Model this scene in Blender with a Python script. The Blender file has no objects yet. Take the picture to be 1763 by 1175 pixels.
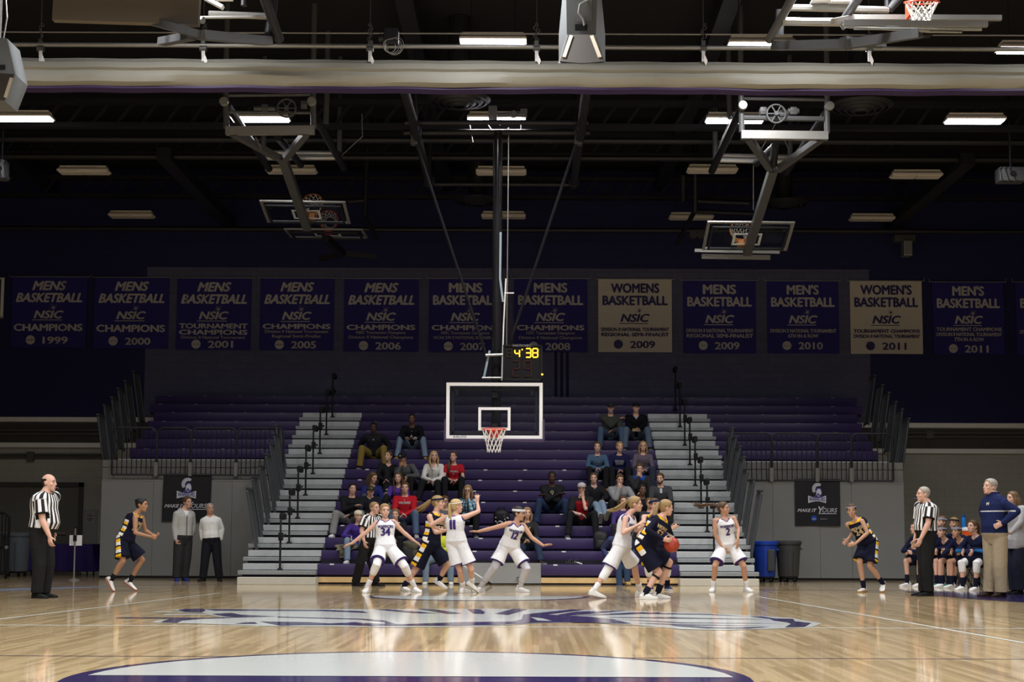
import bpy, bmesh, math, random
import numpy as np
from mathutils import Vector as V, Matrix as M3, Euler, Quaternion
from mathutils.bvhtree import BVHTree
R = math.radians
random.seed(7)
SC = bpy.context.scene
COL = SC.collection
# ------------------------------------------------------------------ camera
FPX, W, H = 2571.0, 1763.0, 1175.0
HC, PITCH, ROLL = 0.92, R(5.0), R(0.2)
PPX, PPY = 907.0, 929.0 - FPX*math.tan(PITCH)
cam = bpy.data.cameras.new('camera')
cam.sensor_fit = 'HORIZONTAL'; cam.sensor_width = 36.0
cam.lens = FPX/W*36.0
cam.shift_x = -(PPX-W/2)/W
cam.shift_y = (PPY-H/2)/W
cam.clip_end = 200
CAM = bpy.data.objects.new('camera', cam); COL.objects.link(CAM)
CAMR = Euler((R(90)+PITCH, 0, 0)).to_matrix() @ M3.Rotation(ROLL, 3, 'Z')
CAM.matrix_world = M3.Translation((0, 0, HC)) @ CAMR.to_4x4()
SC.camera = CAM
# ------------------------------------------------------------------ world, exposure
wd = bpy.data.worlds.new('world'); SC.world = wd; wd.use_nodes = True
wd.node_tree.nodes['Background'].inputs[0].default_value = (0.30, 0.35, 0.5, 1)
wd.node_tree.nodes['Background'].inputs[1].default_value = 0.004
SC.view_settings.view_transform = 'Standard'; SC.view_settings.look = 'None'
SC.view_settings.gamma = 1.0; SC.view_settings.exposure = 0.0
SC.view_settings.use_curve_mapping = False
LAMP_W = 225.0           # radiant power of one lit high-bay lamp
# ------------------------------------------------------------------ measuring the photograph
def ray(px, py):
    return CAMR @ V(((px-PPX)/FPX, -(py-PPY)/FPX, -1.0))
def at(px, py, Y):
    d = ray(px, py); t = Y/d.y
    return V((d.x*t, Y, HC+d.z*t))
def flo(px, py, z=0.0):
    d = ray(px, py); t = (z-HC)/d.z
    return V((d.x*t, d.y*t, z))
def xat(px, Y): return at(px, 929, Y).x
# ------------------------------------------------------------------ object bookkeeping
def tag(o, label, cat, group=None):
    o['label'] = label; o['category'] = cat
    if group: o['group'] = group
    return o
def empty(name, loc, label, cat, group=None, rz=0):
    o = bpy.data.objects.new(name, None); COL.objects.link(o)
    o.location = loc; o.rotation_euler = (0, 0, rz); o.empty_display_size = 0.2
    return tag(o, label, cat, group)
def link(name, me, parent=None, world=True):
    """link mesh me; its vertices are in world space (world=True) or in parent's space"""
    o = bpy.data.objects.new(name, me); COL.objects.link(o)
    if parent is not None:
        o.parent = parent
        if world:
            p = parent; m = M3.Identity(4)
            while p is not None:
                m = (M3.Translation(p.location) @ p.rotation_euler.to_matrix().to_4x4()) @ m; p = p.parent
            o.data.transform(m.inverted())
    return o
def settle(o, loc):
    """give a single-mesh thing an origin at loc"""
    o.data.transform(M3.Translation(-V(loc))); o.location = loc; return o
# ------------------------------------------------------------------ materials
MATS = {}
def mat(name, col, rough=0.6, metal=0.0, spec=0.4, var=0.0, scale=8.0, bump=0.0, emit=0.0, coat=0.0, trans=0.0, ior=1.45):
    if name in MATS: return MATS[name]
    m = bpy.data.materials.new(name); m.use_nodes = True
    n = m.node_tree.nodes; l = m.node_tree.links; b = n['Principled BSDF']
    b.inputs['Base Color'].default_value = (*col, 1); b.inputs['Roughness'].default_value = rough
    b.inputs['Metallic'].default_value = metal; b.inputs['Specular IOR Level'].default_value = spec
    b.inputs['Coat Weight'].default_value = coat; b.inputs['Transmission Weight'].default_value = trans
    b.inputs['IOR'].default_value = ior
    if emit:
        b.inputs['Emission Color'].default_value = (*col, 1); b.inputs['Emission Strength'].default_value = emit
    if var or bump:
        tc = n.new('ShaderNodeTexCoord'); no = n.new('ShaderNodeTexNoise')
        no.inputs['Scale'].default_value = scale; no.inputs['Detail'].default_value = 5
        l.new(tc.outputs['Object'], no.inputs['Vector'])
        if var:
            mx = n.new('ShaderNodeMix'); mx.data_type = 'RGBA'
            mx.inputs['A'].default_value = (*[c*(1-var) for c in col], 1)
            mx.inputs['B'].default_value = (*[min(1, c*(1+var)) for c in col], 1)
            l.new(no.outputs['Fac'], mx.inputs['Factor']); l.new(mx.outputs['Result'], b.inputs['Base Color'])
        if bump:
            bp = n.new('ShaderNodeBump'); bp.inputs['Strength'].default_value = bump
            bp.inputs['Distance'].default_value = 0.02
            l.new(no.outputs['Fac'], bp.inputs['Height']); l.new(bp.outputs['Normal'], b.inputs['Normal'])
    MATS[name] = m; return m
def srgb(r, g, b):
    f = lambda c: (c/255/12.92) if c/255 <= 0.04045 else ((c/255+0.055)/1.055)**2.4
    return (f(r), f(g), f(b))
# ------------------------------------------------------------------ mesh builder
class MB:
    def __init__(s): s.v = []; s.f = []; s.m = []; s.cm = 0
    def mat(s, i): s.cm = i; return s
    def add(s, vs, fs):
        k = len(s.v); s.v += [tuple(p) for p in vs]
        s.f += [tuple(i+k for i in f) for f in fs]; s.m += [s.cm]*len(fs); return s
    def box(s, a, b, bev=0.0):
        x0, x1 = sorted((a[0], b[0])); y0, y1 = sorted((a[1], b[1])); z0, z1 = sorted((a[2], b[2]))
        if bev <= 0:
            vs = [(x, y, z) for x in (x0, x1) for y in (y0, y1) for z in (z0, z1)]
            return s.add(vs, [(0,1,3,2),(4,6,7,5),(0,4,5,1),(2,3,7,6),(0,2,6,4),(1,5,7,3)])
        bm = bmesh.new(); bmesh.ops.create_cube(bm, size=1)
        for v in bm.verts: v.co = V(((x0+x1)/2+v.co.x*(x1-x0), (y0+y1)/2+v.co.y*(y1-y0), (z0+z1)/2+v.co.z*(z1-z0)))
        bmesh.ops.bevel(bm, geom=bm.edges[:], offset=bev, segments=2, affect='EDGES', profile=0.5)
        return s.bm(bm)
    def bm(s, bm):
        bm.verts.index_update()
        s.add([v.co[:] for v in bm.verts], [[v.index for v in f.verts] for f in bm.faces]); bm.free(); return s
    def obox(s, c, ax, ay, az):
        """oriented box: centre and three half-axis vectors"""
        c, ax, ay, az = V(c), V(ax), V(ay), V(az)
        vs = [c+ax*i+ay*j+az*k for i in (-1,1) for j in (-1,1) for k in (-1,1)]
        return s.add(vs, [(0,1,3,2),(4,6,7,5),(0,4,5,1),(2,3,7,6),(0,2,6,4),(1,5,7,3)])
    def bar(s, p, q, w, h=None, up=(0,0,1)):
        p, q = V(p), V(q); d = (q-p); u = V(up)
        x = d.cross(u)
        if x.length < 1e-6: x = d.cross(V((1,0,0)))
        x.normalize(); y = x.cross(d).normalized(); h = w if h is None else h
        return s.obox((p+q)/2, d/2, x*w/2, y*h/2)
    def tube(s, pts, r, n=10, cap=True, flat=1.0, ref=None, round_=False):
        pts = [V(p) for p in pts]; rr = r if isinstance(r, (list, tuple)) else [r]*len(pts)
        N = len(pts); T = []
        for i in range(N):
            a = pts[max(0,i-1)]; b = pts[min(N-1,i+1)]; t = b-a
            T.append(t.normalized() if t.length > 1e-9 else V((0,0,1)))
        u = V(ref) if ref is not None else (V((0,0,1)) if abs(T[0].z) < 0.9 else V((1,0,0)))
        vs = []; fs = []
        P = list(zip(pts, T, rr))
        if round_:
            a0, t0, r0 = P[0]; a1, t1, r1 = P[-1]
            pre = [(a0 - t0*r0*math.sin(a), t0, r0*math.cos(a)) for a in (1.35, 0.95, 0.5)]
            post = [(a1 + t1*r1*math.sin(a), t1, r1*math.cos(a)) for a in (0.5, 0.95, 1.35)]
            P = pre+P+post
        for (c, t, q) in P:
            x = u - t*u.dot(t)
            if x.length < 1e-6: x = t.orthogonal()
            x.normalize(); y = t.cross(x); u = x
            vs += [c + x*(q*math.cos(2*math.pi*k/n)) + y*(q*flat*math.sin(2*math.pi*k/n)) for k in range(n)]
        m = len(P)
        for i in range(m-1):
            for k in range(n):
                a = i*n+k; b = i*n+(k+1)%n; fs.append((a, b, b+n, a+n))
        if cap: fs.append(tuple(range(n-1,-1,-1))); fs.append(tuple((m-1)*n+k for k in range(n)))
        return s.add(vs, fs)
    def ring(s, c, nrm, rad, r, n=28, k=6):
        nrm = V(nrm).normalized(); a = nrm.orthogonal().normalized(); b = nrm.cross(a)
        vs = []; fs = []
        for i in range(n):
            t = 2*math.pi*i/n; d = a*math.cos(t)+b*math.sin(t)
            for j in range(k):
                p = 2*math.pi*j/k
                vs.append(V(c)+d*(rad+r*math.cos(p))+nrm*(r*math.sin(p)))
        for i in range(n):
            for j in range(k):
                fs.append((i*k+j, i*k+(j+1)%k, ((i+1)%n)*k+(j+1)%k, ((i+1)%n)*k+j))
        return s.add(vs, fs)
    def loft(s, rings, cap=True):
        n = len(rings[0]); vs = [p for r_ in rings for p in r_]; fs = []
        for i in range(len(rings)-1):
            for k in range(n):
                a = i*n+k; b = i*n+(k+1)%n; fs.append((a, b, b+n, a+n))
        if cap: fs.append(tuple(range(n-1,-1,-1))); fs.append(tuple((len(rings)-1)*n+k for k in range(n)))
        return s.add(vs, fs)
    def lathe(s, c, prof, n=20, axis=(0,0,1)):
        """prof: list of (radius, height) about axis"""
        az = V(axis).normalized(); ax = az.orthogonal().normalized(); ay = az.cross(ax)
        rs = [[V(c)+az*h+ax*(max(r,1e-4)*math.cos(2*math.pi*k/n))+ay*(max(r,1e-4)*math.sin(2*math.pi*k/n)) for k in range(n)] for r, h in prof]
        return s.loft(rs)
    def ball(s, c, rx, ry=None, rz=None, rot=None, nu=12, nv=8):
        ry = rx if ry is None else ry; rz = rx if rz is None else rz; vs = []; fs = []
        rot = rot if rot is not None else M3.Identity(3)
        for i in range(1, nv):
            a = math.pi*i/nv
            for k in range(nu):
                b = 2*math.pi*k/nu
                vs.append(V(c)+rot@V((rx*math.sin(a)*math.cos(b), ry*math.sin(a)*math.sin(b), rz*math.cos(a))))
        for i in range(nv-2):
            for k in range(nu):
                p = i*nu+k; q = i*nu+(k+1)%nu; fs.append((p, p+nu, q+nu, q))
        t = len(vs); vs += [V(c)+rot@V((0,0,rz)), V(c)+rot@V((0,0,-rz))]
        for k in range(nu):
            fs.append((t, k, (k+1)%nu)); p = (nv-2)*nu
            fs.append((t+1, p+(k+1)%nu, p+k))
        return s.add(vs, fs)
    def prism(s, poly, d):
        """polygon of 3-D points extruded by vector d"""
        n = len(poly); d = V(d); vs = [V(p) for p in poly]+[V(p)+d for p in poly]
        fs = [tuple(range(n-1,-1,-1)), tuple(range(n, 2*n))]+[(k, (k+1)%n, n+(k+1)%n, n+k) for k in range(n)]
        return s.add(vs, fs)
    def mesh(s, name, mats, smooth=False, fix=True):
        me = bpy.data.meshes.new(name); me.from_pydata(s.v, [], s.f)
        for m in (mats if isinstance(mats, (list, tuple)) else [mats]): me.materials.append(m)
        if any(s.m): me.polygons.foreach_set('material_index', s.m)
        if fix:
            bm = bmesh.new(); bm.from_mesh(me); bmesh.ops.recalc_face_normals(bm, faces=bm.faces[:]); bm.to_mesh(me); bm.free()
        if smooth:
            me.polygons.foreach_set('use_smooth', [True]*len(me.polygons))
            try: me.set_sharp_from_angle(angle=R(40))
            except Exception: pass
        me.update(); return me
    def build(s, name, mats, parent=None, smooth=False, world=True):
        return link(name, s.mesh(name, mats, smooth), parent, world)
def struct(o): o['kind'] = 'structure'; return o
def copy_tree(o, parent=None):
    c = o.copy(); COL.objects.link(c); c.parent = parent
    for ch in list(o.children): copy_tree(ch, c)
    return c
# ------------------------------------------------------------------ lettering
def text_bm(txt, size, bold=0.0, shear=0.0, sx=1.0, space=1.0):
    """flat lettering as (verts2d, faces) centred on x, baseline 0"""
    cu = bpy.data.curves.new('lettering', 'FONT'); cu.body = txt; cu.size = size
    cu.shear = shear; cu.space_character = space; cu.align_x = 'CENTER'; cu.resolution_u = 3; cu.fill_mode = 'FRONT'
    o = bpy.data.objects.new('lettering', cu); TS.collection.objects.link(o)
    TVL.update(); dg = TVL.depsgraph
    me = bpy.data.meshes.new_from_object(o.evaluated_get(dg))
    vs = [(v.co.x*sx, v.co.y) for v in me.vertices]; fs = [tuple(p.vertices) for p in me.polygons]
    bpy.data.objects.remove(o); bpy.data.curves.remove(cu); bpy.data.meshes.remove(me)
    if bold:                                             # thicken the strokes by overlaying shifted copies
        b = bold*size; n = len(vs); f0 = fs; out = []; fo = []
        for q, (dx, dy) in enumerate(((-b,0),(b,0),(0,-b*.7),(0,b*.7))):
            out += [(x+dx*sx, y+dy) for x, y in vs]; fo += [tuple(i+q*n for i in f) for f in f0]
        vs, fs = out, fo
    return vs, fs
TS = bpy.data.scenes.new('workbench'); TVL = TS.view_layers[0]
def text_on(mb, txt, O, ux, uy, size, width=None, off=0.004, **kw):
    """write txt with its baseline centre at O along unit vectors ux, uy; width: squeeze to that length"""
    vs, fs = text_bm(txt, size, **kw)
    k = 1.0
    if width and vs:
        w = max(v[0] for v in vs)-min(v[0] for v in vs); k = width/w
    O, ux, uy = V(O), V(ux), V(uy); n = ux.cross(uy)
    mb.add([O+ux*(x*k)+uy*y+n*off for x, y in vs], fs)
# ================================================================== LIGHT: the lit high-bay lamps
GY_BACK = 40.3                                   # back wall
m_black = mat('black steel', (0.010,0.010,0.012), 0.6, spec=.2)
m_dark = mat('dark painted steel', (0.010,0.0105,0.014), 0.5)
m_grey = mat('grey painted steel', (0.07,0.073,0.077), 0.42, var=0.15, scale=20)
m_galv = mat('galvanised steel', (0.30,0.30,0.285), 0.38, 0.55, var=0.12, scale=25)
m_alu = mat('aluminium', (0.50,0.53,0.54), 0.42, 0.45, var=0.10, scale=14)
m_chrome = mat('chrome', (0.75,0.75,0.77), 0.18, 1.0)
m_white = mat('white paint', (0.80,0.80,0.80), 0.4)
m_lampw = mat('white lamp housing', (0.62,0.58,0.52), 0.5)
m_lens = mat('lit lamp lens', (0.93,0.90,1.0), 0.5, emit=14)
m_lensoff = mat('unlit lamp lens', (0.60,0.56,0.50), 0.5)
LAMPS = []
def lamp_mesh(lit):
    hb = MB(); L, Wd = 1.16, 0.36
    hb.loft([[(-L/2+e,-Wd/2+e,z),(L/2-e,-Wd/2+e,z),(L/2-e,Wd/2-e,z),(-L/2+e,Wd/2-e,z)] for e, z in ((0,0),(0,.035),(.05,.10),(.05,.13))])
    ln = MB()
    for x0, x1 in ((-L/2+.03,-.01),(.01,L/2-.03)):
        ln.box((x0,-Wd/2+.03,-.028),(x1,Wd/2-.03,-.001))
    return hb.mesh('lamp housing', m_lampw), ln.mesh('lamp lens', m_lens if lit else m_lensoff)
LM = {k: lamp_mesh(k) for k in (True, False)}
def lamp(px, py, Y, lit, label, loc=None, row=1):
    p = at(px, py, Y) if loc is None else V(loc)
    o = empty('highbay_lamp', p, label, 'ceiling light', 'lit high-bay lamps' if lit else 'unlit high-bay lamps')
    a = link('housing', LM[lit][0], None); a.parent = o
    b = link('lens', LM[lit][1], None); b.parent = o
    rod = MB()
    for x in (-.38,.38): rod.tube([(x,0,.12),(x,0,11.0-p.z)], .007, 6)
    link('hanger', rod.mesh('hanger', m_dark), o, world=False)
    if lit:
        b['label'] = 'glowing white lens'
        ld = bpy.data.lights.get('highbay lamp %d' % row); new = ld is None; ld = ld or bpy.data.lights.new('highbay lamp %d' % row, 'AREA')
        lo = bpy.data.objects.new('lamp_light', ld); COL.objects.link(lo); lo.parent = o; lo.location = (0,0,-.03)
        if new:
            ld.shape = 'RECTANGLE'; ld.size = 1.1; ld.size_y = 0.3; ld.energy = LAMP_W*(.5 if row == 0 else 1); ld.color = (1.0,0.985,0.975); ld.spread = R(150)
        LAMPS.append(lo)
    return o
ORD = ['first','second','third','fourth','fifth']
for i, px in enumerate((40, 448, 855, 1265, 1678)):
    w = ['at the left edge of the picture', 'behind the folded hoop on the left', 'above the lowered hoop\'s mast', 'behind the folded hoop on the right', 'alone to the right of the folded hoops'][i]
    lamp(px, 204+i*1.1, 29.0, True, 'glowing white lamp '+w, row=0)
for px, py, w in ((849,72,'above the rolled curtain left of the speaker'),(1310,78,'under the folded hoop frame at the top right'),(1775,86,'at the right edge above the rolled curtain')):
    lamp(px, py, 25.3, True, 'glowing white lamp '+w)
for i, (px, py) in enumerate(((145,297),(502,296),(863,298),(1226,295),(1577,304))):
    lamp(px, py, 33.8, False, 'unlit cream lamp, %s from the left in the nearer dark row' % ORD[i])
for i, (px, py) in enumerate(((227,373),(867,374),(1190,376),(1501,378))):
    lamp(px, py, 38.6, False, 'unlit cream lamp, %s from the left in the row nearest the back wall' % ORD[i])
for j, Y in enumerate((19.4, 14.6, 9.8, 5.0, .2)):
    for i, X in enumerate((-9.8, -5.2, -.6, 4.04, 8.7)):
        lamp(0, 0, 0, True, 'glowing white high-bay lamp over the near half of the court', loc=(X, Y, 9.2))
# ================================================================== SETTING
XC = -0.62                                       # centre line of the court
def brick(name, col, col2, bw, bh, mortar, rough=0.7, axis='XZ'):
    m = bpy.data.materials.new(name); m.use_nodes = True; n = m.node_tree.nodes; l = m.node_tree.links; b = n['Principled BSDF']
    tc = n.new('ShaderNodeTexCoord'); sp = n.new('ShaderNodeSeparateXYZ'); cb = n.new('ShaderNodeCombineXYZ')
    l.new(tc.outputs['Object'], sp.inputs[0]); l.new(sp.outputs[axis[0]], cb.inputs[0]); l.new(sp.outputs[axis[1]], cb.inputs[1])
    t = n.new('ShaderNodeTexBrick'); t.inputs['Scale'].default_value = 1; t.inputs['Brick Width'].default_value = bw
    t.inputs['Row Height'].default_value = bh; t.inputs['Mortar Size'].default_value = mortar
    t.inputs['Color1'].default_value = (*col,1); t.inputs['Color2'].default_value = (*col2,1); t.inputs['Mortar'].default_value = (*[c*.6 for c in col],1)
    l.new(cb.outputs[0], t.inputs['Vector']); l.new(t.outputs['Color'], b.inputs['Base Color'])
    b.inputs['Roughness'].default_value = rough; MATS[name] = m; return m
# court floor: maple strips running along the court
def floor_mat():
    m = bpy.data.materials.new('lacquered maple'); m.use_nodes = True; n = m.node_tree.nodes; l = m.node_tree.links; b = n['Principled BSDF']
    tc = n.new('ShaderNodeTexCoord'); sp = n.new('ShaderNodeSeparateXYZ'); cb = n.new('ShaderNodeCombineXYZ')
    l.new(tc.outputs['Object'], sp.inputs[0]); l.new(sp.outputs['Y'], cb.inputs[0]); l.new(sp.outputs['X'], cb.inputs[1])
    t = n.new('ShaderNodeTexBrick'); t.inputs['Scale'].default_value = 1; t.inputs['Brick Width'].default_value = 1.1; t.inputs['Row Height'].default_value = .057
    t.inputs['Mortar Size'].default_value = .0008; t.inputs['Color1'].default_value = (.56,.43,.245,1); t.inputs['Color2'].default_value = (.34,.245,.125,1); t.inputs['Mortar'].default_value = (.14,.09,.05,1)
    t.inputs['Bias'].default_value = -.15
    l.new(cb.outputs[0], t.inputs['Vector'])
    no = n.new('ShaderNodeTexNoise'); no.inputs['Scale'].default_value = 1.4; no.inputs['Detail'].default_value = 6
    mp = n.new('ShaderNodeMapping'); mp.inputs['Scale'].default_value = (.35, 6, 1); l.new(cb.outputs[0], mp.inputs['Vector']); l.new(mp.outputs[0], no.inputs['Vector'])
    mx = n.new('ShaderNodeMix'); mx.data_type = 'RGBA'; mx.blend_type = 'MULTIPLY'; mx.inputs['Factor'].default_value = .55
    rp = n.new('ShaderNodeValToRGB'); rp.color_ramp.elements[0].color = (.62,.58,.54,1); rp.color_ramp.elements[1].color = (1.2,1.2,1.2,1)
    l.new(no.outputs['Fac'], rp.inputs[0]); l.new(t.outputs['Color'], mx.inputs['A']); l.new(rp.outputs[0], mx.inputs['B']); l.new(mx.outputs['Result'], b.inputs['Base Color'])
    b.inputs['Roughness'].default_value = .075; b.inputs['Specular IOR Level'].default_value = .62
    bp = n.new('ShaderNodeBump'); bp.inputs['Strength'].default_value = .02; bp.inputs['Distance'].default_value = .01
    l.new(no.outputs['Fac'], bp.inputs['Height']); l.new(bp.outputs['Normal'], b.inputs['Normal'])
    return m
m_floor = floor_mat()
struct(MB().box((-18,-4,-.2),(18,GY_BACK+.4,0)).build('floor', m_floor))
m_navy = brick('navy painted block', (.0045,.006,.070), (.004,.0052,.062), .41, .21, .006)
m_block = brick('lighter grey violet block', (.085,.090,.165), (.073,.078,.145), .41, .21, .006)  # lighter grey violet for the middle of the back wall
m_beige = brick('grey beige painted block', (.40,.39,.325), (.385,.375,.312), .41, .21, .003)
m_side = mat('side wall paint', (.05,.05,.07), .8, var=.1, scale=1)
m_ceil = mat('black ceiling deck', (.0035,.0038,.006), .9)
m_trimw = mat('cream band', (.80,.78,.70), .6)
m_recess = mat('brown grey recess', (.055,.05,.042), .7, var=.2, scale=3)
ZT = at(80, 728, GY_BACK).z
struct(MB().box((-18,GY_BACK,0),(18,GY_BACK+.3,ZT)).build('wall_back', m_beige))
struct(MB().box((-18,GY_BACK,ZT),(18,GY_BACK+.3,11.2)).build('wall_back_upper', m_navy))
struct(MB().box((xat(242,GY_BACK),GY_BACK-.02,2.2),(xat(1503,GY_BACK),GY_BACK,at(900,478,GY_BACK).z+.25)).build('wall_back_centre', m_block))
struct(MB().box((-18.3,-4,0),(-18,GY_BACK,11.2)).build('wall_left', m_side))
struct(MB().box((18,-4,0),(18.3,GY_BACK,11.2)).build('wall_right', m_side))
struct(MB().box((-18,-4.3,0),(18,-4,11.2)).build('wall_front', m_side))
struct(MB().box((-18.3,-4.3,11.0),(18.3,GY_BACK+.3,11.2)).build('ceiling', m_ceil))
n_ = 0
for x0, x1, dy in ((-18, -9.4, 0), (8.4, 18, 5)):
    for (ya, yb, mm, th) in ((719+dy, 727+dy, m_trimw, .10), (729+dy, 764+dy, m_recess, .03), (763+dy, 771+dy, m_trimw, .08)):
        n_ += 1
        za = at(90, ya, GY_BACK).z; zb = at(90, yb, GY_BACK).z
        struct(MB().box((x0,GY_BACK-th,zb),(x1,GY_BACK,za)).build('trim_%d' % n_, mm))
# conduits and door leaves on the beige lower wall
mb = MB()
for y in (783, 788, 741, 748): mb.tube([at(-150,y,GY_BACK-.06), at(190,y,GY_BACK-.06)], .03, 8)
for y in (741, 748): mb.tube([at(1550,y+5,GY_BACK-.06), at(1950,y+5,GY_BACK-.06)], .03, 8)
mb.box(at(46,778,GY_BACK-.1), at(59,795,GY_BACK-.01)); mb.box(at(1595,742,GY_BACK-.1), at(1606,756,GY_BACK-.01))
struct(mb.build('trim_7', mat('painted conduit', (.10,.095,.08), .6)))
m_door = mat('beige steel door', (.155,.15,.125), .5, var=.05, scale=2)
mb = MB()
x0, x1 = xat(-40,GY_BACK), xat(142,GY_BACK); zt = at(70,831,GY_BACK).z
mb.box((x0,GY_BACK-.07,0),(x0+.12,GY_BACK,zt)); mb.box((x1-.12,GY_BACK-.07,0),(x1,GY_BACK,zt)); mb.box((x0,GY_BACK-.07,zt-.12),(x1,GY_BACK,zt))
d1 = struct(mb.build('door_1', mat('dark door frame', (.07,.068,.06), .5)))
mb = MB(); mb.box((x0+.12,GY_BACK-.03,.02),((x0+x1)/2-.01,GY_BACK,zt-.12)); mb.build('door_leaf', m_door, d1)
mb = MB(); mb.box(((x0+x1)/2+.01,GY_BACK-.03,.02),(x1-.12,GY_BACK,zt-.12)); mb.build('door_leaf', m_door, d1)
mb = MB(); mb.box((x0+.5,GY_BACK-.08,1.0),(x0+2.4,GY_BACK-.03,1.07)); mb.build('push_bar', m_galv, d1)
mb = MB()
for px_ in (957,967,977): mb.tube([at(px_,596,GY_BACK-.05), at(px_,702,GY_BACK-.05)], .035, 8)
struct(mb.build('trim_8', m_navy))
# ------------------------------------------------------------------ ceiling steel
struct_beams = []
for k, Y in enumerate((24.0, 30.2, 35.0, 39.4)):
    mb = MB(); z0, z1 = (9.35, 9.95) if k == 1 else (10.0, 10.6)
    mb.box((-17.9,Y-.1,z0),(17.9,Y+.1,z0+.10)); mb.box((-17.9,Y-.1,z1-.10),(17.9,Y+.1,z1))
    for i in range(70):
        x = -17.5+i*.5; mb.bar((x,Y,z0+.05),(x+.36,Y,z1-.05), .06)
    struct(mb.build('trim_%d' % (20+k), m_dark))
for k, (X, Ya, Yb, zz) in enumerate(((-8.1,32.6,40.2,9.3),(9.85,32.8,40.2,9.3),(-2.2,12,40.2,10.4),(3.6,12,40.2,10.4),(-13,12,40.2,10.3),(14.5,12,40.2,10.3))):
    struct(MB().box((X-.16,Ya,zz),(X+.16,Yb,zz+.28)).build('trim_%d' % (30+k), m_dark))
for k, (y, Y) in enumerate(((272,33.0),(396,38.9),(242,31.0))):
    z = at(900,y,Y).z; struct(MB().tube([(-17.9,Y,z),(17.9,Y,z)], .07, 8).build('trim_%d' % (40+k), m_dark))
def diffuser(px, py, Y, r, label):
    p = at(px, py, Y); mb = MB()
    for k in range(4): mb.lathe((0,0,-.03*k), [(r*(1-.22*k),0),(r*(1-.22*k)-.06,-.05),(r*(1-.22*k)-.10,-.05),(r*(1-.22*k)-.04,.01)], 32)
    mb.tube([(0,0,-.1),(0,0,10.99-p.z)], r*.35, 16)
    o = mb.build('air_diffuser', m_dark); o.location = p
    return tag(o, label, 'air vent', 'round ceiling diffusers')
diffuser(790,172,28.2,.62,'round dark ceiling vent left of the lowered hoop\'s mast')
diffuser(1482,182,28.0,.62,'round dark ceiling vent right of the folded hoop on the right')
diffuser(822,345,36.2,.62,'small dark ceiling vent deep behind the lowered hoop\'s mast')
diffuser(1350,350,36.4,.62,'small dark ceiling vent behind the folded hoop on the right')
# ================================================================== BLEACHERS
DB, RUN, RISE, Z0, FH = 30.4, .553, .266, .187, .223
XL0, XL1, XR0, XR1 = -5.74, -4.23, 3.10, 4.62
XWL, XWR = -9.82, 8.72
m_seat = mat('purple seat plastic', (.036,.022,.090), .42, spec=.45, var=.10, scale=3)
m_deck = mat('dark bleacher underside', (.012,.010,.018), .8)
m_plate = mat('white seat number plate', (.75,.75,.75), .5)
m_ply = mat('pale plywood', (.66,.47,.22), .5, var=.22, scale=5)
m_curb = mat('cream painted curb', (.50,.48,.41), .6, var=.1, scale=5)
m_step = m_alu; m_step2 = mat('darker aluminium', (0.30,0.315,0.32), .5, .4, var=.15, scale=14)  # darker aluminium for the lower half steps
def seat_row(parent, i, x0, x1, depth=None):
    y = DB+RUN*i; z = Z0+RISE*i; d = RUN+.06 if depth is None else depth
    mb = MB(); mb.box((x0,y,z),(x1,y+d,z+FH), .012)
    mb.box((x0,y+.09,z-.043),(x1,y+d,z-.001))
    n = max(1, round((x1-x0)/1.85)); w = (x1-x0)/n       # moulded seams between seat modules
    o = mb.build('seat_row', m_seat, parent, smooth=True)
    pb = MB(); k = int((x1-x0)/.46)
    for j in range(0, k, 2 if i > 0 else 3):
        x = x0+.25+j*.46+(i % 3)*.11
        if x < x1-.1: pb.box((x,y-.004,z+FH-.022),(x+.085,y+.05,z+FH+.003))
    p = pb.build('number_plates', m_plate if i < 9 else mat('shaded seat number plate', (.16,.16,.17), .5), o); p['label'] = 'white seat number plates'  # plates on the upper rows darkened to paint in the dim light there
    return o
bl = empty('bleacher', ((XL1+XR0)/2, DB, 0), 'purple telescopic bleacher between the two aluminium aisle stairs', 'bleacher')
NR = 17
CUT0, CUT1 = xat(789,DB), xat(931.5,DB)
for i in range(15):
    if i == 0:
        seat_row(bl, 0, XL1, CUT0); seat_row(bl, 0, CUT1, XR0)
    else: seat_row(bl, i, XL1, XR0)
for a, b in ((XL1,CUT0),(CUT1,XR0)):
    o = MB().box((a,DB+.03,.035),(b,DB+.10,.145), .006).build('kick_board', m_ply, bl); o['label'] = 'pale plywood kick board'
    MB().box((a,DB+.06,0),(b,DB+.5,.18)).build('under_frame', m_deck, bl)
mb = MB(); mb.box((CUT0,DB+.02,.03),(CUT1,DB+.06,.44)); 
for j in range(8):
    for zz in (.09,.38): mb.tube([(CUT0+.1+j*.21,DB+.02,zz),(CUT0+.1+j*.21,DB+.012,zz)], .012, 8)
o = mb.build('cutout_panel', mat('light grey steel panel', (.30,.31,.31), .4, .2), bl); o['label'] = 'light grey steel panel closing the front gap'
for i in (15, 16): seat_row(bl, i, XWL, XWR)
MB().box((XL1,DB+.5,.0),(XR0,DB+.58,.5)).build('under_frame', m_deck, bl)
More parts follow.
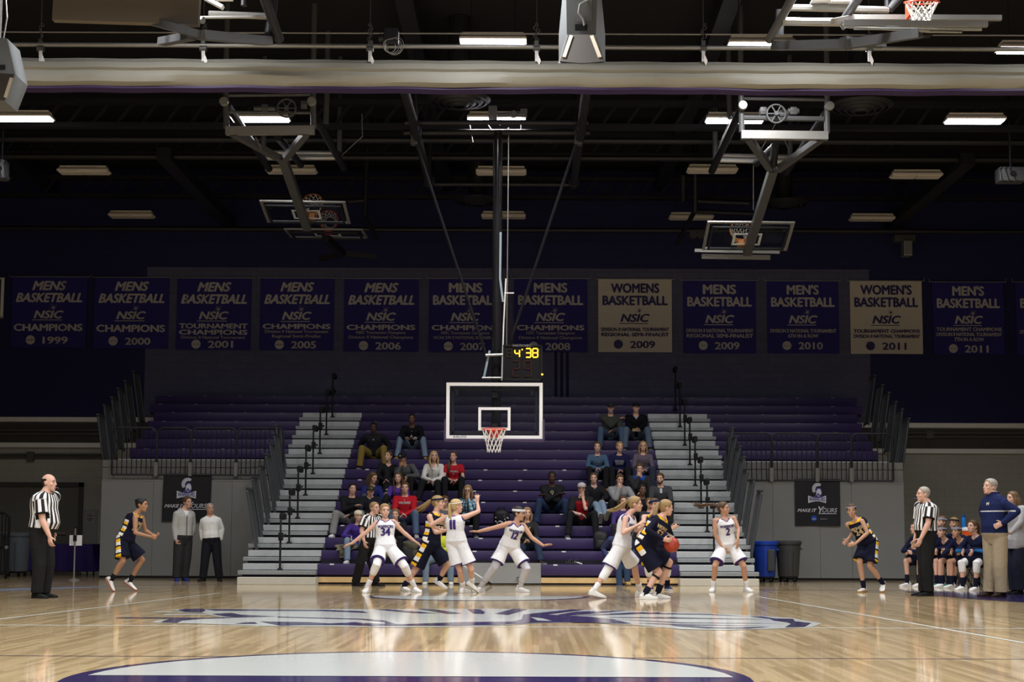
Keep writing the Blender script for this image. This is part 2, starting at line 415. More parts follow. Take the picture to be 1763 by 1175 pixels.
# aisle stairs
def aisle(x0, x1, label):
    o = empty('aisle_stairs', ((x0+x1)/2, DB, 0), label, 'stairs', 'bleacher aisle stairs')
    out = -.0
    for i in range(15):
        y = DB+RUN*i; z = Z0+RISE*i; mb = MB()
        mb.box((x0,y,z+.10),(x1,y+RUN+.06,z+FH), .006)
        mb.box((x0,y+.05,z-.03),(x1,y+RUN,z-.002))
        sgn = -1 if x0 < 0 else 1
        xa, xb = (x0-.06,x1) if sgn < 0 else (x0,x1+.06)
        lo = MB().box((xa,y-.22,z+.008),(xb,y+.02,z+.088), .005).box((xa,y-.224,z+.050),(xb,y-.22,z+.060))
        for u in (.25,.75): mb.box((x0+(x1-x0)*u,y-.003,z+.16),(x0+(x1-x0)*u+.02,y,z+.18))
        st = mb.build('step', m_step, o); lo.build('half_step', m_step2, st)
        MB().box((x0+.02,y-.14,z-.042),(x1-.02,y+.05,z+.006)).build('step_support', m_deck, st)
    b = MB().box((x0-.03,DB-.42,0),(x1+.03,DB-.02,.145), .008).build('curb', m_curb, o); b['label'] = 'cream painted bottom curb'
    MB().box((x0,DB-.03,.0),(x1,DB+.3,.175)).build('under_frame', m_deck, o)
    return o
aisle(XL0, XL1, 'aluminium aisle stairs left of the purple centre bleacher')
aisle(XR0, XR1, 'aluminium aisle stairs right of the purple centre bleacher')
# wings on the balcony
YB = 34.6
m_pad = mat('grey vinyl wall padding', (.20,.205,.20), .5, var=.06, scale=1.5)
m_conc = mat('painted concrete edge', (.17,.17,.16), .7, var=.15, scale=4)
for x0, x1, s, nm in ((XWL,XL0,-1,'left'),(XR1,XWR,1,'right')):
    o = empty('bleacher', ((x0+x1)/2, YB, 0), 'dark purple balcony bleacher over the grey padded wall on the %s' % nm, 'bleacher', 'balcony bleachers')
    for i in range(10, 15): seat_row(o, i, x0+.25 if s < 0 else x0, x1-.25 if s > 0 else x1)
    zc = at(300,798,DB+RUN*10).z
    e = MB().box((x0,DB+RUN*10-.02,zc),(x1,DB+RUN*10+.1,Z0+RISE*10-.035)).build('walkway_riser', m_alu, o); e['label'] = 'pale metal strip under the first row'
    zd = 2.72
    struct(MB().box((x0,YB-.02,zd-.16),(x1,DB+RUN*10+.3,zd)).build('trim_%d' % (50 if s < 0 else 51), m_conc))
    struct(MB().box((x0,YB,0),(x1,YB+.25,zd-.15)).build('wall_%s_front' % nm, m_conc))
    side = x0 if s < 0 else x1
    struct(MB().box((side,YB+.25,0),(side-s*.2,GY_BACK,zd-.16)).build('wall_%s_return' % nm, m_conc))
    # padding panels with seams and a bright cap rail
    zt = at(300 if s < 0 else 1400, 829 if s < 0 else 834, YB-.06).z
    pw = [x0,*[xat(v,YB-.06) for v in ((262,398) if s < 0 else (1331,1412,1467))],x1]
    for a, b in zip(pw[:-1], pw[1:]):
        w = MB().box((a+.002,YB-.07,.05),(b-.002,YB,zt), .005).build('wall_panel', m_pad)
        tag(w, 'grey padded wall panel under the %s balcony, %s from the %s' % (nm, ORD[pw.index(a)], 'left'), 'wall panel', 'grey padded wall panels')
    struct(MB().box((x0,YB-.075,zt),(x1,YB+.02,zt+.035)).build('trim_%d' % (52 if s < 0 else 53), m_galv))
    struct(MB().box((x0,YB-.06,0),(x1,YB,.05)).build('baseboard_%s' % nm, m_black))
    # balcony railing panels
    bx = [188,266,325,404,486] if s < 0 else [1252,1330,1409,1468,1541]
    dy = 0 if s < 0 else 6
    for k in range(4):
        a, b = xat(bx[k]+1,YB-.1), xat(bx[k+1]-1,YB-.1); yy = YB-.1
        zb = at(300,818+dy,yy).z; zm = at(300,795+dy,yy).z; ztop = at(300,737+dy,yy).z
        f = empty('balcony_railing', ((a+b)/2,yy,zb), 'black barred balcony railing over the %s padded wall, %s from the left' % (nm, ORD[k]), 'railing', 'balcony railings')
        mb = MB(); c = .14
        arc = lambda cx, s0: [(cx+s0*c*math.sin(t),yy,ztop-c+c*math.cos(t)) for t in (0,.4,.8,1.2,1.57)]
        pts = [(a,yy,zb)]+arc(a+c,-1)[::-1]+arc(b-c,1)+[(b,yy,zb)]
        mb.tube(pts, .021, 8, ref=(0,1,0)); mb.tube([(a,yy,zb),(b,yy,zb)], .02, 8)
        mb.build('frame', m_dark, f, smooth=True)
        nb = max(6, round((b-a)/.112))
        for j in range(1, nb):
            x = a+(b-a)*j/nb; MB().tube([(x,yy,zb),(x,yy,ztop-.01)], .012, 6).build('bar', m_dark, f)
        if k: 
            p = MB().box((a-.06,yy-.03,zb-.03),(a+.02,yy+.1,zm-.02)).build('bracket', m_conc, f); p['label'] = 'pale bracket post'
# leaning guard rails at the row ends
m_guard = mat('dark grey guard rail', (.045,.05,.055), .45)
def guard(X, Y0, s, zbase, h, label, lean):
    """slatted guard panel along y, leaning outwards (s = -1 left, +1 right)"""
    f = empty('guard_rail', (X, Y0, zbase), label, 'guard rail', 'slatted guard rails'); L = RUN*1.0
    off = lambda z: s*lean*(z-zbase)
    P = lambda y, z: (X+off(z), Y0+y, z)
    MB().tube([P(0,zbase),P(0,zbase+h-.06),P(.06,zbase+h),P(L-.06,zbase+h),P(L,zbase+h-.06),P(L,zbase)], .024, 8).tube([P(0,zbase+.05),P(L,zbase+.05)], .02, 8).build('frame', m_guard, f, smooth=True)
    mb = MB()
    for j in range(1, 6):
        y = L*j/6; mb.bar(P(y,zbase+.05), P(y,zbase+h-.02), .022, .03, (0,1,0))
    mb.build('slats', m_guard, f)
    c = MB(); c.obox(V(P(L*.5,zbase+h+.015)), (.035,0,0), (0,L*.5,0), (0,0,.015)); c.build('cap', m_guard, f)
    return f
for s, nm in ((-1,'left'),(1,'right')):
    for k in range(7):
        i = 1+k; Y = DB+.12+RUN*i; px, py = ((425,842),(434,822),(446,803),(457,783),(464,765),(471,748),(475,733))[k]
        if s > 0: px, py = ((1312,846),(1299,826),(1288,808),(1282,788),(1275,770),(1268,753),(1262,738))[k]
        p = at(px,py,Y); zb = max(.05, Z0+RISE*i-.85); lean = .17
        guard(p.x-s*lean*(p.z-zb), Y, s, zb, p.z-zb, 'dark slatted guard rail outside the %s aisle stairs, %s up from the floor' % (nm, (ORD+['sixth','topmost'])[k]), lean)
    for k in range(6):
        i = 9+k; Y = DB-.45+RUN*(i-.0); px, py = ((168,715),(179,699),(192,685),(203,670),(215,657),(229,640))[k]
        if s > 0: px, py = ((1565,722),(1554,706),(1543,693),(1531,677),(1520,664),(1507,648))[k]
        p = at(px,py,Y); zb = 2.62+.266*k-.12; lean = .15
        guard(p.x-s*lean*(p.z-zb), Y, s, zb, p.z-zb, 'dark slatted guard rail at the outer end of the %s balcony, %s up' % (nm, (['lowest','second','third','fourth','fifth','topmost'])[k]), lean)
# aisle handrails
def handrail(X, i, label):
    Y = DB+RUN*i-.10; z = Z0+RISE*i+.088
    f = empty('aisle_handrail', (X,Y,z), label, 'handrail', 'black aisle handrails')
    MB().tube([(X,Y,z),(X,Y,z+1.0),(X+.02,Y+.05,z+1.06),(X+.03,Y+.42,z+1.10)], .021, 8).build('post', m_black, f, smooth=True)
    MB().lathe((X,Y,z), [(.065,0),(.065,.015),(.03,.05)], 12).build('base_flange', m_black, f)
    MB().tube([(X+.005,Y-.12,z+.66),(X+.03,Y+.42,z+.72)], .02, 8).box((X-.03,Y-.10,z+.60),(X+.05,Y+.06,z+.76),.01).build('middle_rail', m_black, f)
    MB().box((X-.035,Y+.0,z+1.02),(X+.06,Y+.4,z+1.16), .03).build('grip', m_black, f)
up = ['lowest','second','third','fourth','fifth','sixth','seventh','topmost']
for k in range(8):
    handrail(-4.97, 2*k, 'black handrail post on the left aisle stairs, %s from the floor' % up[k] if k else 'lowest black handrail post on the left aisle stairs')
    handrail(3.86, 2*k+1 if k else 1, 'black handrail post on the right aisle stairs, %s from the floor' % up[k] if k else 'lowest black handrail post on the right aisle stairs')
# ================================================================== PAINT ON THE COURT
m_pw = mat('white floor paint', (.50,.52,.50), .10); m_pp = mat('purple floor paint', (.030,.022,.085), .10)
m_pg = mat('grey floor paint', (.22,.23,.30), .2); m_pl = mat('pale line paint', (.55,.58,.55), .22)
def paint(name, polys, m, z=.002):
    mb = MB()
    for i_, p in enumerate(polys):
        if sum(p[i][0]*p[(i+1)%len(p)][1]-p[(i+1)%len(p)][0]*p[i][1] for i in range(len(p))) < 0: p = p[::-1]
        mb.add([(q[0],q[1],z+i_*.00012) for q in p], [tuple(range(len(p)))])
    return struct(link(name, mb.mesh(name, m, fix=False)))
def fp(pts, ox=0, oy=0, k=1): return [flo(ox+x/k, oy+y/k) for x, y in pts]
def fline(a, b, w):
    a, b = flo(*a), flo(*b); n = (b-a).cross(V((0,0,1))).normalized()*w/2
    return [a+n, b+n, b-n, a-n]
ext = lambda a, b, t: (a[0]+(b[0]-a[0])*t, a[1]+(b[1]-a[1])*t)
paint('trim_60', [fline((-60,1073.9),(378,1021.9),.05), fline((1303,1027.5),(1830,1119.3),.05)], m_pl)
yc = flo(850,1080).y; yk = flo(850,1133).y
paint('trim_61', [[V((-9,yc-.03,0)),V((9,yc-.03,0)),V((9,yc+.03,0)),V((-9,yc+.03,0))]], m_pl)
paint('trim_62', [[V((-9,yk-.02,0)),V((9,yk-.02,0)),V((9,yk+.02,0)),V((-9,yk+.02,0))]], m_pp)
def disc(c, r, a0, a1, n=40): return [V((c.x+r*math.cos(a0+(a1-a0)*i/n), c.y+r*math.sin(a0+(a1-a0)*i/n), 0)) for i in range(n+1)]
cn = flo(707,1166)
paint('trim_63', [disc(cn,2.27,-math.pi,math.pi*.999,64)], m_pp); paint('trim_64', [disc(cn,2.16,.0,math.pi)], m_pw, .004)
cf = flo(823,1027.3)
paint('trim_65', [disc(cf,1.80,-math.pi-.06,.06)], m_pp); paint('trim_66', [disc(cf,1.70,-math.pi,0)], m_pw, .004)
paint('trim_67', [fp([(-40,1020.5),(60,1016.5),(186,1011.5),(186,1009.2),(60,1012.6),(-40,1015.5)])], m_pg)
paint('trim_68', [fline((-20,1013),(430,1006.3),.10), fline((1300,1016.5),(1560,1017.5),.12), fp([(1551,1019),(1790,1020),(1790,1040),(1655,1031)])], m_pp, .003)
paint('trim_69', [fline((225,1010.5),(420,1012),.05)], m_pl)
# emblem in the middle of the floor: a plumed helmet lying on its side
A = lambda *p: fp(p, 200, 1030, 3.526); B = lambda *p: fp(p, 600, 1030, 3.526); C_ = lambda *p: fp(p, 960, 1030, 3.526)
base = A((330,76),(400,68),(800,68),(1230,69),(1760,69))+B((700,67),(1000,68),(1480,74))+C_((400,78),(900,95),(1200,110),(1430,124),(1500,138),(1605,156),(1540,180),(1300,190),(1000,198),(750,192),(450,165))+B((1400,151),(1150,155),(900,170),(600,178),(300,180))+A((1300,176),(1000,175),(850,170),(500,158),(215,152),(240,140),(330,130),(520,128),(640,118),(560,104),(280,108),(300,100),(560,98),(520,92),(200,90),(260,84),(420,86))
paint('trim_70', [base], m_pw, .003)
paint('trim_71', [A((375,76),(420,69),(530,68),(545,78),(520,90),(420,88)), A((530,70),(1230,74),(1500,84),(1530,94),(1250,82),(600,80)), A((640,96),(700,94),(760,105),(980,115),(720,122),(640,112),(580,100)),
  A((0,121),(330,121),(520,124),(650,120),(720,124),(520,130),(400,140),(370,154),(270,150),(300,138),(330,128),(0,126)), A((980,116),(1500,130),(1620,138),(1720,168),(1640,172),(1630,150),(1480,134),(980,121)),
  A((720,160),(780,152),(840,150),(860,160)), A((870,146),(1170,150),(1290,158),(1380,155),(1450,150),(1520,160),(1560,162),(1560,174),(1370,167),(1100,168),(1000,172)),
  B((150,72),(240,72),(560,98),(400,95)), B((420,70),(520,71),(690,98),(600,99)), B((720,70),(800,72),(830,90),(820,100),(760,97)), B((890,99),(1000,69),(1090,71),(970,106)), B((1060,104),(1360,72),(1430,76),(1200,104)),
  B((100,156),(300,164),(700,150),(1000,147),(1052,133),(1060,105),(1110,99),(1480,118),(1480,148),(1390,149),(1150,153),(900,166),(600,172),(120,170)),
  C_((0,105),(120,86),(420,80),(300,91),(60,110)), C_((60,112),(500,90),(640,92),(420,103)), C_((0,112),(210,120),(330,132),(450,160),(0,149)),
  C_((500,94),(900,99),(1160,116),(900,105),(500,99)), C_((220,122),(700,121),(1310,135),(700,128)), C_((340,133),(750,152),(1390,160),(750,157)), C_((450,157),(800,164),(1300,175),(800,170)),
  C_((1160,116),(1240,117),(1320,129),(1430,131),(1440,146),(1540,156),(1500,178),(1380,182),(1420,160),(1390,150),(1310,140),(1290,130)), C_((680,170),(900,188),(1160,190),(1290,180),(1160,182),(950,183),(740,168))], m_pp, .005)
paint('trim_72', [B((1105,120),(1180,128),(1235,144),(1150,142))], m_pw, .007)
# ================================================================== ROLLED DIVIDER CURTAIN AND ITS PIPES
YC = 22.0
m_vinyl = mat('cream vinyl', (.24,.235,.20), .5, var=.18, scale=1.2)
m_vpur = mat('purple vinyl hem', (.03,.015,.07), .5)
rg = []; N = 110
rngc = [random.uniform(-1,1) for _ in range(60)]
for i in range(N+1):
    x = -12+24*i/N; pxx = 907+x*FPX/YC
    zt = at(pxx, 103+pxx*.0065, YC).z; zb = at(pxx, 152+pxx*.004, YC).z
    s = .012*math.sin(x*1.1)+.010*math.sin(x*2.7+1); c = (zt+zb)/2; h = (zt-zb)/2
    prof = [(-.10,-1.0),(-.20+s,-.75),(-.235-s*.5,-.35),(-.20+s*.4,.02),(-.245,.18+s),(-.20,.62),(-.14+s*.3,.72),(-.10,1.0),(.05,1.0),(.2,.6),(.22,0),(.15,-.8)]
    rg.append([(x, YC+a, c+h*b+(.005*math.sin(x*5.3+a*9)) + (s*.4 if b<0 else 0)) for a, b in prof])
cu = empty('divider_curtain', (0,YC,7.8), 'long cream vinyl divider curtain rolled up under the roof', 'curtain')
MB().loft(rg).build('roll', m_vinyl, cu, smooth=True)
mb = MB(); mb.loft([[(r[0][0],YC-.12,min(p[2] for p in r)-.022),(r[0][0],YC-.12,min(p[2] for p in r)+.03),(r[0][0],YC+.12,min(p[2] for p in r)+.03),(r[0][0],YC+.12,min(p[2] for p in r)-.022)] for r in rg])
o = mb.build('hem', m_vpur, cu); o['label'] = 'purple hem'
zp = at(907,84.5,YC).z
o = tag(MB().tube([(-12,YC-.05,zp+.03),(12,YC-.05,zp-.0)], .036, 10).build('curtain_pipe', m_galv, smooth=True), 'long thick steel pipe running just above the rolled curtain', 'pipe')
zq = at(907,58,YC+.6).z
tag(MB().tube([(-12,YC+.6,zq),(12,YC+.6,zq)], .012, 6).build('steel_cable', m_galv), 'thin taut cable above the curtain pipe', 'cable')
for k, px in enumerate((70,350,637,924,1211,1497)):
    p = at(px,84,YC-.05); q = at(px,106,YC-.16)
    s = empty('curtain_hanger', p, 'white strap and clamp holding the rolled curtain, %s from the left' % (ORD+['sixth'])[k], 'hanger', 'curtain hangers')
    MB().bar(p, q, .05, .015, (0,1,0)).obox(q+V((.03,0,.02)),(.012,0,.04),(0,.006,0),(.02,0,-.05)).build('strap', m_white, s)
    MB().lathe((p.x-.05,p.y,p.z), [(.05,0),(.05,.1)], 12, (1,0,0)).box((p.x-.03,p.y-.03,p.z),(p.x+.03,p.y+.03,p.z+.12)).build('clamp', m_grey, s)
    mb = MB(); r_ = random.Random(k)
    for _ in range(7):
        zz = p.z+.1+_*.045; mb.ring((p.x+r_.uniform(-.03,.03),p.y,zz), (r_.uniform(-1,1),r_.uniform(-1,1),.3), .028, .007, 10, 5)
    mb.tube([p,(p.x,p.y,10.9)], .006, 5); mb.build('chain', m_grey, s)
for px, lab in ((675,'dark winch with looped cable on the curtain pipe left of centre'),):
    p = at(px,72,YC-.1); w = empty('cable_winch', p, lab, 'winch')
    MB().box((p.x-.12,p.y-.1,p.z-.06),(p.x+.10,p.y+.1,p.z+.2),.02).lathe((p.x-.2,p.y,p.z+.05),[(.07,0),(.07,.1)],12,(1,0,0)).build('motor', m_dark, w)
    mb = MB()
    for k in range(4): mb.ring((p.x+.03*k-.03,p.y-.1,p.z-.1), (.3*k-.5,1,0), .1+.012*k, .006, 18, 5)
    mb.build('cable_loop', m_galv, w)
# ================================================================== LOUDSPEAKERS
m_spk = mat('grey speaker cabinet', (.12,.13,.135), .5, var=.06, scale=6); m_spkb = mat('brown speaker grille', (.030,.025,.020), .8)
m_bar = mat('pale wooden batten', (.40,.34,.26), .7)
def speaker(px0, px1, Y, label, dx=0):
    """hung wedge cabinet; front grille tilted down to the camera"""
    k = (px1-px0)/83.0; g = lambda x, y, d=0: at(px0+(x-960)*k, y*1.0, Y+d)
    top = [g(972,-40),g(1030,-40)]
    o = empty('loudspeaker', g(1002,60), label, 'speaker', 'hanging loudspeakers')
    a, b, c, d, e, f = g(974,-45), g(1030,-45), g(976,60), g(1026,60), g(961,109,-.42), g(1043,109,-.42)
    s1, s2 = g(962,60,.25), g(1042,60,.25); t1, t2 = g(972,-45,.25), g(1032,-45,.25); u1, u2 = g(962,106,.3), g(1042,106,.3)
    mb = MB(); mb.add([a,b,c,d,e,f,s1,s2,t1,t2,u1,u2], [(0,2,3,1),(2,4,5,3),(0,8,6,2),(1,3,7,9),(2,6,10,4),(3,5,11,7),(8,9,7,6),(6,7,11,10),(4,10,11,5),(0,1,9,8)])
    mb.build('cabinet', m_spk, o)
    n = ((d-c).cross(e-c)).normalized(); n = n if n.y < 0 else -n
    q = lambda u, v: c+(d-c)*u*(1-v)+((e-c)+((f-c)-(e-c))*u)*v+n*.012 if False else (c*(1-v)+e*v)*(1-u)+(d*(1-v)+f*v)*u+n*.006
    mb = MB(); mb.prism([q(.04,.03),q(.96,.03),q(.97,.97),q(.5,1.04),q(.03,.97)], n*.012); mb.build('grille', m_spkb, o)
    for u0, u1_ in ((.17,.10),(.83,.90)):
        r1, r2 = q(u0,.10)+n*.02, q(u1_,.86)+n*.02
        MB().bar(r1, r2, .045, .02, n).build('batten', m_bar, o)
    mb = MB(); pl = [g(990,-40,-.01),g(1019,-40,-.01),g(1019,37,-.01),g(988,37,-.01)]
    mb.prism(pl, (0,-.008,0)); mb.build('access_panel', m_spk, o)
    mb = MB(); mb.prism([g(990,42,-.012),g(1011,42,-.012),g(1011,53,-.012),g(990,53,-.012)], (0,-.01,0)); mb.build('socket_plate', m_black, o)
    MB().tube([g(1012,0,-.03),g(998,8,-.05),g(996,22,-.04),g(1004,33,-.03),g(1006,44,-.03)], .014, 8).build('cable', m_galv, o, smooth=True)
    MB().tube([g(1000,-45,.1),g(1000,-45,.1)+V((0,0,2.4))], .02, 8).build('suspension', m_dark, o)
    return o
speaker(960, 1043, 19.5, 'grey wedge loudspeaker hanging in front of the rolled curtain near the centre')
# left-edge speaker: only its right side is in the picture
o = empty('loudspeaker', at(-8,110,19.3), 'grey loudspeaker cut off by the left edge of the picture', 'speaker', 'hanging loudspeakers')
g = lambda x, y, d=0: at(x, y, 19.3+d)
mb = MB(); pts = [(-40,-20),(6,-20),(18,62),(26,128),(10,176),(-44,176)]
mb.prism([g(*p) for p in [(-40,66),(12,66),(26,128),(8,174),(-44,170)]], (0,.5,0)); mb.build('cabinet', m_spk, o)
mb = MB(); mb.prism([g(-40,124,-.01),g(24,128,-.01),g(8,172,-.01),(g(-44,170,-.01))], (0,-.01,0)); mb.build('grille', m_spkb, o)
MB().bar(g(20,134,-.03), g(9,168,-.03), .04, .02, (0,1,0)).build('batten', m_bar, o)
MB().prism([g(-30,112,-.01),g(9,112,-.01),g(9,120,-.01),g(-30,120,-.01)], (0,-.01,0)).build('socket_plate', m_black, o)
MB().tube([g(6,66,.2),g(12,30,.2),g(8,-30,.2)], .012, 6).tube([g(0,66,.2),g(0,66,.2)+V((0,0,2.4))], .02, 8).build('suspension', m_galv, o)
# ================================================================== HOOPS
m_rim = mat('orange red rim', (.62,.055,.02), .4); m_rimo = mat('orange rim', (.55,.20,.05), .45); m_cord = mat('white net cord', (.78,.76,.72), .8)
m_padp = mat('dusky purple edge padding', (.055,.035,.085), .6)
m_tube = mat('black lacquered tube', (.014,.014,.016), .16, spec=.6)
def glass():
    m = bpy.data.materials.new('clear glass'); m.use_nodes = True; n = m.node_tree.nodes; l = m.node_tree.links
    n.remove(n['Principled BSDF']); g_ = n.new('ShaderNodeBsdfGlossy'); t = n.new('ShaderNodeBsdfTransparent'); fr = n.new('ShaderNodeValue'); mx = n.new('ShaderNodeMixShader')
    g_.inputs['Roughness'].default_value = .02; t.inputs['Color'].default_value = (.93,.95,.95,1); fr.outputs[0].default_value = .05
    l.new(fr.outputs[0], mx.inputs[0]); l.new(t.outputs[0], mx.inputs[1]); l.new(g_.outputs[0], mx.inputs[2]); l.new(mx.outputs[0], n['Material Output'].inputs['Surface']); return m
m_glass = glass()
def net(c, ax, r=.225, h=.42, down=None, n=12, th=.006):
    """cord net hung below a ring (centre c, ring axis ax pointing the way the net hangs)"""
    mb = MB(); ax = V(ax).normalized(); a = ax.orthogonal().normalized(); b = ax.cross(a)
    rad = [r*.97, r*.80, r*.66, r*.57, r*.54]; hh = [0, h*.33, h*.58, h*.80, h]
    P = lambda lev, k: V(c)+ax*hh[lev]+(a*math.cos(2*math.pi*k/n)+b*math.sin(2*math.pi*k/n))*rad[lev]
    for k in range(n):
        for lev in range(4):
            o = .5*(lev % 2)
            mb.tube([P(lev,k+o), P(lev+1,k+.5-o if o == 0 else k)], th, 5); mb.tube([P(lev,k+o), P(lev+1,k-.5 if o == 0 else k+1)], th, 5)
    return mb
def board(o, P, m_frame=None, pad=True):
    """backboard parts under o; P(u,v,d): u across in metres from centre, v up from the lower edge, d behind the face"""
    def rect(mb, u0, v0, u1, v1, d0, d1):
        mb.add([P(u,v,d) for u in (u0,u1) for v in (v0,v1) for d in (d0,d1)], [(0,1,3,2),(4,6,7,5),(0,4,5,1),(2,3,7,6),(0,2,6,4),(1,5,7,3)])
    w, h, t = .915, 1.07, .062
    mb = MB(); rect(mb,-w+.01,.01,w-.01,h-.01,.006,.018); mb.build('glass_pane', m_glass, o)
    mb = MB()
    for a in ((-w,0,w,t),(-w,h-t,w,h),(-w,t,-w+t,h-t),(w-t,t,w,h-t)): rect(mb,*a,-.004,.03)
    mb.build('border', m_frame or m_white, o)
    mb = MB(); u, v0, v1, b = .305, .16, .60, .052
    for a in ((-u,v0,u,v0+b),(-u,v1-b,u,v1),(-u,v0+b,-u+b,v1-b),(u-b,v0+b,u,v1-b)): rect(mb,*a,-.003,.004)
    mb.build('target_square', m_white, o)
    mb = MB(); q = .10
    for a in ((-w+q,h-q-.05,w-q,h-q),(-w+q,q,w-q,q+.04),(-w+q,q,-w+q+.04,h-q),(w-q-.04,q,w-q,h-q)): rect(mb,*a,.05,.09)
    for uu in (-w+.2,w-.2): rect(mb,uu-.03,h-q-.14,uu+.03,h-q-.04,.03,.1)
    mb.build('rear_frame', m_dark, o)
    if pad:
        mb = MB()
        for s in (-1,1):
            pts = [(s*w,.36),(s*(w+.035),.38),(s*(w+.04),-.02),(s*(w+.02),-.055),(s*(w-.04),-.06),(s*.45,-.055),(s*.02,-.05),(s*.02,0),(s*w,0)]
            vs = [P(a,b_,-.02) for a, b_ in pts]+[P(a,b_,.05) for a, b_ in pts]; n = len(pts)
            mb.add(vs, [tuple(range(n)),tuple(range(2*n-1,n-1,-1))]+[(k,(k+1)%n,n+(k+1)%n,n+k) for k in range(n)])
        p = mb.build('edge_padding', m_padp, o); p['label'] = 'dusky purple edge padding'
def rim(o, c, ax, back, up, m, nh=.42):
    """ring centre c, axis ax (way the net hangs), unit vector back to the board"""
    back = V(back); up = V(up); c = V(c)
    r = MB().ring(c, ax, .228, .010, 32, 8)
    mt = c+back*.36
    side = back.cross(up).normalized()
    r.obox(mt-up*.05, side*.075, up*.075, back*.02)
    for s in (-1,1): r.bar(c+back*.2+side*s*.11, mt-up*.11+side*s*.06, .02)
    r.obox(c+back*.29-up*.012, side*.06, back*.07, up*.008)
    b = r.build('rim', m, o, smooth=True); b['label'] = 'orange steel rim'
    n_ = net(c+V(ax)*.012, ax, h=nh).build('net', m_cord, o); n_['label'] = 'white cord net'
# ---- the lowered hoop
D = 28.25
pc = at(851,756,D); zb = pc.z
hp = empty('basketball_hoop', (pc.x, D, zb), 'lowered glass basketball hoop with white border and orange rim at the centre', 'basketball hoop', None)
board(hp, lambda u, v, d: V((pc.x+u, D+d, zb+v)))
rim(hp, (pc.x, D-.38, zb+.155), (0,0,-1), (0,1,0), (0,0,1), m_rim)
mb = MB(); text_on(mb, 'AALCO', (pc.x-.66,D-.006,zb+.022), (1,0,0), (0,0,1), .05, .26, bold=.01, shear=.2); mb.build('lettering', m_black, hp)
YM = 28.72; zf = at(855,228,YM).z
o = MB().tube([(pc.x+.02,YM,zb+.0),(pc.x+.03,YM,zf)], .093, 16).build('mast', m_tube, hp, smooth=True)
mb = MB(); mb.bar((pc.x,D+.09,zb+.25),(pc.x,YM,zb+.25),.1); mb.bar((pc.x,D+.09,zb+.85),(pc.x,YM,zb+.85),.1); mb.build('mast_bracket', m_dark, hp)
L = lambda x, y, Y=YM: at(x, y, Y)
MB().tube([L(695,228),L(1015,228)], .06, 10).build('pivot_pipe', m_dark, hp, smooth=True)
MB().tube([L(697,211,28.1),L(1013,211,28.1)], .05, 10).build('upper_pipe', m_dark, hp, smooth=True)
for a, b in (((713,236),(837,611)),((996,236),(876,596))):
    MB().tube([L(*a),L(*b)], .028, 8).build('diagonal_strut', m_tube, hp, smooth=True)
    MB().box(L(a[0]-6,a[1]-6,YM-.1),L(a[0]+6,a[1]+16,YM+.1),.01).build('strut_bracket', m_grey, hp)
zr = 8.75
for X, px in ((xat(712,28.7),700),(xat(998,28.7),1010)):
    MB().tube([(X,25.4,zr),(X,32.6,zr)], .085, 10).build('roof_beam', m_dark, hp, smooth=True)
    for Y in (28.1, 32.3): 
        MB().tube([(X,Y,zr+.09),(X,Y,10.9)], .04, 8).build('hanger', m_dark, hp)
        MB().lathe((X,Y-.05,zr),[(.12,0),(.12,.10)],14,(0,1,0)).build('beam_clamp', m_dark, hp)
MB().tube([(xat(712,28.7),32.5,zr),(xat(998,28.7),32.5,zr)], .05, 10).build('rear_pipe', m_dark, hp, smooth=True)
mb = MB(); mb.box(L(841,182,28.0),L(856,207,28.3)); mb.tube([L(856,198,28.1),L(905,196,28.1)], .045, 10); mb.box(L(896,187,28.0),L(908,202,28.3)); mb.lathe(L(884,196,27.95),[(.07,0),(.07,.06)],12,(0,1,0))
mb.build('winch', m_grey, hp)
for a, b in (((808,212),(814,245)),((876,220),(872,600)),((834,206),(846,224)),((861,206),(861,216)),((898,206),(897,224))):
    MB().tube([L(*a),L(*b)], .011, 6).build('cable', m_galv, hp)
m_link = mat('pale blue grey link', (.32,.40,.46), .4)
MB().tube([L(836,612,28.5),L(866,611,28.5)], .028, 8).tube([L(830,651,28.5),L(864,651,28.5)], .022, 8).build('cross_link', m_galv, hp)
for a, b in (((843,604),(833,651)),((862,400),(861,480)),((861,480),(866,520))): MB().bar(L(*a,28.55), L(*b,28.55), .04, .02, (0,1,0)).build('side_link', m_link, hp)
MB().tube([L(871,480,28.5),L(867,560,28.5),L(864,655,28.5)], .014, 8).tube([L(868,505,28.5),L(885,505,28.5)], .012, 6).build('conduit', m_white, hp)
# ---- shot clock
YS = 28.42
m_amb = mat('amber lit segment', (1.0,.50,.03), .5, emit=2.6); m_dim = mat('dark unlit segment', (.038,.008,.008), .5); m_dim2 = mat('dark brown unlit segment', (.03,.02,.012), .5)
c0, c1 = at(867,596,YS), at(933,655,YS)
ck = empty('shot_clock', ((c0.x+c1.x)/2,YS,c1.z), 'black shot clock above the lowered backboard showing 4:38 in amber', 'shot clock')
MB().box((c0.x,YS,c1.z),(c1.x,YS+.16,c0.z),.012).build('case', m_black, ck)
mb = MB(); 
for a, b in (((867,594),(933,597)),((866,652),(934,656)),((866,594),(868,656)),((931.5,594),(933.5,656))): mb.box(at(*a,YS-.02), at(*b,YS+.02))
mb.build('frame', m_dark, ck)
mb = MB(); text_on(mb, 'DAKTRONICS', at(899,597,YS-.03), (1,0,0), (0,0,1), .058, .36, bold=.03); mb.build('lettering', m_white, ck)
SEG = {'a':((.1,1),(.9,1)),'b':((.9,1),(.9,.5)),'c':((.9,.5),(.9,0)),'d':((.1,0),(.9,0)),'e':((.1,0),(.1,.5)),'f':((.1,.5),(.1,1)),'g':((.1,.5),(.9,.5))}
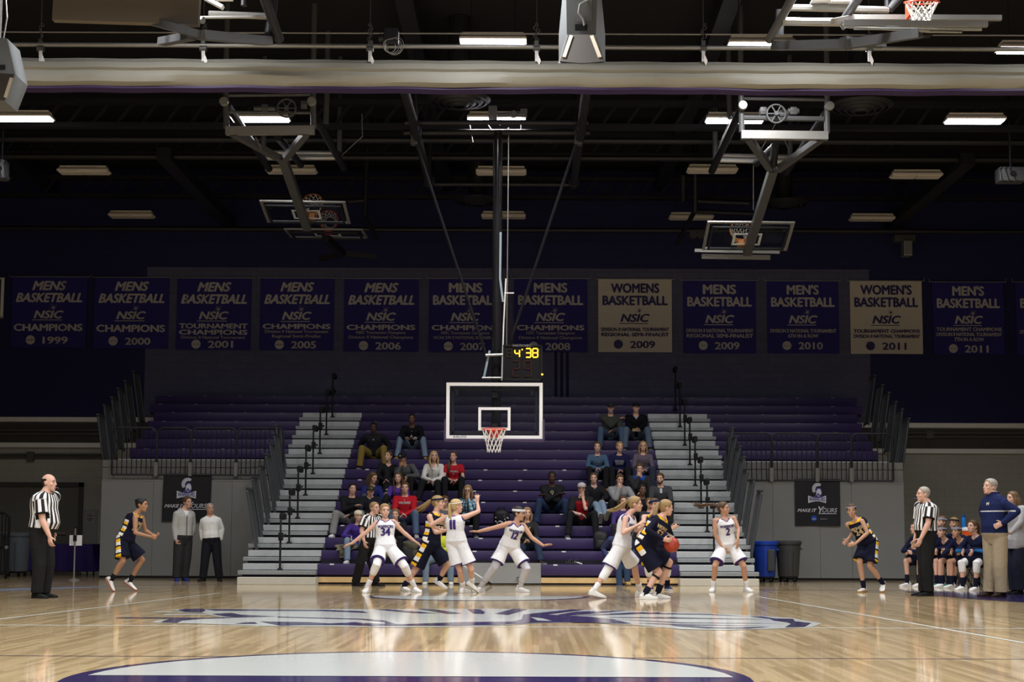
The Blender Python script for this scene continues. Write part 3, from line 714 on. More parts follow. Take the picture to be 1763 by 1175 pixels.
def digit(mb, segs, px0, px1, pt, pb, w, inset=.1):
    for s in segs:
        (a, b), (c, d) = SEG[s]; p = at(px0+(px1-px0)*a, pb+(pt-pb)*b, YS-.008); q = at(px0+(px1-px0)*c, pb+(pt-pb)*d, YS-.008)
        e = (q-p).normalized()*w*.35; mb.bar(p+e, q-e, w, .012, (0,1,0))
mb = MB(); digit(mb,'bcfg',885.5,895.5,602.5,615.5,.022); digit(mb,'abcdg',904,915,600.5,615.5,.022); digit(mb,'abcdefg',916,927,600.5,615.5,.022); mb.box(at(898,601,YS-.012),at(900,603.5,YS-.004))
mb.build('time_digits', m_amb, ck)['label'] = 'glowing amber digits 4:38'
mb = MB(); digit(mb,'abdeg',881,896,622,648,.022); digit(mb,'abcdfg',901,916,622,648,.022); mb.build('shot_digits', m_dim, ck)['label'] = 'unlit dark red digits'
mb = MB(); digit(mb,'abcdefg',872,882,602,615,.018); mb.build('spare_digit', m_dim2, ck)
MB().ball(at(933.5,645,YS-.03), .02).build('indicator', m_amb, ck)
MB().bar(at(866,604,YS+.1),at(860,604,YM),.06).bar(at(866,648,YS+.1),at(860,648,YM),.06).build('bracket', m_dark, ck)
# ---- hoops folded up under the roof
def tubes(o, name, segs, r, m, n=10):
    for a, b in segs: MB().tube([a, b], r, n).build(name, m, o, smooth=True)
def folded(o, S, m_arm):
    g = lambda t: at(*t)
    for t in S['hang']: MB().tube([g(t[0]), g(t[0])+V((0,0,1.6))], .05, 8).tube([g(t[0]), g(t[1])], .055, 10).build('hanger', m_grey, o, smooth=True)
    for a, b, r in S['bars']: MB().tube([g(a), g(b)], r, 8).build('cross_pipe', m_grey, o, smooth=True)
    for a, b in S['chan']: MB().bar(g(a), g(b), .13, .15).build('channel', m_galv, o)
    for a, b in S['arms']: MB().bar(g(a), g(b), .13, .11).build('yoke_arm', m_arm, o)
    for a, b in S['stem']: MB().bar(g(a), g(b), .17, .15).build('mast', m_arm, o)
    for a, b in S['diag']: MB().tube([g(a), g(b)], .075, 10).build('fold_arm', m_dark, o, smooth=True)
    for a, b in S['back']: MB().tube([g(a), g(b)], .05, 8).build('rear_pipe', m_galv, o, smooth=True)
    for c in S['wheel']:
        c = g(c); mb = MB().ring(c, (0,1,0), .17, .018, 24, 6).lathe(c-V((0,.04,0)), [(.04,0),(.04,.08)], 12, (0,1,0))
        for k in range(6): mb.bar(c, c+V((.165*math.cos(k*1.047),0,.165*math.sin(k*1.047))), .02)
        mb.build('winch_wheel', m_grey, o)
    for c, w in S['motor']:
        c = g(c); MB().lathe(c-V((w,0,0)), [(.05,0),(.055,.02),(.055,w*2-.02),(.05,w*2)], 12, (1,0,0)).box(c-V((.06,.05,.07)), c+V((.06,.06,.07)), .01).build('motor', m_grey, o, smooth=True)
    for t in S.get('pull', []):
        c = g(t); MB().lathe(c-V((0,.06,0)), [(.075,0),(.085,.02),(.085,.08),(.05,.1)], 14, (0,1,0)).build('pulley', m_galv, o)
    for a, b in S.get('cab', []): MB().tube([g(a), g(b)], .01, 5).build('cable', m_galv, o)
def tilted_board(o, tl, tr, bl_, br, rimc, m_r):
    """board seen from below; four measured corners (x, y, depth)"""
    TL, TR, BL, BR = at(*tl), at(*tr), at(*bl_), at(*br)
    ux = ((TR-TL)+(BR-BL)).normalized(); c = (BL+BR)/2; uy = ((TL+TR)/2-c); uy = (uy-ux*uy.dot(ux)).normalized(); n = ux.cross(uy)   # n: away from face
    face = n if n.z > 0 else -n
    board(o, lambda u, v, d: c+ux*u+uy*v-face*(d+.0), m_galv, pad=False)
    k = at(*rimc); ax = uy
    base = c+uy*.155
    cc = base+face*.38+ux*((k-base).dot(ux))
    rim(o, cc, -uy, -face, uy, m_r, nh=.30)
gy = 27.0
S = dict(hang=[((388.6,150,gy),(390,222,gy)),((539,152,gy),(540,222,gy)),((562.8,156,gy+2),(561.5,213,gy+2)),((454,205,gy+3.6),(454,262,gy+3.6)),((584.6,205,gy+3.6),(584.6,262,gy+3.6))],
  bars=[((388,164.5,gy),(540,163,gy),.032),((390,193,gy),(540,194.5,gy),.03)], chan=[((389,225.8,gy),(541.5,224.4,gy))],
  arms=[((401,230,gy),(483,274,gy+1.6)),((527,230,gy),(490,274,gy+1.6))], stem=[((486.5,272,gy+1.6),(529,393,gy+5.2))],
  diag=[((391,180,gy),(463.5,291,gy+4)),((547,207,gy+.5),(592,290,gy+4.2)),((478,236,gy+1),(518,284,gy+3.5))],
  back=[((466,263,gy+3.6),(578,264,gy+3.6)),((452,272.5,gy+3.5),(582,272,gy+3.5))], wheel=[(493.4,186.3,gy-.1)], motor=[((456,187,gy),.2),((524,181,gy),.06)], pull=[(386,175.4,gy-.1),(537,175,gy-.1)],
  cab=[((392,180,gy),(432,238,gy+.6)),((440,236,gy),(452,262,gy+1)),((505,298,gy+4),(505,330,gy+4.6)),((623,196,gy+3),(624,235,gy+3)),((624,235,gy+3),(588,268,gy+3.5))])
hl = empty('basketball_hoop', at(465,224,gy), 'basketball hoop folded up under the roof on the left, glass board seen from below', 'basketball hoop', 'hoops folded up under the roof')
folded(hl, S, m_grey)
tilted_board(hl, (446.6,347.5,31.4), (593.3,350.2,31.4), (461.3,381.8,32.35), (603.1,383.7,32.35), (534,340,31.9), m_rimo)
hl2 = empty('basketball_hoop', at(557,396,34.2), 'far folded hoop seen edge-on just below the left folded backboard', 'basketball hoop', 'hoops folded up under the roof')
tilted_board(hl2, (489.3,394,34.0), (626,395.5,34.0), (505,408,35.0), (630,409,35.0), (560,388,34.3), m_rim)
g = lambda *t: at(*t)
MB().bar(g(560,410,34.4), g(590,437,36.2), .16).build('mast', m_dark, hl2); MB().bar(g(590,437,36.2), g(648,443,36.4), .12).build('yoke_arm', m_dark, hl2); MB().bar(g(590,437,36.2), g(550,446,36.4), .12).build('yoke_arm', m_dark, hl2)
tubes(hl2, 'hanger', [(g(632,255,35),V((g(632,255,35).x,35,10.95))),(g(632,250,35),g(628,372,35)),(g(626,345,35),g(600,347,35)),(g(628,372,35),g(648,410,36.2))], .06, m_dark)
gy = 26.8
S = dict(hang=[((1275.7,156,gy),(1277,228,gy)),((1424,158,gy),(1424,230,gy)),((1231.3,212,gy+3.6),(1231.3,274,gy+3.6)),((1361,210,gy+3.6),(1360,270,gy+3.6)),((1255,160,gy+2),(1257,205,gy+2))],
  bars=[((1277,170,gy),(1425,172,gy),.032),((1280,203,gy),(1418,205,gy),.05)], chan=[((1276,232.6,gy),(1425,234.5,gy))],
  arms=[((1289,238,gy),(1326,291,gy+1.6)),((1413,239,gy),(1338,293,gy+1.6))], stem=[((1331,292,gy+1.6),(1286,436,gy+5.0))],
  diag=[((1279,180,gy),(1225.5,295,gy+4)),((1421,197,gy),(1353,297,gy+4)),((1334,252,gy+1),(1302,282,gy+3.3)),((1335,250,gy+.9),(1331,284,gy+1.5))],
  back=[((1240,268,gy+3.6),(1360,270.7,gy+3.6)),((1228,276,gy+3.5),(1362,279,gy+3.5))], wheel=[(1336.4,195.8,gy-.1)], motor=[((1314,191.5,gy),.07),((1366,191.7,gy),.1),((1348,196,gy+.05),.12)], pull=[(1278.5,182,gy-.1),(1428,183,gy-.1)],
  cab=[((1336,212,gy),(1310,258,gy+1)),((1260,200,gy+1),(1236,256,gy+3)),((1297,278,gy+4),(1297,362,gy+4.6)),((1350,240,gy+1),(1357,256,gy+1.4))])
hr = empty('basketball_hoop', at(1350,233,gy), 'basketball hoop folded up under the roof on the right, glass board seen from below', 'basketball hoop', 'hoops folded up under the roof')
folded(hr, S, m_grey)
tilted_board(hr, (1220.4,387.2,30.9), (1367,389,30.9), (1209,429,31.75), (1354,430,31.75), (1280,385,31.3), m_rimo)
MB().bar(g(1196,431.5,32.4), g(1342,434.5,32.4), .05, .07).bar(g(1208,442,32.6), g(1326,444,32.6), .05, .1).build('lower_rail', m_galv, hr)
hr2 = empty('basketball_hoop', at(1190,372,36.2), 'far folded hoop frame in the dark left of the right folded backboard', 'basketball hoop', 'hoops folded up under the roof')
tubes(hr2, 'frame', [(g(1197,302,35.2),V((g(1197,302,35.2).x,35.2,10.95))),(g(1198,346,35.5),g(1290,350,35.5)),(g(1198,364,36),g(1296,368,36)),(g(1197,300,35.2),g(1197,365,35.5)),(g(1197,362,35.5),g(1166,418,37.5)),(g(1176,300,35),g(1176,345,35.5))], .06, m_dark)
tubes(hr2, 'pulley', [(g(1194,404,35.5),g(1194,406,36)),(g(1207,404,35.5),g(1207,406,36))], .1, m_dark)
# near hoops cut off by the top of the picture
gy = 19.6
hn = empty('basketball_hoop', at(330,20,gy), 'folded hoop frame at the top left, cut off by the picture edge', 'basketball hoop', 'hoops folded up under the roof')
for a, b, w, h in (((216,24,gy),(345,60,gy-.6),.13,.10),((345,60,gy-.6),(462,71,gy+1.2),.14,.12),((278,72,gy+.4),(330,62,gy-.4),.12,.1)): MB().bar(g(*a), g(*b), w, h).build('yoke_arm', m_grey, hn)
MB().bar(g(212,25,gy), g(236,25,gy+.1), .16, .1).build('arm_cap', m_black, hn)
for a, b, r in (((159,32,gy+1),(459,29,gy+1),.022),((130,23,gy+.5),(340,21,gy+.5),.015),((300,28,gy+.2),(350,35,gy),.05),((360,24,gy+1.2),(460,28,gy+1.2),.05)): MB().tube([g(*a), g(*b)], r, 8).build('cross_pipe', m_galv, hn, smooth=True)
for a, b in (((446,-30,gy),(481,68,gy+1.4)),((474,-30,gy+1.2),(462,72,gy+1.3))): MB().tube([g(*a), g(*b)], .07, 10).build('fold_arm', m_dark, hn, smooth=True)
MB().bar(g(95,-14,gy-.3), g(345,-6,gy-.3), .12, .8, (0,0,1)).build('backboard', mat('tan board edge', (.12,.10,.075), .6), hn)
for px_ in (250,420): MB().tube([g(px_,10,gy+.8),V((g(px_,10,gy+.8).x,gy+.8,10.95))], .045, 8).build('hanger', m_dark, hn)
MB().bar(g(128,8,gy), g(335,7,gy), .03, .10).build('board_rail', m_link, hn)
MB().bar(g(352,-4,gy), g(384,13,gy), .1, .05).box(g(368,-8,gy), g(402,3,gy+.2), .01).build('winch', m_white, hn)
gy = 19.4
hm = empty('basketball_hoop', at(1500,20,gy), 'folded hoop at the top right with its white net showing', 'basketball hoop', 'hoops folded up under the roof')
for a, b, w, h in (((1335,79,gy+1.2),(1460,76,gy-.6),.14,.12),((1460,76,gy-.6),(1586,57,gy+.1),.13,.12),((1520,76,gy+.4),(1452,70,gy-.2),.11,.1)): MB().bar(g(*a), g(*b), w, h).build('yoke_arm', m_grey, hm)
MB().bar(g(1585,58,gy+.1), g(1603,56,gy+.12), .17, .1).build('arm_cap', m_black, hm)
P1, P2 = g(1434,36,gy-.2), g(1724,33,gy-.2)
board_e = MB().prism([g(1434,41,gy-.7),g(1434,35,gy-.7),g(1467,28,gy+.5),g(1467,33,gy+.5)], (0.0,0,0)) if False else MB()
for a, b in (((1434,36.5,gy-.5),(1467,29.5,gy+.6)),((1467,30,gy+.6),(1724,31,gy+.6)),((1452,40,gy-.3),(1700,42,gy-.3))): board_e.bar(g(*a), g(*b), .06, .07)
board_e.build('backboard_frame', m_galv, hm)
MB().prism([g(1450,40,gy-.3),g(1470,34,gy+.5),g(1715,35,gy+.5),g(1700,42,gy-.3)], (0,0,-.02)).build('backboard', m_glass, hm)
for a, b, r in (((1453,46,gy),(1600,54,gy),.02),((1470,49,gy),(1690,51,gy),.02),((1600,54.5,gy),(1656,55.5,gy),.015),((1347,37,gy+.6),(1448,38.5,gy+.6),.06),((1358,13,gy+.8),(1530,17,gy+.8),.05),((1448,42,gy-.1),(1454,50,gy-.1),.03)): MB().tube([g(*a), g(*b)], r, 8).build('cross_pipe', m_galv, hm, smooth=True)
for a, b in (((1368,-10,gy),(1324,69,gy+1.2)),((1486,-14,gy),(1456,29,gy+.5)),((1556,-12,gy+.8),(1531,16,gy+.8)),((1343,16,gy+1.1),(1342,60,gy+1.2))): MB().tube([g(*a), g(*b)], .06, 10).build('fold_arm', m_grey, hm, smooth=True)
MB().box(g(1400,-6,gy+.6),g(1427,11,gy+.9),.03).box(g(1431,-2,gy+.6),g(1459,12,gy+.9),.03).build('winch', m_white, hm, smooth=True)
for px_ in (1362,1528): MB().tube([g(px_,14,gy+.8),V((g(px_,14,gy+.8).x,gy+.8,10.95))], .045, 8).build('hanger', m_dark, hm)
c = g(1587,4,gy); MB().ring(c, (0,-.25,1), .228, .011, 28, 8).box(c+V((-.12,.2,-.1)), c+V((-.08,.4,.1))).build('rim', m_rim, hm, smooth=True)
net(c, (0,.12,-1), r=.22, h=.24, n=12, th=.009).build('net', m_cord, hm)['label'] = 'white cord net'
# ------------------------------------------------------------------ small things under the roof
def gadget(name, px, py, Y, w, h, label, cat):
    p = at(px,py,Y); o = empty(name, p, label, cat)
    MB().box((p.x-w/2,Y-.15,p.z-h/2),(p.x+w/2,Y+.2,p.z+h/2),.03).build('body', m_grey, o, smooth=True)
    MB().lathe((p.x,Y-.2,p.z), [(.05,0),(.06,.05),(.06,.1)], 14, (0,1,0)).build('lens', m_black, o)
    MB().tube([(p.x,Y,p.z+h/2),(p.x,Y,p.z+h/2+.5),(p.x,Y,10.9)], .025, 8).build('mount', m_dark, o)
    mb = MB()
    for k in range(3): mb.tube([(p.x-w*.3+.1*k,Y-.1,p.z+h/2),(p.x-w*.5+.1*k,Y-.2,p.z+.1),(p.x-w*.4+.15*k,Y-.16,p.z-h*.6),(p.x+.1*k,Y,p.z-h*.4)], .009, 6)
    mb.build('cables', m_black, o, smooth=True)
gadget('projector', 1740, 302, 30.5, .55, .3, 'dark projector with hanging cables at the right edge under the roof', 'projector')
gadget('projector', 3, 293, 30.5, .2, .4, 'dark cabled unit at the left edge under the roof', 'projector')
p = at(1557,424,39.6); o = empty('camera_housing', p, 'dusty grey box on a bracket above the white banner on the right', 'camera')
MB().box(p+V((-.28,-.1,.12)), p+V((.28,.2,.3)), .02).build('plate', m_grey, o); MB().box(p+V((-.08,-.25,-.3)), p+V((.16,.1,.12)), .03).build('body', m_galv, o)
MB().tube([p+V((0,.1,.3)), p+V((0,.1,2.4))], .04, 8).build('mount', m_dark, o)
# ================================================================== BANNERS ON THE BACK WALL
YW = GY_BACK-.055
m_bblue = mat('royal blue banner cloth', (.022,.018,.165), .7, var=.10, scale=2); m_bwhite = mat('cream banner cloth', (.58,.54,.46), .75, var=.06, scale=2)
m_lw = mat('silver white lettering', (.50,.48,.46), .6); m_lb = mat('dark violet lettering', (.035,.03,.13), .6)
m_bseal = mat('grey seal lettering', (.20,.20,.28), .6)
BN = [ # left, right, top, bottom (px), white?, lines, year, label words
 (22,147,477,599,0,'M',['CHAMPIONS'],'1999'),(164,289,478,601,0,'M',['CHAMPIONS'],'2000'),(306,431,479,603,0,'M',['TOURNAMENT','CHAMPIONS','~Division II National Tournament'],'2001'),
 (449,574,479,604,0,'M',['CHAMPIONS','~Division II National Tournament','~Regional Semi-Finalist'],'2005'),(593,720,480,606,0,'M',['CHAMPIONS','~NSIC Tournament Champions','~Division II National Champions'],'2006'),
 (739,864,480,607,0,'N',['CHAMPIONS','~NSIC Tournament Champions','~NCAA DIV II NATIONAL RUNNER-UP'],'2007'),(885,1011,480,607,0,'N',['CHAMPIONS','~NSIC Tournament Champions','~Division II National Champions'],'2008'),
 (1030,1157,481,607,1,'W',['*DIVISION II NATIONAL TOURNAMENT','*REGIONAL SEMI-FINALIST'],'2009'),(1176,1302,483,609,0,'N',['*DIVISION II NATIONAL TOURNAMENT','*REGIONAL SEMI-FINALIST'],'2009'),
 (1320,1445,484,609,0,'P',['*DIVISION II NATIONAL TOURNAMENT','*6TH IN A ROW'],'2010'),(1463,1589,484,610,1,'Q',['*TOURNAMENT CHAMPIONS','*DIVISION II NATIONAL TOURNAMENT'],'2011'),
 (1605,1730,486,611,0,'P',['*TOURNAMENT CHAMPIONS','*DIVISION II NATIONAL TOURNAMENT','*7TH IN A ROW'],'2011'),(1748,1873,486,611,0,'P',['*DIVISION II NATIONAL TOURNAMENT'],'2012')]
HD = {'M':("MENS",.46,.28),'N':("MENS",.46,0),'W':("WOMENS",.66,0),'P':("MEN'S",.45,0),'Q':("WOMEN'S",.72,0)}
def banner(k, b):
    x0, x1, y0, y1, wh, head, lines, year = b
    a, c = at(x0,y0,YW), at(x1,y1,YW); w, h = c.x-a.x, a.z-c.z
    wav = lambda u, v: -.010*(1+math.sin(u*9+k))*v-.010*(1+math.sin(u*4+v*5+k*2))*v
    P = lambda u, v, d=0: V((a.x+w*u, YW+wav(u,v)-d, a.z-h*v))
    lab = "%s pennant banner reading %s BASKETBALL %s, hung on the dark back wall" % ('cream' if wh else 'blue', HD[head][0], year)
    if (year, wh) == ('2011', 0): lab = "blue banner reading MEN'S BASKETBALL 2011, second from the right edge"
    if year == '2012': lab = 'blue banner cut off by the right edge of the picture'
    o = empty('championship_banner', (a.x+w/2, YW, c.z), lab, 'banner', 'championship banners')
    mb = MB(); nu, nv = 16, 14
    mb.add([P(i/nu,j/nv) for j in range(nv+1) for i in range(nu+1)]+[P(i/nu,j/nv,-.012) for j in range(nv+1) for i in range(nu+1)],
       [(j*(nu+1)+i,j*(nu+1)+i+1,(j+1)*(nu+1)+i+1,(j+1)*(nu+1)+i) for j in range(nv) for i in range(nu)]+[((nv+1)*(nu+1)+j*(nu+1)+i,(nv+1)*(nu+1)+(j+1)*(nu+1)+i,(nv+1)*(nu+1)+(j+1)*(nu+1)+i+1,(nv+1)*(nu+1)+j*(nu+1)+i+1) for j in range(nv) for i in range(nu)])
    mb.build('cloth', m_bwhite if wh else m_bblue, o, smooth=True)
    MB().tube([P(-.04,-.004), P(1.04,-.004)], .014, 6).tube([P(-.04,0),P(-.04,-.05)],.008,5).tube([P(1.04,0),P(1.04,-.05)],.008,5).build('rod', m_galv, o)
    lm = m_lb if wh else m_lw; mb = MB()
    def line(t, v, hh, ww, u=.5, bold=.02, shear=0.0):
        vs, fs = text_bm(t, 1.0, bold=bold, shear=shear)
        xs = [p[0] for p in vs]; ys = [p[1] for p in vs]; mw = max(xs)-min(xs); mx = (max(xs)+min(xs))/2
        cap = .73
        mb.add([P(u+(x-mx)/mw*ww, v-(y/cap)*hh, .022) for x, y in vs], fs)
    hd, hw, sh = HD[head]
    line(hd, .185, .13, hw, bold=.045, shear=sh); line('BASKETBALL', .355, .13, .89, bold=.045, shear=sh)
    nb = .575 if len(lines) == 3 else .585
    line('NSIC', nb, .11, .40, bold=.04, shear=.25)
    for j in range(9):                                # little starburst over the i
        t = j*2*math.pi/9; r = .075 if j % 2 else .05; p = P(.56,.435,.022)
        mb.add([p+V((math.cos(t)*r*w,0,math.sin(t)*r*h)), p+V((math.cos(t+1.57)*.006,0,math.sin(t+1.57)*.006)), p+V((math.cos(t-1.57)*.006,0,math.sin(t-1.57)*.006))], [(0,1,2)])
    mb.add([P(.28,nb+.022,.022),P(.68,nb+.022,.022),P(.68,nb+.031,.022),P(.28,nb+.031,.022)], [(0,1,2,3)])
    v = .665 if len(lines) < 3 else .628; yb = .945 if len(lines) < 3 else .972
    for t in lines:
        if t[0] == '~': line(t[1:], v+.045, .042, .86 if len(t) > 26 else .66, bold=.025); v += .064
        elif t[0] == '*': line(t[1:], v+.05, .05, .92 if len(t) > 18 else .42, bold=.04); v += .07
        else: line(t, v+(.10 if len(lines) == 1 else .075), .10 if len(lines) == 1 else .07, .92, bold=.04); v += .14 if len(lines) == 1 else .087
    line(year, yb, .10, .34, u=.60, bold=.03)
    mb.build('lettering', lm, o, world=True)
    mb = MB(); q = P(.27,yb-.05,.024); mb.add([q+V((.062*w*math.cos(t*.2618),0,.062*w*math.sin(t*.2618))) for t in range(24)], [tuple(range(24))])
    mb.build('seal', lm, o)
    mb = MB(); vs, fs = text_bm('NCAA', .1, bold=.03); mw = max(p[0] for p in vs)-min(p[0] for p in vs)
    mb.add([q+V((x/mw*.11*w,-.004,y*.5-.02)) for x, y in vs], fs); mb.build('seal_lettering', m_bseal, o)
for k, b in enumerate(BN): banner(k, b)
# a white framed board at the left edge of the wall
o = tag(MB().box(at(-60,479,YW), at(4,549,YW+.06)).build('wall_sign', m_navy), 'dark sign with a pale border, cut off by the left edge', 'sign')
fr = MB()
for a, b in (((-60,478),(5,481)),((-60,546),(5,549)),((2.5,478),(5.5,549))): fr.box(at(*a,YW-.03), at(*b,YW))
fr.build('border', m_trimw, o)
# ================================================================== BLACK SLOGAN BANNERS ON THE PADDED WALL
m_bk = mat('black banner vinyl', (.010,.010,.013), .55, var=.2, scale=2); m_em = mat('emblem white', (.60,.60,.66), .6); m_emb = mat('emblem violet', (.06,.06,.26), .6)
m_ncaab = mat('bright blue disc', (.01,.06,.42), .5)
def slogan(x0, x1, y0, y1, label, skew=0):
    Y = YB-.10; a, b = at(x0,y0,Y), at(x1,y1,Y); w, h = b.x-a.x, a.z-b.z
    P = lambda u, v, d=0: V((a.x+w*(u+skew*(v)), Y-.01*math.sin(u*6+v*3)-d, a.z-h*v))
    o = empty('slogan_banner', (a.x+w/2,Y,b.z), label, 'banner', 'black slogan banners')
    n = 10; mb = MB(); K = (n+1)*(n+1)
    mb.add([P(i/n,j/n,d) for d in (0,-.012) for j in range(n+1) for i in range(n+1)], [(q*K+j*(n+1)+i,q*K+j*(n+1)+i+1,q*K+(j+1)*(n+1)+i+1,q*K+(j+1)*(n+1)+i) for q in (0,1) for j in range(n) for i in range(n)])
    mb.build('vinyl', m_bk, o, smooth=True)
    # emblem: measured on the right-hand banner in a 0..1 square
    q = lambda pts, d=.014: [P(x, y, d) for x, y in pts]
    arc = lambda cx, cy, rx, ry, t0, t1, n=16: [(cx+rx*math.cos(t0+(t1-t0)*i/n), cy-ry*math.sin(t0+(t1-t0)*i/n)) for i in range(n+1)]
    e = MB(); outer = arc(.505,.215,.125,.13,math.pi*1.22,math.pi*.28); inner = arc(.525,.235,.075,.085,math.pi*.36,math.pi*1.15)
    for i in range(16):
        e.add(q([outer[i],outer[i+1],inner[15-i],inner[16-i]]), [(0,1,2,3)])
    ribbon_t = lambda x: .375+.045*math.sin((x-.29)/.40*math.pi); ribbon_b = lambda x: .515-.035*math.sin((x-.30)/.38*math.pi)
    xs = [.29+.40*i/12 for i in range(13)]
    for i in range(12): e.add(q([(xs[i],ribbon_t(xs[i])-.02),(xs[i+1],ribbon_t(xs[i+1])-.02),(xs[i+1]*.985+.008,ribbon_b(xs[i+1])),(xs[i]*.985+.008,ribbon_b(xs[i]))]), [(0,1,2,3)])
    e.build('emblem', m_em, o)['label'] = 'white plumed helmet emblem over a ribbon'
    e = MB()
    for i in range(15):
        t = math.pi*(1.20-.9*i/15); e.add(q([(.505+.122*math.cos(t),.215-.127*math.sin(t)),(.505+.122*math.cos(t-.05),.215-.127*math.sin(t-.05)),(.525+.08*math.cos(t-.03),.235-.09*math.sin(t-.03))],.017), [(0,1,2)])
    e.add(q([(.46,.30),(.455,.24),(.48,.20),(.52,.185),(.57,.20),(.60,.25),(.595,.32),(.58,.36),(.60,.385),(.42,.385),(.45,.35)],.016), [tuple(range(11))])
    e.build('emblem_shade', m_emb, o)
    e = MB(); e.add(q([(.475,.34),(.475,.26),(.50,.225),(.535,.205),(.565,.225),(.585,.27),(.585,.335),(.56,.33),(.545,.345),(.53,.30),(.50,.31),(.485,.355)],.02), [tuple(range(12))])
    e.add(q([(.50,.375),(.52,.345),(.545,.375)],.02), [(0,1,2)]); e.build('emblem_helmet', m_em, o)
    mb = MB()
    def line(t, u, v, hh, ww, bold=.03, shear=0, bend=0, m=mb, d=.02):
        vs, fs = text_bm(t, 1.0, bold=bold, shear=shear); xs_ = [p[0] for p in vs]; mw = max(xs_)-min(xs_); mx = (max(xs_)+min(xs_))/2
        m.add([P(u+(x-mx)/mw*ww, v-(y/.73)*hh*(1+bend*abs((x-mx)/mw)) - bend*0.03*math.cos((x-mx)/mw*3), d) for x, y in vs], fs)
    e = MB(); line('WARRIORS', .49, .485, .075, .355, .03, 0, .7, e, .019); e.build('emblem_lettering', m_emb, o)
    line('MAKE IT', .265, .705, .072, .43, .04, .3); line('OURS', .765, .715, .095, .33, .02, .25); line('Y', .58, .75, .17, .14, .02, .3)
    mb.add(q([(.575,.735),(.92,.738),(.90,.748),(.575,.748)],.02), [(0,1,2,3)])
    line('Division II', .63, .865, .022, .14, .0)
    mb.build('lettering', m_em, o)['label'] = 'white slogan lettering MAKE IT YOURS'
    e = MB(); e.add(q(arc(.418,.845,.06,.062,0,6.28,24),.018), [tuple(range(25))]); e.build('seal', m_ncaab, o)
    e = MB(); line('NCAA', .418, .868, .03, .09, .04, 0, 0, e, .024); e.build('seal_lettering', m_em, o)
    return o
slogan(282,363,816,899,'black banner with helmet emblem behind the two standing men on the left', -.02)
slogan(1368,1447,825,906,'black banner with helmet emblem on the padded wall at the right')
# ================================================================== PEOPLE
def remesh(mb, vox, it=3, fac=.5):
    me = bpy.data.meshes.new('work'); me.from_pydata(mb.v, [], mb.f)
    o = bpy.data.objects.new('work', me); TS.collection.objects.link(o)
    m = o.modifiers.new('r', 'REMESH'); m.mode = 'VOXEL'; m.voxel_size = vox; m.use_smooth_shade = True
    s = o.modifiers.new('s', 'SMOOTH'); s.iterations = it; s.factor = fac
    TVL.update()
    r = bpy.data.meshes.new_from_object(o.evaluated_get(TVL.depsgraph))
    bpy.data.objects.remove(o); bpy.data.meshes.remove(me)
    return r
def co(me):
    a = np.empty(len(me.vertices)*3, np.float32); me.vertices.foreach_get('co', a); return a.reshape(-1,3)
def fc(me):
    a = np.empty(len(me.polygons)*3, np.float32); me.polygons.foreach_get('center', a); return a.reshape(-1,3)
def setmats(me, mats, idx=None):
    me.materials.clear()
    for m in mats: me.materials.append(m)
    if idx is not None: me.polygons.foreach_set('material_index', np.asarray(idx, np.int32))
    me.polygons.foreach_set('use_smooth', np.ones(len(me.polygons), bool)); me.update()
def cut(me, kill):
    bm = bmesh.new(); bm.from_mesh(me); bm.faces.ensure_lookup_table()
    bmesh.ops.delete(bm, geom=[bm.faces[i] for i in np.nonzero(kill)[0]], context='FACES'); bm.to_mesh(me); bm.free(); me.update()
def seg(P, a, b):
    """for points P: parameter along a-b, distance vector from the axis"""
    a = np.array(a); d = np.array(b)-a; L = np.dot(d,d); t = (P-a)@d/L; return t, P-a-np.outer(np.clip(t,-9,9), d)
def cmat(col, rough=.85, var=.05, spec=.15):
    k = 'cloth %.3f %.3f %.3f %.2f' % (*col, rough)
    if k in MATS: return MATS[k]
    m = mat(k, col, rough, spec=spec); n = m.node_tree.nodes; l = m.node_tree.links; b = n['Principled BSDF']   # soft folds and a little unevenness
    tc = n.new('ShaderNodeTexCoord'); mp = n.new('ShaderNodeMapping'); mp.inputs['Scale'].default_value = (9, 9, 4.5); no = n.new('ShaderNodeTexNoise')
    no.inputs['Scale'].default_value = 1; no.inputs['Detail'].default_value = 3; no.inputs['Distortion'].default_value = 1.2
    l.new(tc.outputs['Object'], mp.inputs[0]); l.new(mp.outputs[0], no.inputs['Vector'])
    bp = n.new('ShaderNodeBump'); bp.inputs['Strength'].default_value = .55; bp.inputs['Distance'].default_value = .035; l.new(no.outputs['Fac'], bp.inputs['Height']); l.new(bp.outputs[0], b.inputs['Normal'])
    return m
def skinm(col): return mat('skin %.3f %.3f %.3f' % col, col, .52, spec=.35, var=.06, scale=12)
def hairm(col): return mat('hair %.3f %.3f %.3f' % col, col, .55, spec=.4, var=.35, scale=55)
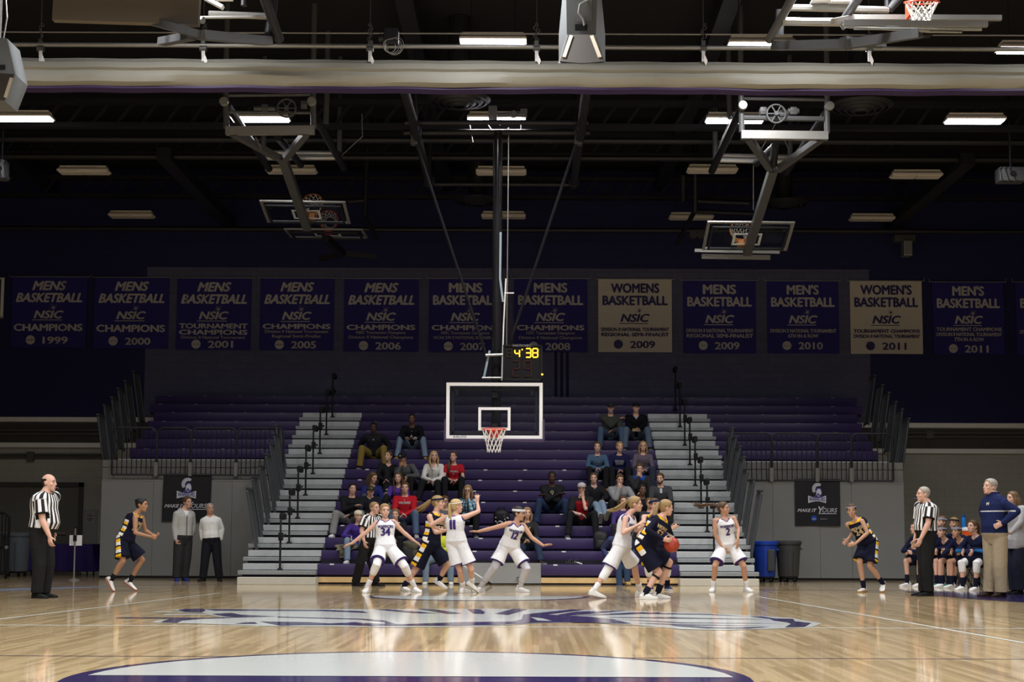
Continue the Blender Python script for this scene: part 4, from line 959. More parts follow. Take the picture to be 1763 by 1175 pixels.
def attrmat(name, f):
    """material driven by the cloth's own coordinates (tu around the body, tv up the body), in metres"""
    if name in MATS: return MATS[name]
    m = bpy.data.materials.new(name); m.use_nodes = True; n = m.node_tree.nodes; l = m.node_tree.links; b = n['Principled BSDF']; b.inputs['Roughness'].default_value = .8
    b.inputs['Specular IOR Level'].default_value = .25
    def A(k):
        a = n.new('ShaderNodeAttribute'); a.attribute_name = k; return a.outputs['Fac']
    def W(k, per, duty):
        x = n.new('ShaderNodeMath'); x.operation = 'PINGPONG'; x.inputs[1].default_value = per/2; l.new(A(k), x.inputs[0])
        y = n.new('ShaderNodeMath'); y.operation = 'LESS_THAN'; y.inputs[1].default_value = per/2*duty; l.new(x.outputs[0], y.inputs[0]); return y.outputs[0]
    def MIX(fac, a, c, t='MIX'):
        x = n.new('ShaderNodeMix'); x.data_type = 'RGBA'; x.blend_type = t; l.new(fac, x.inputs['Factor'])
        for s, v in (('A',a),('B',c)):
            if isinstance(v, tuple): x.inputs[s].default_value = (*v,1)
            else: l.new(v, x.inputs[s])
        return x.outputs['Result']
    l.new(f(W, MIX), b.inputs['Base Color']); MATS[name] = m; return m
m_zebra = attrmat('striped shirt', lambda W, MIX: MIX(W('tu',.058,.5), (.72,.71,.70), (.014,.012,.016)))
m_plaid = attrmat('blue plaid shirt', lambda W, MIX: MIX(W('tv',.07,.42), MIX(W('tu',.07,.42), (.35,.45,.50), (.035,.12,.20)), MIX(W('tu',.07,.42), (.10,.24,.34), (.008,.03,.06))))
m_eye = mat('eye white', (.30,.28,.26), .5); m_iris = mat('dark iris', (.02,.015,.012), .2)
def ik(a, c, l1, l2, pole):
    """middle joint of a two-bone chain from a to c bending towards pole"""
    a, c, pole = V(a), V(c), V(pole); d = c-a; L = min(d.length, (l1+l2)*.999); L = max(L, abs(l1-l2)+.01); u = d.normalized()
    x = (l1*l1-l2*l2+L*L)/(2*L); h = math.sqrt(max(0, l1*l1-x*x)); p = pole-u*pole.dot(u)
    p = p.normalized() if p.length > 1e-6 else u.orthogonal()
    return a+u*x+p*h, a+u*L
def yv(d): d = R(d); return V((math.sin(d), -math.cos(d), 0))
TOR = {'f': [(-.17,.10,.085),(-.07,.163,.112),(.08,.170,.118),(.26,.150,.104),(.42,.130,.094),(.60,.142,.108),(.76,.154,.108),(.88,.148,.088),(.95,.10,.068),(1.02,.052,.05)],
       'm': [(-.17,.10,.09),(-.07,.158,.115),(.08,.164,.120),(.26,.158,.115),(.42,.154,.112),(.60,.170,.122),(.76,.182,.122),(.88,.178,.096),(.95,.12,.075),(1.02,.06,.056)]}
HEADP = [(-.116,.020,.080,.025),(-.104,.036,.090,-.002),(-.080,.050,.093,-.040),(-.05,.060,.091,-.075),(-.02,.067,.088,-.092),(.01,.072,.087,-.100),(.04,.073,.088,-.104),(.068,.066,.078,-.098),(.090,.052,.057,-.082),(.105,.036,.034,-.062),(.114,.019,.010,-.042),(.118,.006,-.006,-.026)]
def head_rings(infl=lambda p: 0.0, n=20, sub=2):
    rows = []
    for i in range(len(HEADP)-1):
        for j in range(sub):
            t = j/sub; rows.append(tuple(HEADP[i][q]*(1-t)+HEADP[i+1][q]*t for q in range(4)))
    rows.append(HEADP[-1]); out = []
    for z, w, f, b in rows:
        c = (f+b)/2; d = (f-b)/2; r = []
        for k in range(n):
            a = 2*math.pi*k/n; ca, sa = math.cos(a), math.sin(a); e = .93
            p = V((w*math.copysign(abs(ca)**e,ca), c+d*math.copysign(abs(sa)**e,sa), z))
            q = infl(p); nn = V((ca, sa*.9, z*4)).normalized(); r.append(p+nn*q)
        out.append(r)
    return out
def finer(vs, fs, mx):
    bm = bmesh.new(); vv = [bm.verts.new((x, y, 0)) for x, y in vs]
    for f in fs:
        try: bm.faces.new([vv[i] for i in f])
        except ValueError: pass
    bmesh.ops.triangulate(bm, faces=bm.faces[:])
    for _ in range(6):
        e = [e for e in bm.edges if e.calc_length() > mx]
        if not e: break
        bmesh.ops.subdivide_edges(bm, edges=e, cuts=1); bmesh.ops.triangulate(bm, faces=[f for f in bm.faces if len(f.verts) > 3])
    bm.verts.index_update(); r = [(v.co.x, v.co.y) for v in bm.verts], [tuple(v.index for v in f.verts) for f in bm.faces]; bm.free(); return r
def hand(mb, wr, tip, pn, side, k, curl=.25, splay=.12, grip=0):
    """palm, four fingers, thumb; pn: way the palm faces; side: thumb side vector"""
    d = (tip-wr); d = d.normalized() if d.length > 1e-5 else V((0,0,-1)); sd = V(side); sd = (sd-d*sd.dot(d)); sd = sd.normalized() if sd.length > 1e-5 else d.orthogonal()
    pn_ = d.cross(sd); pn_ = pn_ if pn_.dot(V(pn)) > 0 else -pn_
    mb.tube([wr-d*.01, wr+d*.03*k, wr+d*.07*k, wr+d*.095*k], [.026*k,.036*k,.041*k,.038*k], 10, ref=sd, flat=.45, round_=False)
    for i, (o, L) in enumerate(((.030,.070),(.010,.080),(-.010,.075),(-.029,.058))):
        b = wr+d*.088*k+sd*o*k; a1 = curl; f = (d+sd*(o/.03)*splay).normalized(); L *= k
        p1 = b+(f*math.cos(a1)+pn_*math.sin(a1))*L*.45; a2 = curl*2.3
        p2 = p1+(f*math.cos(a2)+pn_*math.sin(a2))*L*.32; a3 = curl*3.2
        p3 = p2+(f*math.cos(a3)+pn_*math.sin(a3))*L*.23
        mb.tube([b-d*.012,b,p1,p2,p3], [.0095*k,.0095*k,.009*k,.0085*k,.007*k], 8, round_=True)
    b = wr+d*.028*k+sd*.028*k; t1 = b+(d*.55+sd*.75+pn_*.3*(1+grip)).normalized()*.038*k; t2 = t1+(d*.85+sd*.35+pn_*.35*(1+grip)).normalized()*.032*k
    mb.tube([b-sd*.01,b,t1,t2], [.013*k,.013*k,.0105*k,.008*k], 8, round_=True)
def shoe(name, o, an, f, u, k, m_up, m_sole, high=False, heel=0):
    f = V(f).normalized(); u = V(u); u = (u-f*u.dot(f)).normalized(); s = f.cross(u)
    P = lambda x, y, z: an+s*x*k+f*y*k+u*(z-.082)*k
    secs = [(-.078,.020,.050),(-.066,.034,.075),(-.03,.038,.095 if high else .085),(.02,.040,.092 if high else .078),(.07,.044,.062),(.12,.048,.048),(.16,.045,.040),(.185,.034,.032),(.197,.018,.022)]
    mb = MB(); rings = []
    for y, w, h in secs:
        r = []
        for q in range(14):
            a = 2*math.pi*q/14; ca, sa = math.cos(a), math.sin(a)
            r.append(P(w*math.copysign(abs(ca)**.6,ca), y, .012+(h-.012)*(.5+.5*math.copysign(abs(sa)**.7,sa))))
        rings.append(r)
    mb.loft(rings)
    mb.tube([P(0,-.02,.06),P(0,-.012,.115 if high else .098)], [.040*k,.042*k], 12, ref=s)
    mb.mat(1); outl = [(-.082,.018),(-.07,.036),(-.03,.041),(.03,.042),(.08,.047),(.13,.051),(.17,.046),(.195,.032),(.205,.014)]
    pts = [(w,y) for y, w in outl]+[(-w,y) for y, w in outl[::-1]]
    lo = [P(x,y,0) for x, y in pts]; hi = [P(x*.98,y,.028+(.012 if y < 0 else 0)*heel) for x, y in pts]; n = len(pts)
    mb.add(lo+hi, [tuple(range(n)),tuple(range(2*n-1,n-1,-1))]+[(q,(q+1)%n,n+(q+1)%n,n+q) for q in range(n)])
    mb.cm = 0
    return mb.build(name, [m_up, m_sole], o, smooth=True)
WHITE = (.70,.70,.715); NAVY = (.006,.007,.020); PURP = (.05,.03,.16); GOLD = (.75,.42,.015); BLACK = (.010,.010,.012)
SK = {'fair': (.60,.36,.27), 'mid': (.48,.27,.18), 'tan': (.36,.19,.11), 'dark': (.075,.036,.022), 'brown': (.16,.08,.048)}
HC_ = {'blond': (.44,.31,.13), 'dblond': (.27,.175,.075), 'brown': (.075,.042,.020), 'black': (.010,.008,.007), 'grey': (.30,.27,.23), 'lbrown': (.14,.085,.04)}
JOINTS = {}
def make(J, S, label, group=None, at_=None):
    """J: joints (world); S: looks; builds one person"""
    k = S.get('H',1.75)/1.75; sex = S.get('sex','m'); fat = S.get('fat',1.0); vox = S.get('vox',.011)
    pel, nk = J['pel'], J['neck']; up = (nk-pel).normalized(); fw = J['fw']; fw = (fw-up*fw.dot(up)).normalized(); lf = up.cross(fw)
    TL = (nk-pel).length
    base = V((pel.x, pel.y, S.get('floor', 0.0)))
    root = empty('person', base, label, 'person', group); JOINTS.update(J)
    sk = skinm(SK[S.get('skin','fair')]) if isinstance(S.get('skin','fair'), str) else skinm(S['skin'])
    # ---- body
    mb = MB()
    def torso(mb, infl, t0=-9, t1=9, flare=0):
        prof = [(t,w,d) for t, w, d in TOR[sex]]
        lo = max(t0, prof[0][0]); hi = min(t1, prof[-1][0]); ts = [lo]+[p[0] for p in prof if lo < p[0] < hi]+[hi]; rings = []
        for t in ts:
            i = max(j for j in range(len(prof)) if prof[j][0] <= t+1e-6); i = min(i, len(prof)-2); q = (t-prof[i][0])/(prof[i+1][0]-prof[i][0])
            w = (prof[i][1]*(1-q)+prof[i+1][1]*q)*k*fat; d = (prof[i][2]*(1-q)+prof[i+1][2]*q)*k*fat
            bl_ = S.get('belly',0)*math.exp(-((t-.30)/.22)**2)
            bust = (.022 if sex == 'f' else .005)*math.exp(-((t-.70)/.12)**2)*k
            fl = flare*max(0,(.25-t)) ; c = pel+up*(TL*t)+fw*((bl_+bust)*.5 - .012*math.sin(t*3)*k)
            a, b = w+infl+fl, d+infl+fl+(bl_+bust)*.5; r = []
            if t < .04: a = (a-infl)*.95+infl; b = (b-infl)*.80+infl
            for q_ in range(20):
                an_ = 2*math.pi*q_/20; ca, sa = math.cos(an_), math.sin(an_); e = .85
                r.append(c+lf*(a*math.copysign(abs(ca)**e,ca))+fw*(b*math.copysign(abs(sa)**e,sa)))
            rings.append(r)
        mb.loft(rings)
    torso(mb, 0)
    hd = J['head']; hf = J['hf']; hu = J['hu']; hu = hu.normalized(); hf = (hf-hu*hf.dot(hu)).normalized(); hl_ = hu.cross(hf)
    Hm = M3((hl_, hf, hu)).transposed(); HP = lambda p: hd+Hm@(V(p)*k)
    am = (1.12 if sex == 'm' else .92)*(.5+.5*fat)
    jaw = hd-hu*.07*k-hf*.01*k
    mb.tube([nk-up*.05*k, nk+up*.01, jaw, hd-hu*.02*k-hf*.012*k], [.060*k*am,.056*k*am,.052*k*am,.05*k], 12)
    for s, sg in (('L',1),('R',-1)):
        sh, el, wr, tp = J['sh'+s], J['el'+s], J['wr'+s], J['tip'+s]
        mb.tube([nk-up*.05*k+lf*sg*.03, sh+up*.004], [.045*k*am,.050*k*am], 10, round_=True)
        mb.tube([sh, sh.lerp(el,.25), sh.lerp(el,.6), el], [.053*k*am,.050*k*am,.044*k*am,.037*k*am], 12, round_=True)
        mb.tube([el, el.lerp(wr,.25), el.lerp(wr,.6), wr], [.038*k*am,.040*k*am,.033*k*am,.0255*k*am], 12, round_=True)
        pn = J.get('pn'+s, -lf*sg); hand(mb, wr, tp, pn, J.get('ts'+s, fw*.9+up*.2), k*(1.06 if sex == 'm' else .98), S.get('curl'+s, S.get('curl',.25)), S.get('splay'+s,.10), S.get('grip'+s,0))
        hp, kn, an = J['hip'+s], J['kn'+s], J['an'+s]; lm = fat*(1.0 if sex == 'm' else .98)*k
        mb.tube([hp, hp.lerp(kn,.2), hp.lerp(kn,.55), hp.lerp(kn,.85), kn], [.084*lm,.086*lm,.072*lm,.058*lm,.054*lm], 14, round_=True)
        cb = (hp-kn).normalized()+(an-kn).normalized(); cb = cb.normalized()*.010 if cb.length > .05 else V((0,0,0))
        mb.tube([kn, kn.lerp(an,.18)+cb, kn.lerp(an,.38)+cb, kn.lerp(an,.7), an], [.052*lm,.054*lm,.051*lm,.038*lm,.034*lm], 12, round_=True)
        f = J['ft'+s]; mb.tube([an, an-J['fu'+s]*.042*k+f*.03*k, an-J['fu'+s]*.056*k+f*.11*k], [.032*k,.026*k,.014*k], 10, round_=True)
    mb.loft([[HP(p) for p in r] for r in head_rings()])
    mb.tube([HP((0,.080,.022)),HP((0,.094,-.002)),HP((0,.108,-.026)),HP((0,.094,-.036))], [.009*k,.011*k,.015*k,.010*k], 8)
    for s in (-1,1):
        mb.ball(HP((s*.075,-.012,-.008)), .010*k, .020*k, .030*k, Hm)
        mb.ball(HP((s*.032,.076,.026)), .026*k, .014*k, .008*k, Hm); mb.ball(HP((s*.042,.066,-.028)), .024*k, .02*k, .022*k, Hm)
    mb.ball(HP((0,.088,-.064)), .024*k,.012*k,.014*k, Hm); mb.ball(HP((0,.083,-.100)), .02*k,.014*k,.013*k, Hm)
    body = remesh(mb, vox, 2, .5); setmats(body, [sk]); link('body', body, root)
    # ---- face
    if S.get('face', True):
        for s in (-1,1):
            e = MB().ball(HP((s*.032,.083,.004)), .0135*k,.007*k,.0060*k, Hm, 10, 6).mat(1).ball(HP((s*.032,.0885,.0035)), .0062*k,.0045*k,.0058*k, Hm, 8, 6)
            e.build('eye', [m_eye, m_iris], root, smooth=True)
            MB().tube([HP((s*.014,.0925,.026)),HP((s*.034,.0935,.031)),HP((s*.052,.081,.025))], [.0035*k,.0045*k,.0025*k], 6).build('eyebrow', hairm(HC_[S.get('brow', 'brown' if S.get('hair','brown') in ('blond','dblond') else S.get('hair','brown'))]), root)
        lp = MB().ball(HP((0,.0985,-.064)), .021*k,.0055*k,.0045*k, Hm, 10, 6).ball(HP((0,.0975,-.073)), .019*k,.0055*k,.005*k, Hm, 10, 6)
        c0_ = SK[S.get('skin','fair')] if isinstance(S.get('skin','fair'), str) else S['skin']
        if S.get('open'): lp.mat(1).ball(HP((0,.100,-.069)), .013*k,.006*k,.008*k, Hm, 8, 6)
        lp.build('lips', [mat('lips %.3f' % c0_[0], (c0_[0]*.72,c0_[1]*.50,c0_[2]*.50), .45), mat('open mouth', (.05,.01,.01), .6)], root, smooth=True)
    # ---- hair
    hs = S.get('hs','short'); hc = hairm(HC_[S.get('hair','brown')])
    def mask(p):
        x, y, z = p
        front = z-(.062+(-.03 if abs(x) > .05 else 0))
        if hs == 'bald': m = min(.050-z, .004-y, z+.055)
        elif hs == 'crew': m = max(z-.072-.25*max(0,y), min(.022+.5*max(z,0)+.9*min(z,0)-y, z+.050))
        else: m = max(z-.066-.12*max(0,y)+.2*max(0,-y), min(.030+.5*max(z,0)+.9*min(z,0)-y, z+.088))
        if abs(x) > .055 and -.034 < y < .014 and z < .014: m = min(m, -.008)
        return m
    th = {'crew':.009,'bald':.005}.get(hs,.016)
    if hs not in ('none',):
        cap = MB(); cap.loft([[HP(p) for p in r] for r in head_rings(lambda p: max(-.012, min(th*k, mask(p)*.9)) if mask(p) > 0 else max(-.03, mask(p)*1.2), 28, 3)])
        ho = cap.build('hair', hc, root, smooth=True)
    rnd = random.Random(label)
    def strands(pts, n, r0, r1, wild=.02, tip=1.0):
        m = MB()
        for i in range(n):
            a = rnd.uniform(0,6.28); q = rnd.uniform(.0,1); o = V((math.cos(a)*q, math.sin(a)*q, rnd.uniform(-1,1)*.6))
            N = len(pts); L = rnd.uniform(.8,1.08)
            P = [p+o*(wild*(.35+1.2*j/(N-1))) for j, p in enumerate(pts)]; P[-1] = P[-2].lerp(P[-1], L)
            m.tube(P, [r0*(1-.1*j) if j < N-1 else r1 for j in range(N)], 6, round_=True)
        return m
    if hs == 'pony':
        pts = [V(p) if len(p) == 3 and isinstance(p, V) else HP(p) for p in S.get('tail', [(0,-.10,.05),(0,-.15,.03),(0,-.165,-.06),(0,-.15,-.16)])]
        strands(pts, 30, .010*k, .002, S.get('wild',.018)*k*1.25).build('ponytail', hc, root, smooth=True)
        MB().ring(pts[0].lerp(pts[1],.35), pts[1]-pts[0], .02*k, .008*k, 12, 6).build('hair_tie', mat('hair tie', (.03,.03,.04), .7), root)
    elif hs == 'bun':
        MB().ball(HP((0,-.10,.06)), .036*k, .036*k, .034*k, Hm).build('hair_bun', hc, root, smooth=True)
    elif hs == 'long':
        m = MB(); L = S.get('hairlen', .30)
        for s in (-1,1):
            for y in (-.07,-.04,-.01,.02):
                b = (s*(.070-abs(y)*.1), y, .05); P = [HP(b), HP((s*.088,y,-.03)), HP((s*.090,y-.01,-.12)), HP((s*.080,y+(.03 if S.get('fwdhair') else -.02),-.12-L*.5)), HP((s*.070,y+(.05 if S.get('fwdhair') else -.03),-.12-L))]
                for _ in range(2):
                    q = [p+V((rnd.uniform(-.012,.012),rnd.uniform(-.012,.012),0)) for p in P]; m.tube(q, [.012*k,.017*k,.017*k,.014*k,.004], 6)
        for x in (-.05,-.025,0,.025,.05):
            P = [HP((x,-.085,.05)), HP((x*1.2,-.115,-.03)), HP((x*1.3,-.11,-.12)), HP((x*1.2,-.10,-.12-L*.5)), HP((x,-.10,-.12-L))]
            m.tube(P, [.016*k,.022*k,.022*k,.018*k,.004], 6)
        m.build('long_hair', hc, root, smooth=True)
    if S.get('beard'):
        m = MB(); m.loft([[HP(p) for p in r] for r in head_rings(lambda p: .006*k if (p[2] < -.045 and p[1] > -.03 and not (abs(p[0]) < .024 and -.078 < p[2] < -.058)) else -.03, 24, 3)[:16]]); m.build('beard', hc, root, smooth=True)
    if S.get('band'):
        m = MB(); bw = S.get('bandw',.016)
        R1 = []
        for zz, e in ((-bw,.002),(-bw*.6,.006),(bw*.6,.006),(bw,.002)):
            r = []
            for q in range(24):
                a = 2*math.pi*q/24; r.append(HP((.0755*math.cos(a)*(1+ (e+th)/.075), -.010+.099*math.sin(a)*(1+(e+th*.7)/.1), .052+zz+.014*math.sin(a)*1.0)))
            R1.append(r)
        m.loft(R1, cap=False); m.build('headband', cmat(S['band']), root, smooth=True)
    if S.get('cap'):
        c1, c2 = (S['cap']*2)[:2]; m = MB()
        rows = []
        for z, g_ in ((.038,.014),(.055,.016),(.08,.017),(.105,.016),(.122,.012),(.130,.004)):
            zz = z; sc = {.038:1,.055:1,.08:.95,.105:.74,.122:.42,.130:.08}[z]
            rows.append([HP(((.076*sc+g_)*math.cos(2*math.pi*q/24), -.009+(.099*sc+g_)*math.sin(2*math.pi*q/24), zz)) for q in range(24)])
        m.loft(rows); cp = m.build('cap', cmat(c1), root, smooth=True)
        if S.get('brim', True):
            b = MB(); n = 10; hi = []; lo = []
            for q in range(n+1):
                a = math.pi*(.12+.76*q/n); hi.append((.085*math.cos(a), .083*math.sin(a)*1.0)); lo.append((.078*math.cos(a), .090*math.sin(a)+.085*math.sin(a)**1.5))
            top = [HP((x,y,.046)) for x, y in hi]+[HP((x,y,.034)) for x, y in lo[::-1]]
            b.prism(top, hu*-.006); b.build('brim', cmat(c2), cp)
        if S.get('badge'): 
            MB().ball(HP((0,.104,.078)), .022*k, .005, .016*k, Hm).build('cap_badge', cmat(S['badge']), cp)
    if S.get('glasses'):
        m = MB()
        for s in (-1,1): m.ring(HP((s*.033,.100,.002)), hf, .021*k, .0026*k, 16, 5).tube([HP((s*.054,.098,.004)),HP((s*.076,.03,.006)),HP((s*.078,-.02,.0))], .0022*k, 5)
        m.tube([HP((-.012,.101,.004)),HP((.012,.101,.004))], .0024*k, 5); m.build('glasses', m_black, root)
    if S.get('whistle'):
        MB().ball(HP((.0,.125,-.068)), .012*k,.016*k,.010*k, Hm).ball(HP((.0,.14,-.078)), .011*k,.011*k,.013*k, Hm).build('whistle', mat('blue black whistle', (.02,.03,.08), .4), root)
    # ---- garments
    def coords(me, arms=True):
        P = co(me).astype(np.float64); d = P-np.array(pel); x = d@np.array(lf); y = d@np.array(fw); z = d@np.array(up)
        tu = np.arctan2(x, y)*.15; tv = z.copy()
        if arms:
            for s, sg in (('L',1),('R',-1)):
                t, v = seg(P, J['sh'+s], J['el'+s]); r = np.linalg.norm(v, axis=1); near = (r < .105*k*fat) & (t > .02) & (x*sg > .155*k)
                ax = (J['el'+s]-J['sh'+s]).normalized(); e1 = fw-ax*fw.dot(ax); e1 = e1.normalized() if e1.length > .1 else up; e2 = ax.cross(e1)
                tu[near] = (np.arctan2(v@np.array(e2), v@np.array(e1))*.055+.02)[near]; tv[near] = (t*.3)[near]
        for nm, a in (('tu',tu),('tv',tv)):
            at_ = me.attributes.new(nm, 'FLOAT', 'POINT'); at_.data.foreach_set('value', a.astype(np.float32))
    def local(me):
        P = fc(me).astype(np.float64); d = P-np.array(pel); return P, d@np.array(lf), d@np.array(fw), (d@np.array(up))/TL
    def decal(me, txt, t, hgt, wid, m, name, parent, back=False, shear=0, bold=.05, x0=0.0):
        vs, fs = text_bm(txt, 1.0, bold=bold, shear=shear)
        vs, fs = finer(vs, fs, .10)
        xs = [p[0] for p in vs]; mw = max(xs)-min(xs); mx = (max(xs)+min(xs))/2; bv = BVHTree.FromPolygons([v.co for v in me.vertices], [tuple(p.vertices) for p in me.polygons])
        n = -fw if back else fw; ux = -lf if back else lf; out = []
        for x, y in vs:
            a = ((x-mx)/mw*wid+x0); O = pel+up*(TL*t+y/.73*hgt)+ux*a+n*.6
            h = bv.ray_cast(O, -n); out.append((h[0] if h[0] is not None else O-n*.47)+n*.007)
        g_ = MB().add(out, fs); return g_.build(name, m, parent, world=True)
    gt = S.get('top')
    if gt:
        ea = gt.get('ease',.016); m = MB(); t0 = gt.get('t0',.0); torso(m, ea, t0, .985 if gt.get('collar') else .97, gt.get('flare',.0))
        slv = gt.get('sleeve',0)
        for s, sg in (('L',1),('R',-1)):
            sh, el, wr = J['sh'+s], J['el'+s], J['wr'+s]; se = gt.get('slease', ea)
            if slv > 0:
                m.tube([nk-up*.05*k+lf*sg*.04, sh+up*.004], [.05*k*am+ea*.6,.053*k*am+se], 10, round_=True)
                if slv < 1: m.tube([sh, sh.lerp(el,slv*.5), sh.lerp(el,slv)], [.054*k*am+se,.054*k*am+se*1.2,.052*k*am+se*1.5], 12, round_=False)
                else:
                    m.tube([sh, sh.lerp(el,.4), el], [.053*k*am+se,.050*k*am+se,.042*k*am+se], 12, round_=True)
                    q = gt.get('cuff',.97); m.tube([el, el.lerp(wr,.4*q), el.lerp(wr,q)], [.042*k*am+se,.040*k*am+se,.029*k*am+se*.8], 12, round_=True)
            else:
                m.tube([nk-up*.075*k+lf*sg*.05, nk-up*.055*k+lf*sg*.115*k], [.040*k+ea,.036*k+ea*.7], 10, round_=True)
        if gt.get('hood'):
            m.tube([nk-fw*.05*k+lf*.10*k-up*.02, nk-fw*.085*k+up*.02, nk-fw*.05*k-lf*.10*k-up*.02], [.035,.05,.035], 10, round_=True)
        if gt.get('collar'): m.tube([nk-up*.03, nk+up*.035*k], [.070*k*am+.008,.066*k*am+.006], 14)
        me = remesh(m, gt.get('vox', max(vox-.003,.0082)), 5, .5); coords(me, slv > 0)
        P, x, y, t = local(me); P0 = np.array(nk); rad = np.hypot(x, y)
        vn = gt.get('vneck', .0); hole = (t > .955) & (rad < .074*k) & (not gt.get('collar'))
        depth = lambda ex: (y > -.01) & (t > 1.0-vn+np.abs(x)/(.055*k+ex)*vn*.75-ex*1.5) & (np.abs(x) < .075*k+ex)
        if gt.get('collar'): hole = (t > .985+.05/TL*.0+.0) & (rad < .055*k) & (t > 1.04)
        kill = hole | (depth(0) if vn else False); idx = np.zeros(len(P), int); mats = [gt['m'] if 'm' in gt else cmat(gt['c'])]
        if 'trim' in gt:
            mats.append(cmat(gt['trim'])); near = (depth(.016) | ((t > .93) & (rad < .094*k))) & ~kill; idx[near] = 1
            if slv == 0:
                for s in 'LR':
                    d_ = np.linalg.norm(P-np.array(J['sh'+s]), axis=1); idx[(d_ < gt.get('armhole',.074)*k)] = 1
            if 0 < slv < 1:
                for s in 'LR':
                    tt, v = seg(P, J['sh'+s], J['el'+s]); idx[(tt > slv-.06) & (tt < slv+.2) & (np.linalg.norm(v,axis=1) < .095*k*fat)] = 1
            if gt.get('cuffs'):
                for s in 'LR':
                    tt, v = seg(P, J['el'+s], J['wr'+s]); idx[(tt > .86) & (np.linalg.norm(v,axis=1) < .07)] = 1
        for z in gt.get('zones', []):                        # coloured panels sewn into the garment
            mats.append(cmat(z['c'])); sel = z['f'](x/k, y/k, t, P); idx[sel & ~kill] = len(mats)-1
        setmats(me, mats, idx); cut(me, kill); go = link(gt.get('name','shirt'), me, root, world=False)
        me.transform(M3.Translation(-base))
        me2 = me.copy(); me2.transform(M3.Translation(base))
        for d_ in gt.get('text', []): decal(me2, d_[0], d_[1], d_[2], d_[3], cmat(d_[4], .6), d_[6] if len(d_) > 6 else 'lettering', go, back=len(d_) > 5 and d_[5], shear=0)
        bpy.data.meshes.remove(me2)
        if gt.get('zip'):
            m = MB(); bvp = []
            MB().bar(pel+up*TL*.05+fw*(.14*k*fat+ea+S.get('belly',0)), pel+up*TL*.80+fw*(.115*k*fat+ea+.012), .012, .008, fw).build('zip', cmat(gt['zip']), go)
    for it in S.get('inner', []):                            # a shirt front showing in the neck opening
        m = MB(); torso(m, .007, .45, .96); me = remesh(m, .012, 2); setmats(me, [cmat(it)]); P, x, y, t = local(me); cut(me, ((t > .95) & (np.hypot(x,y) < .068*k)) | (y < 0)); link('undershirt', me, root)
    gb = S.get('bottom')
    if gb:
        ea = gb.get('ease',.014); m = MB(); torso(m, ea, -.18, gb.get('t1',.14), 0); L = gb.get('len',.5); hem = {}
        for s, sg in (('L',1),('R',-1)):
            hp, kn, an = J['hip'+s], J['kn'+s], J['an'+s]; lm = fat*k
            if L < 1:
                e = gb.get('hemease',.034); q = hp.lerp(kn, L); m.ball(hp, .088*lm+ea); m.tube([hp, hp.lerp(kn,.25), hp.lerp(kn,L*.7), q], [.088*lm+ea,.088*lm+ea,.078*lm+ea+e*.6,.072*lm+ea+e], 16)
            else:
                e = gb.get('legease',.018); m.tube([hp, hp.lerp(kn,.3), hp.lerp(kn,.8), kn], [.088*lm+ea,.086*lm+ea,.064*lm+e,.060*lm+e], 14, round_=True)
                m.tube([kn, kn.lerp(an,.3), kn.lerp(an,.7), kn.lerp(an,gb.get('cuff',1.02))], [.060*lm+e,.056*lm+e,.048*lm+e*1.1,.046*lm+e*1.2], 14, round_=False)
        me = remesh(m, max(vox-.003,.0082), 5, .5); coords(me, False); P, x, y, t = local(me); idx = np.zeros(len(P), int); mats = [gb['m'] if 'm' in gb else cmat(gb['c'])]
        if 'trim' in gb:
            mats.append(cmat(gb['trim']))
            for s in 'LR':
                tt, v = seg(P, J['hip'+s], J['kn'+s]); idx[(tt > L-.032) & (np.linalg.norm(v,axis=1) < .15)] = 1
        for z in gb.get('panels', []):
            for s, sg in (('L',1),('R',-1)):
                tt, v = seg(P, J['hip'+s], J['kn'+s]); ax = (J['kn'+s]-J['hip'+s]).normalized(); la = lf*sg-ax*(lf*sg).dot(ax); la = la.normalized() if la.length > .1 else lf*sg
                rr = np.linalg.norm(v,axis=1)+1e-6; cs = (v@np.array(la))/rr; sel = (cs > .90) & z['f'](tt) & (((P-np.array(pel))@np.array(lf))*sg > .095*k); mats.append(cmat(z['c'])); idx[sel] = len(mats)-1
        setmats(me, mats, idx); link(gb.get('name','shorts'), me, root)
    for s in 'LR':
        kn, an, hp = J['kn'+s], J['an'+s], J['hip'+s]; lm = fat*k
        if S.get('socks'):
            c, top = S['socks']; m = MB().tube([an-J['fu'+s]*.03, an, an.lerp(kn,top*.5), an.lerp(kn,top)], [.040*k,.041*k,.045*lm,.047*lm if top < .4 else .058*lm], 14, round_=True)
            m.build('sock', cmat(c), root, smooth=True)
        if s in S.get('kneesleeve', ''):
            a, b = hp.lerp(kn,.62), kn.lerp(an,S.get('sleevelen',.42)); cb = ((hp-kn).normalized()+(an-kn).normalized())*.01
            m = MB().tube([a, hp.lerp(kn,.85), kn, kn.lerp(an,.22)+cb, b+cb*.6], [.082*lm,.074*lm,.072*lm,.069*lm,.058*lm], 16, round_=False)
            me = remesh(m, .011, 3); setmats(me, [cmat(S.get('sleevec',(.74,.74,.74)))]); link('knee_sleeve', me, root)
        if s in S.get('kneeband', ''):
            d = (an-kn).normalized(); MB().tube([kn+d*.07*k, kn+d*.10*k], [.062*lm,.061*lm], 16).build('knee_band', cmat(BLACK), root, smooth=True)
        if s in S.get('wristband', ''):
            el, wr = J['el'+s], J['wr'+s]; MB().tube([el.lerp(wr,.88),el.lerp(wr,.97)], .033*k, 12).build('wristband', cmat(S.get('wbc',WHITE)), root, smooth=True)
        if S.get('shoes'):
            up_, so = S['shoes']; shoe('shoe', root, an, J['ft'+s], J['fu'+s], k*S.get('shoek',1.0), cmat(up_,.55), cmat(so,.6), S.get('high',False))
    return root
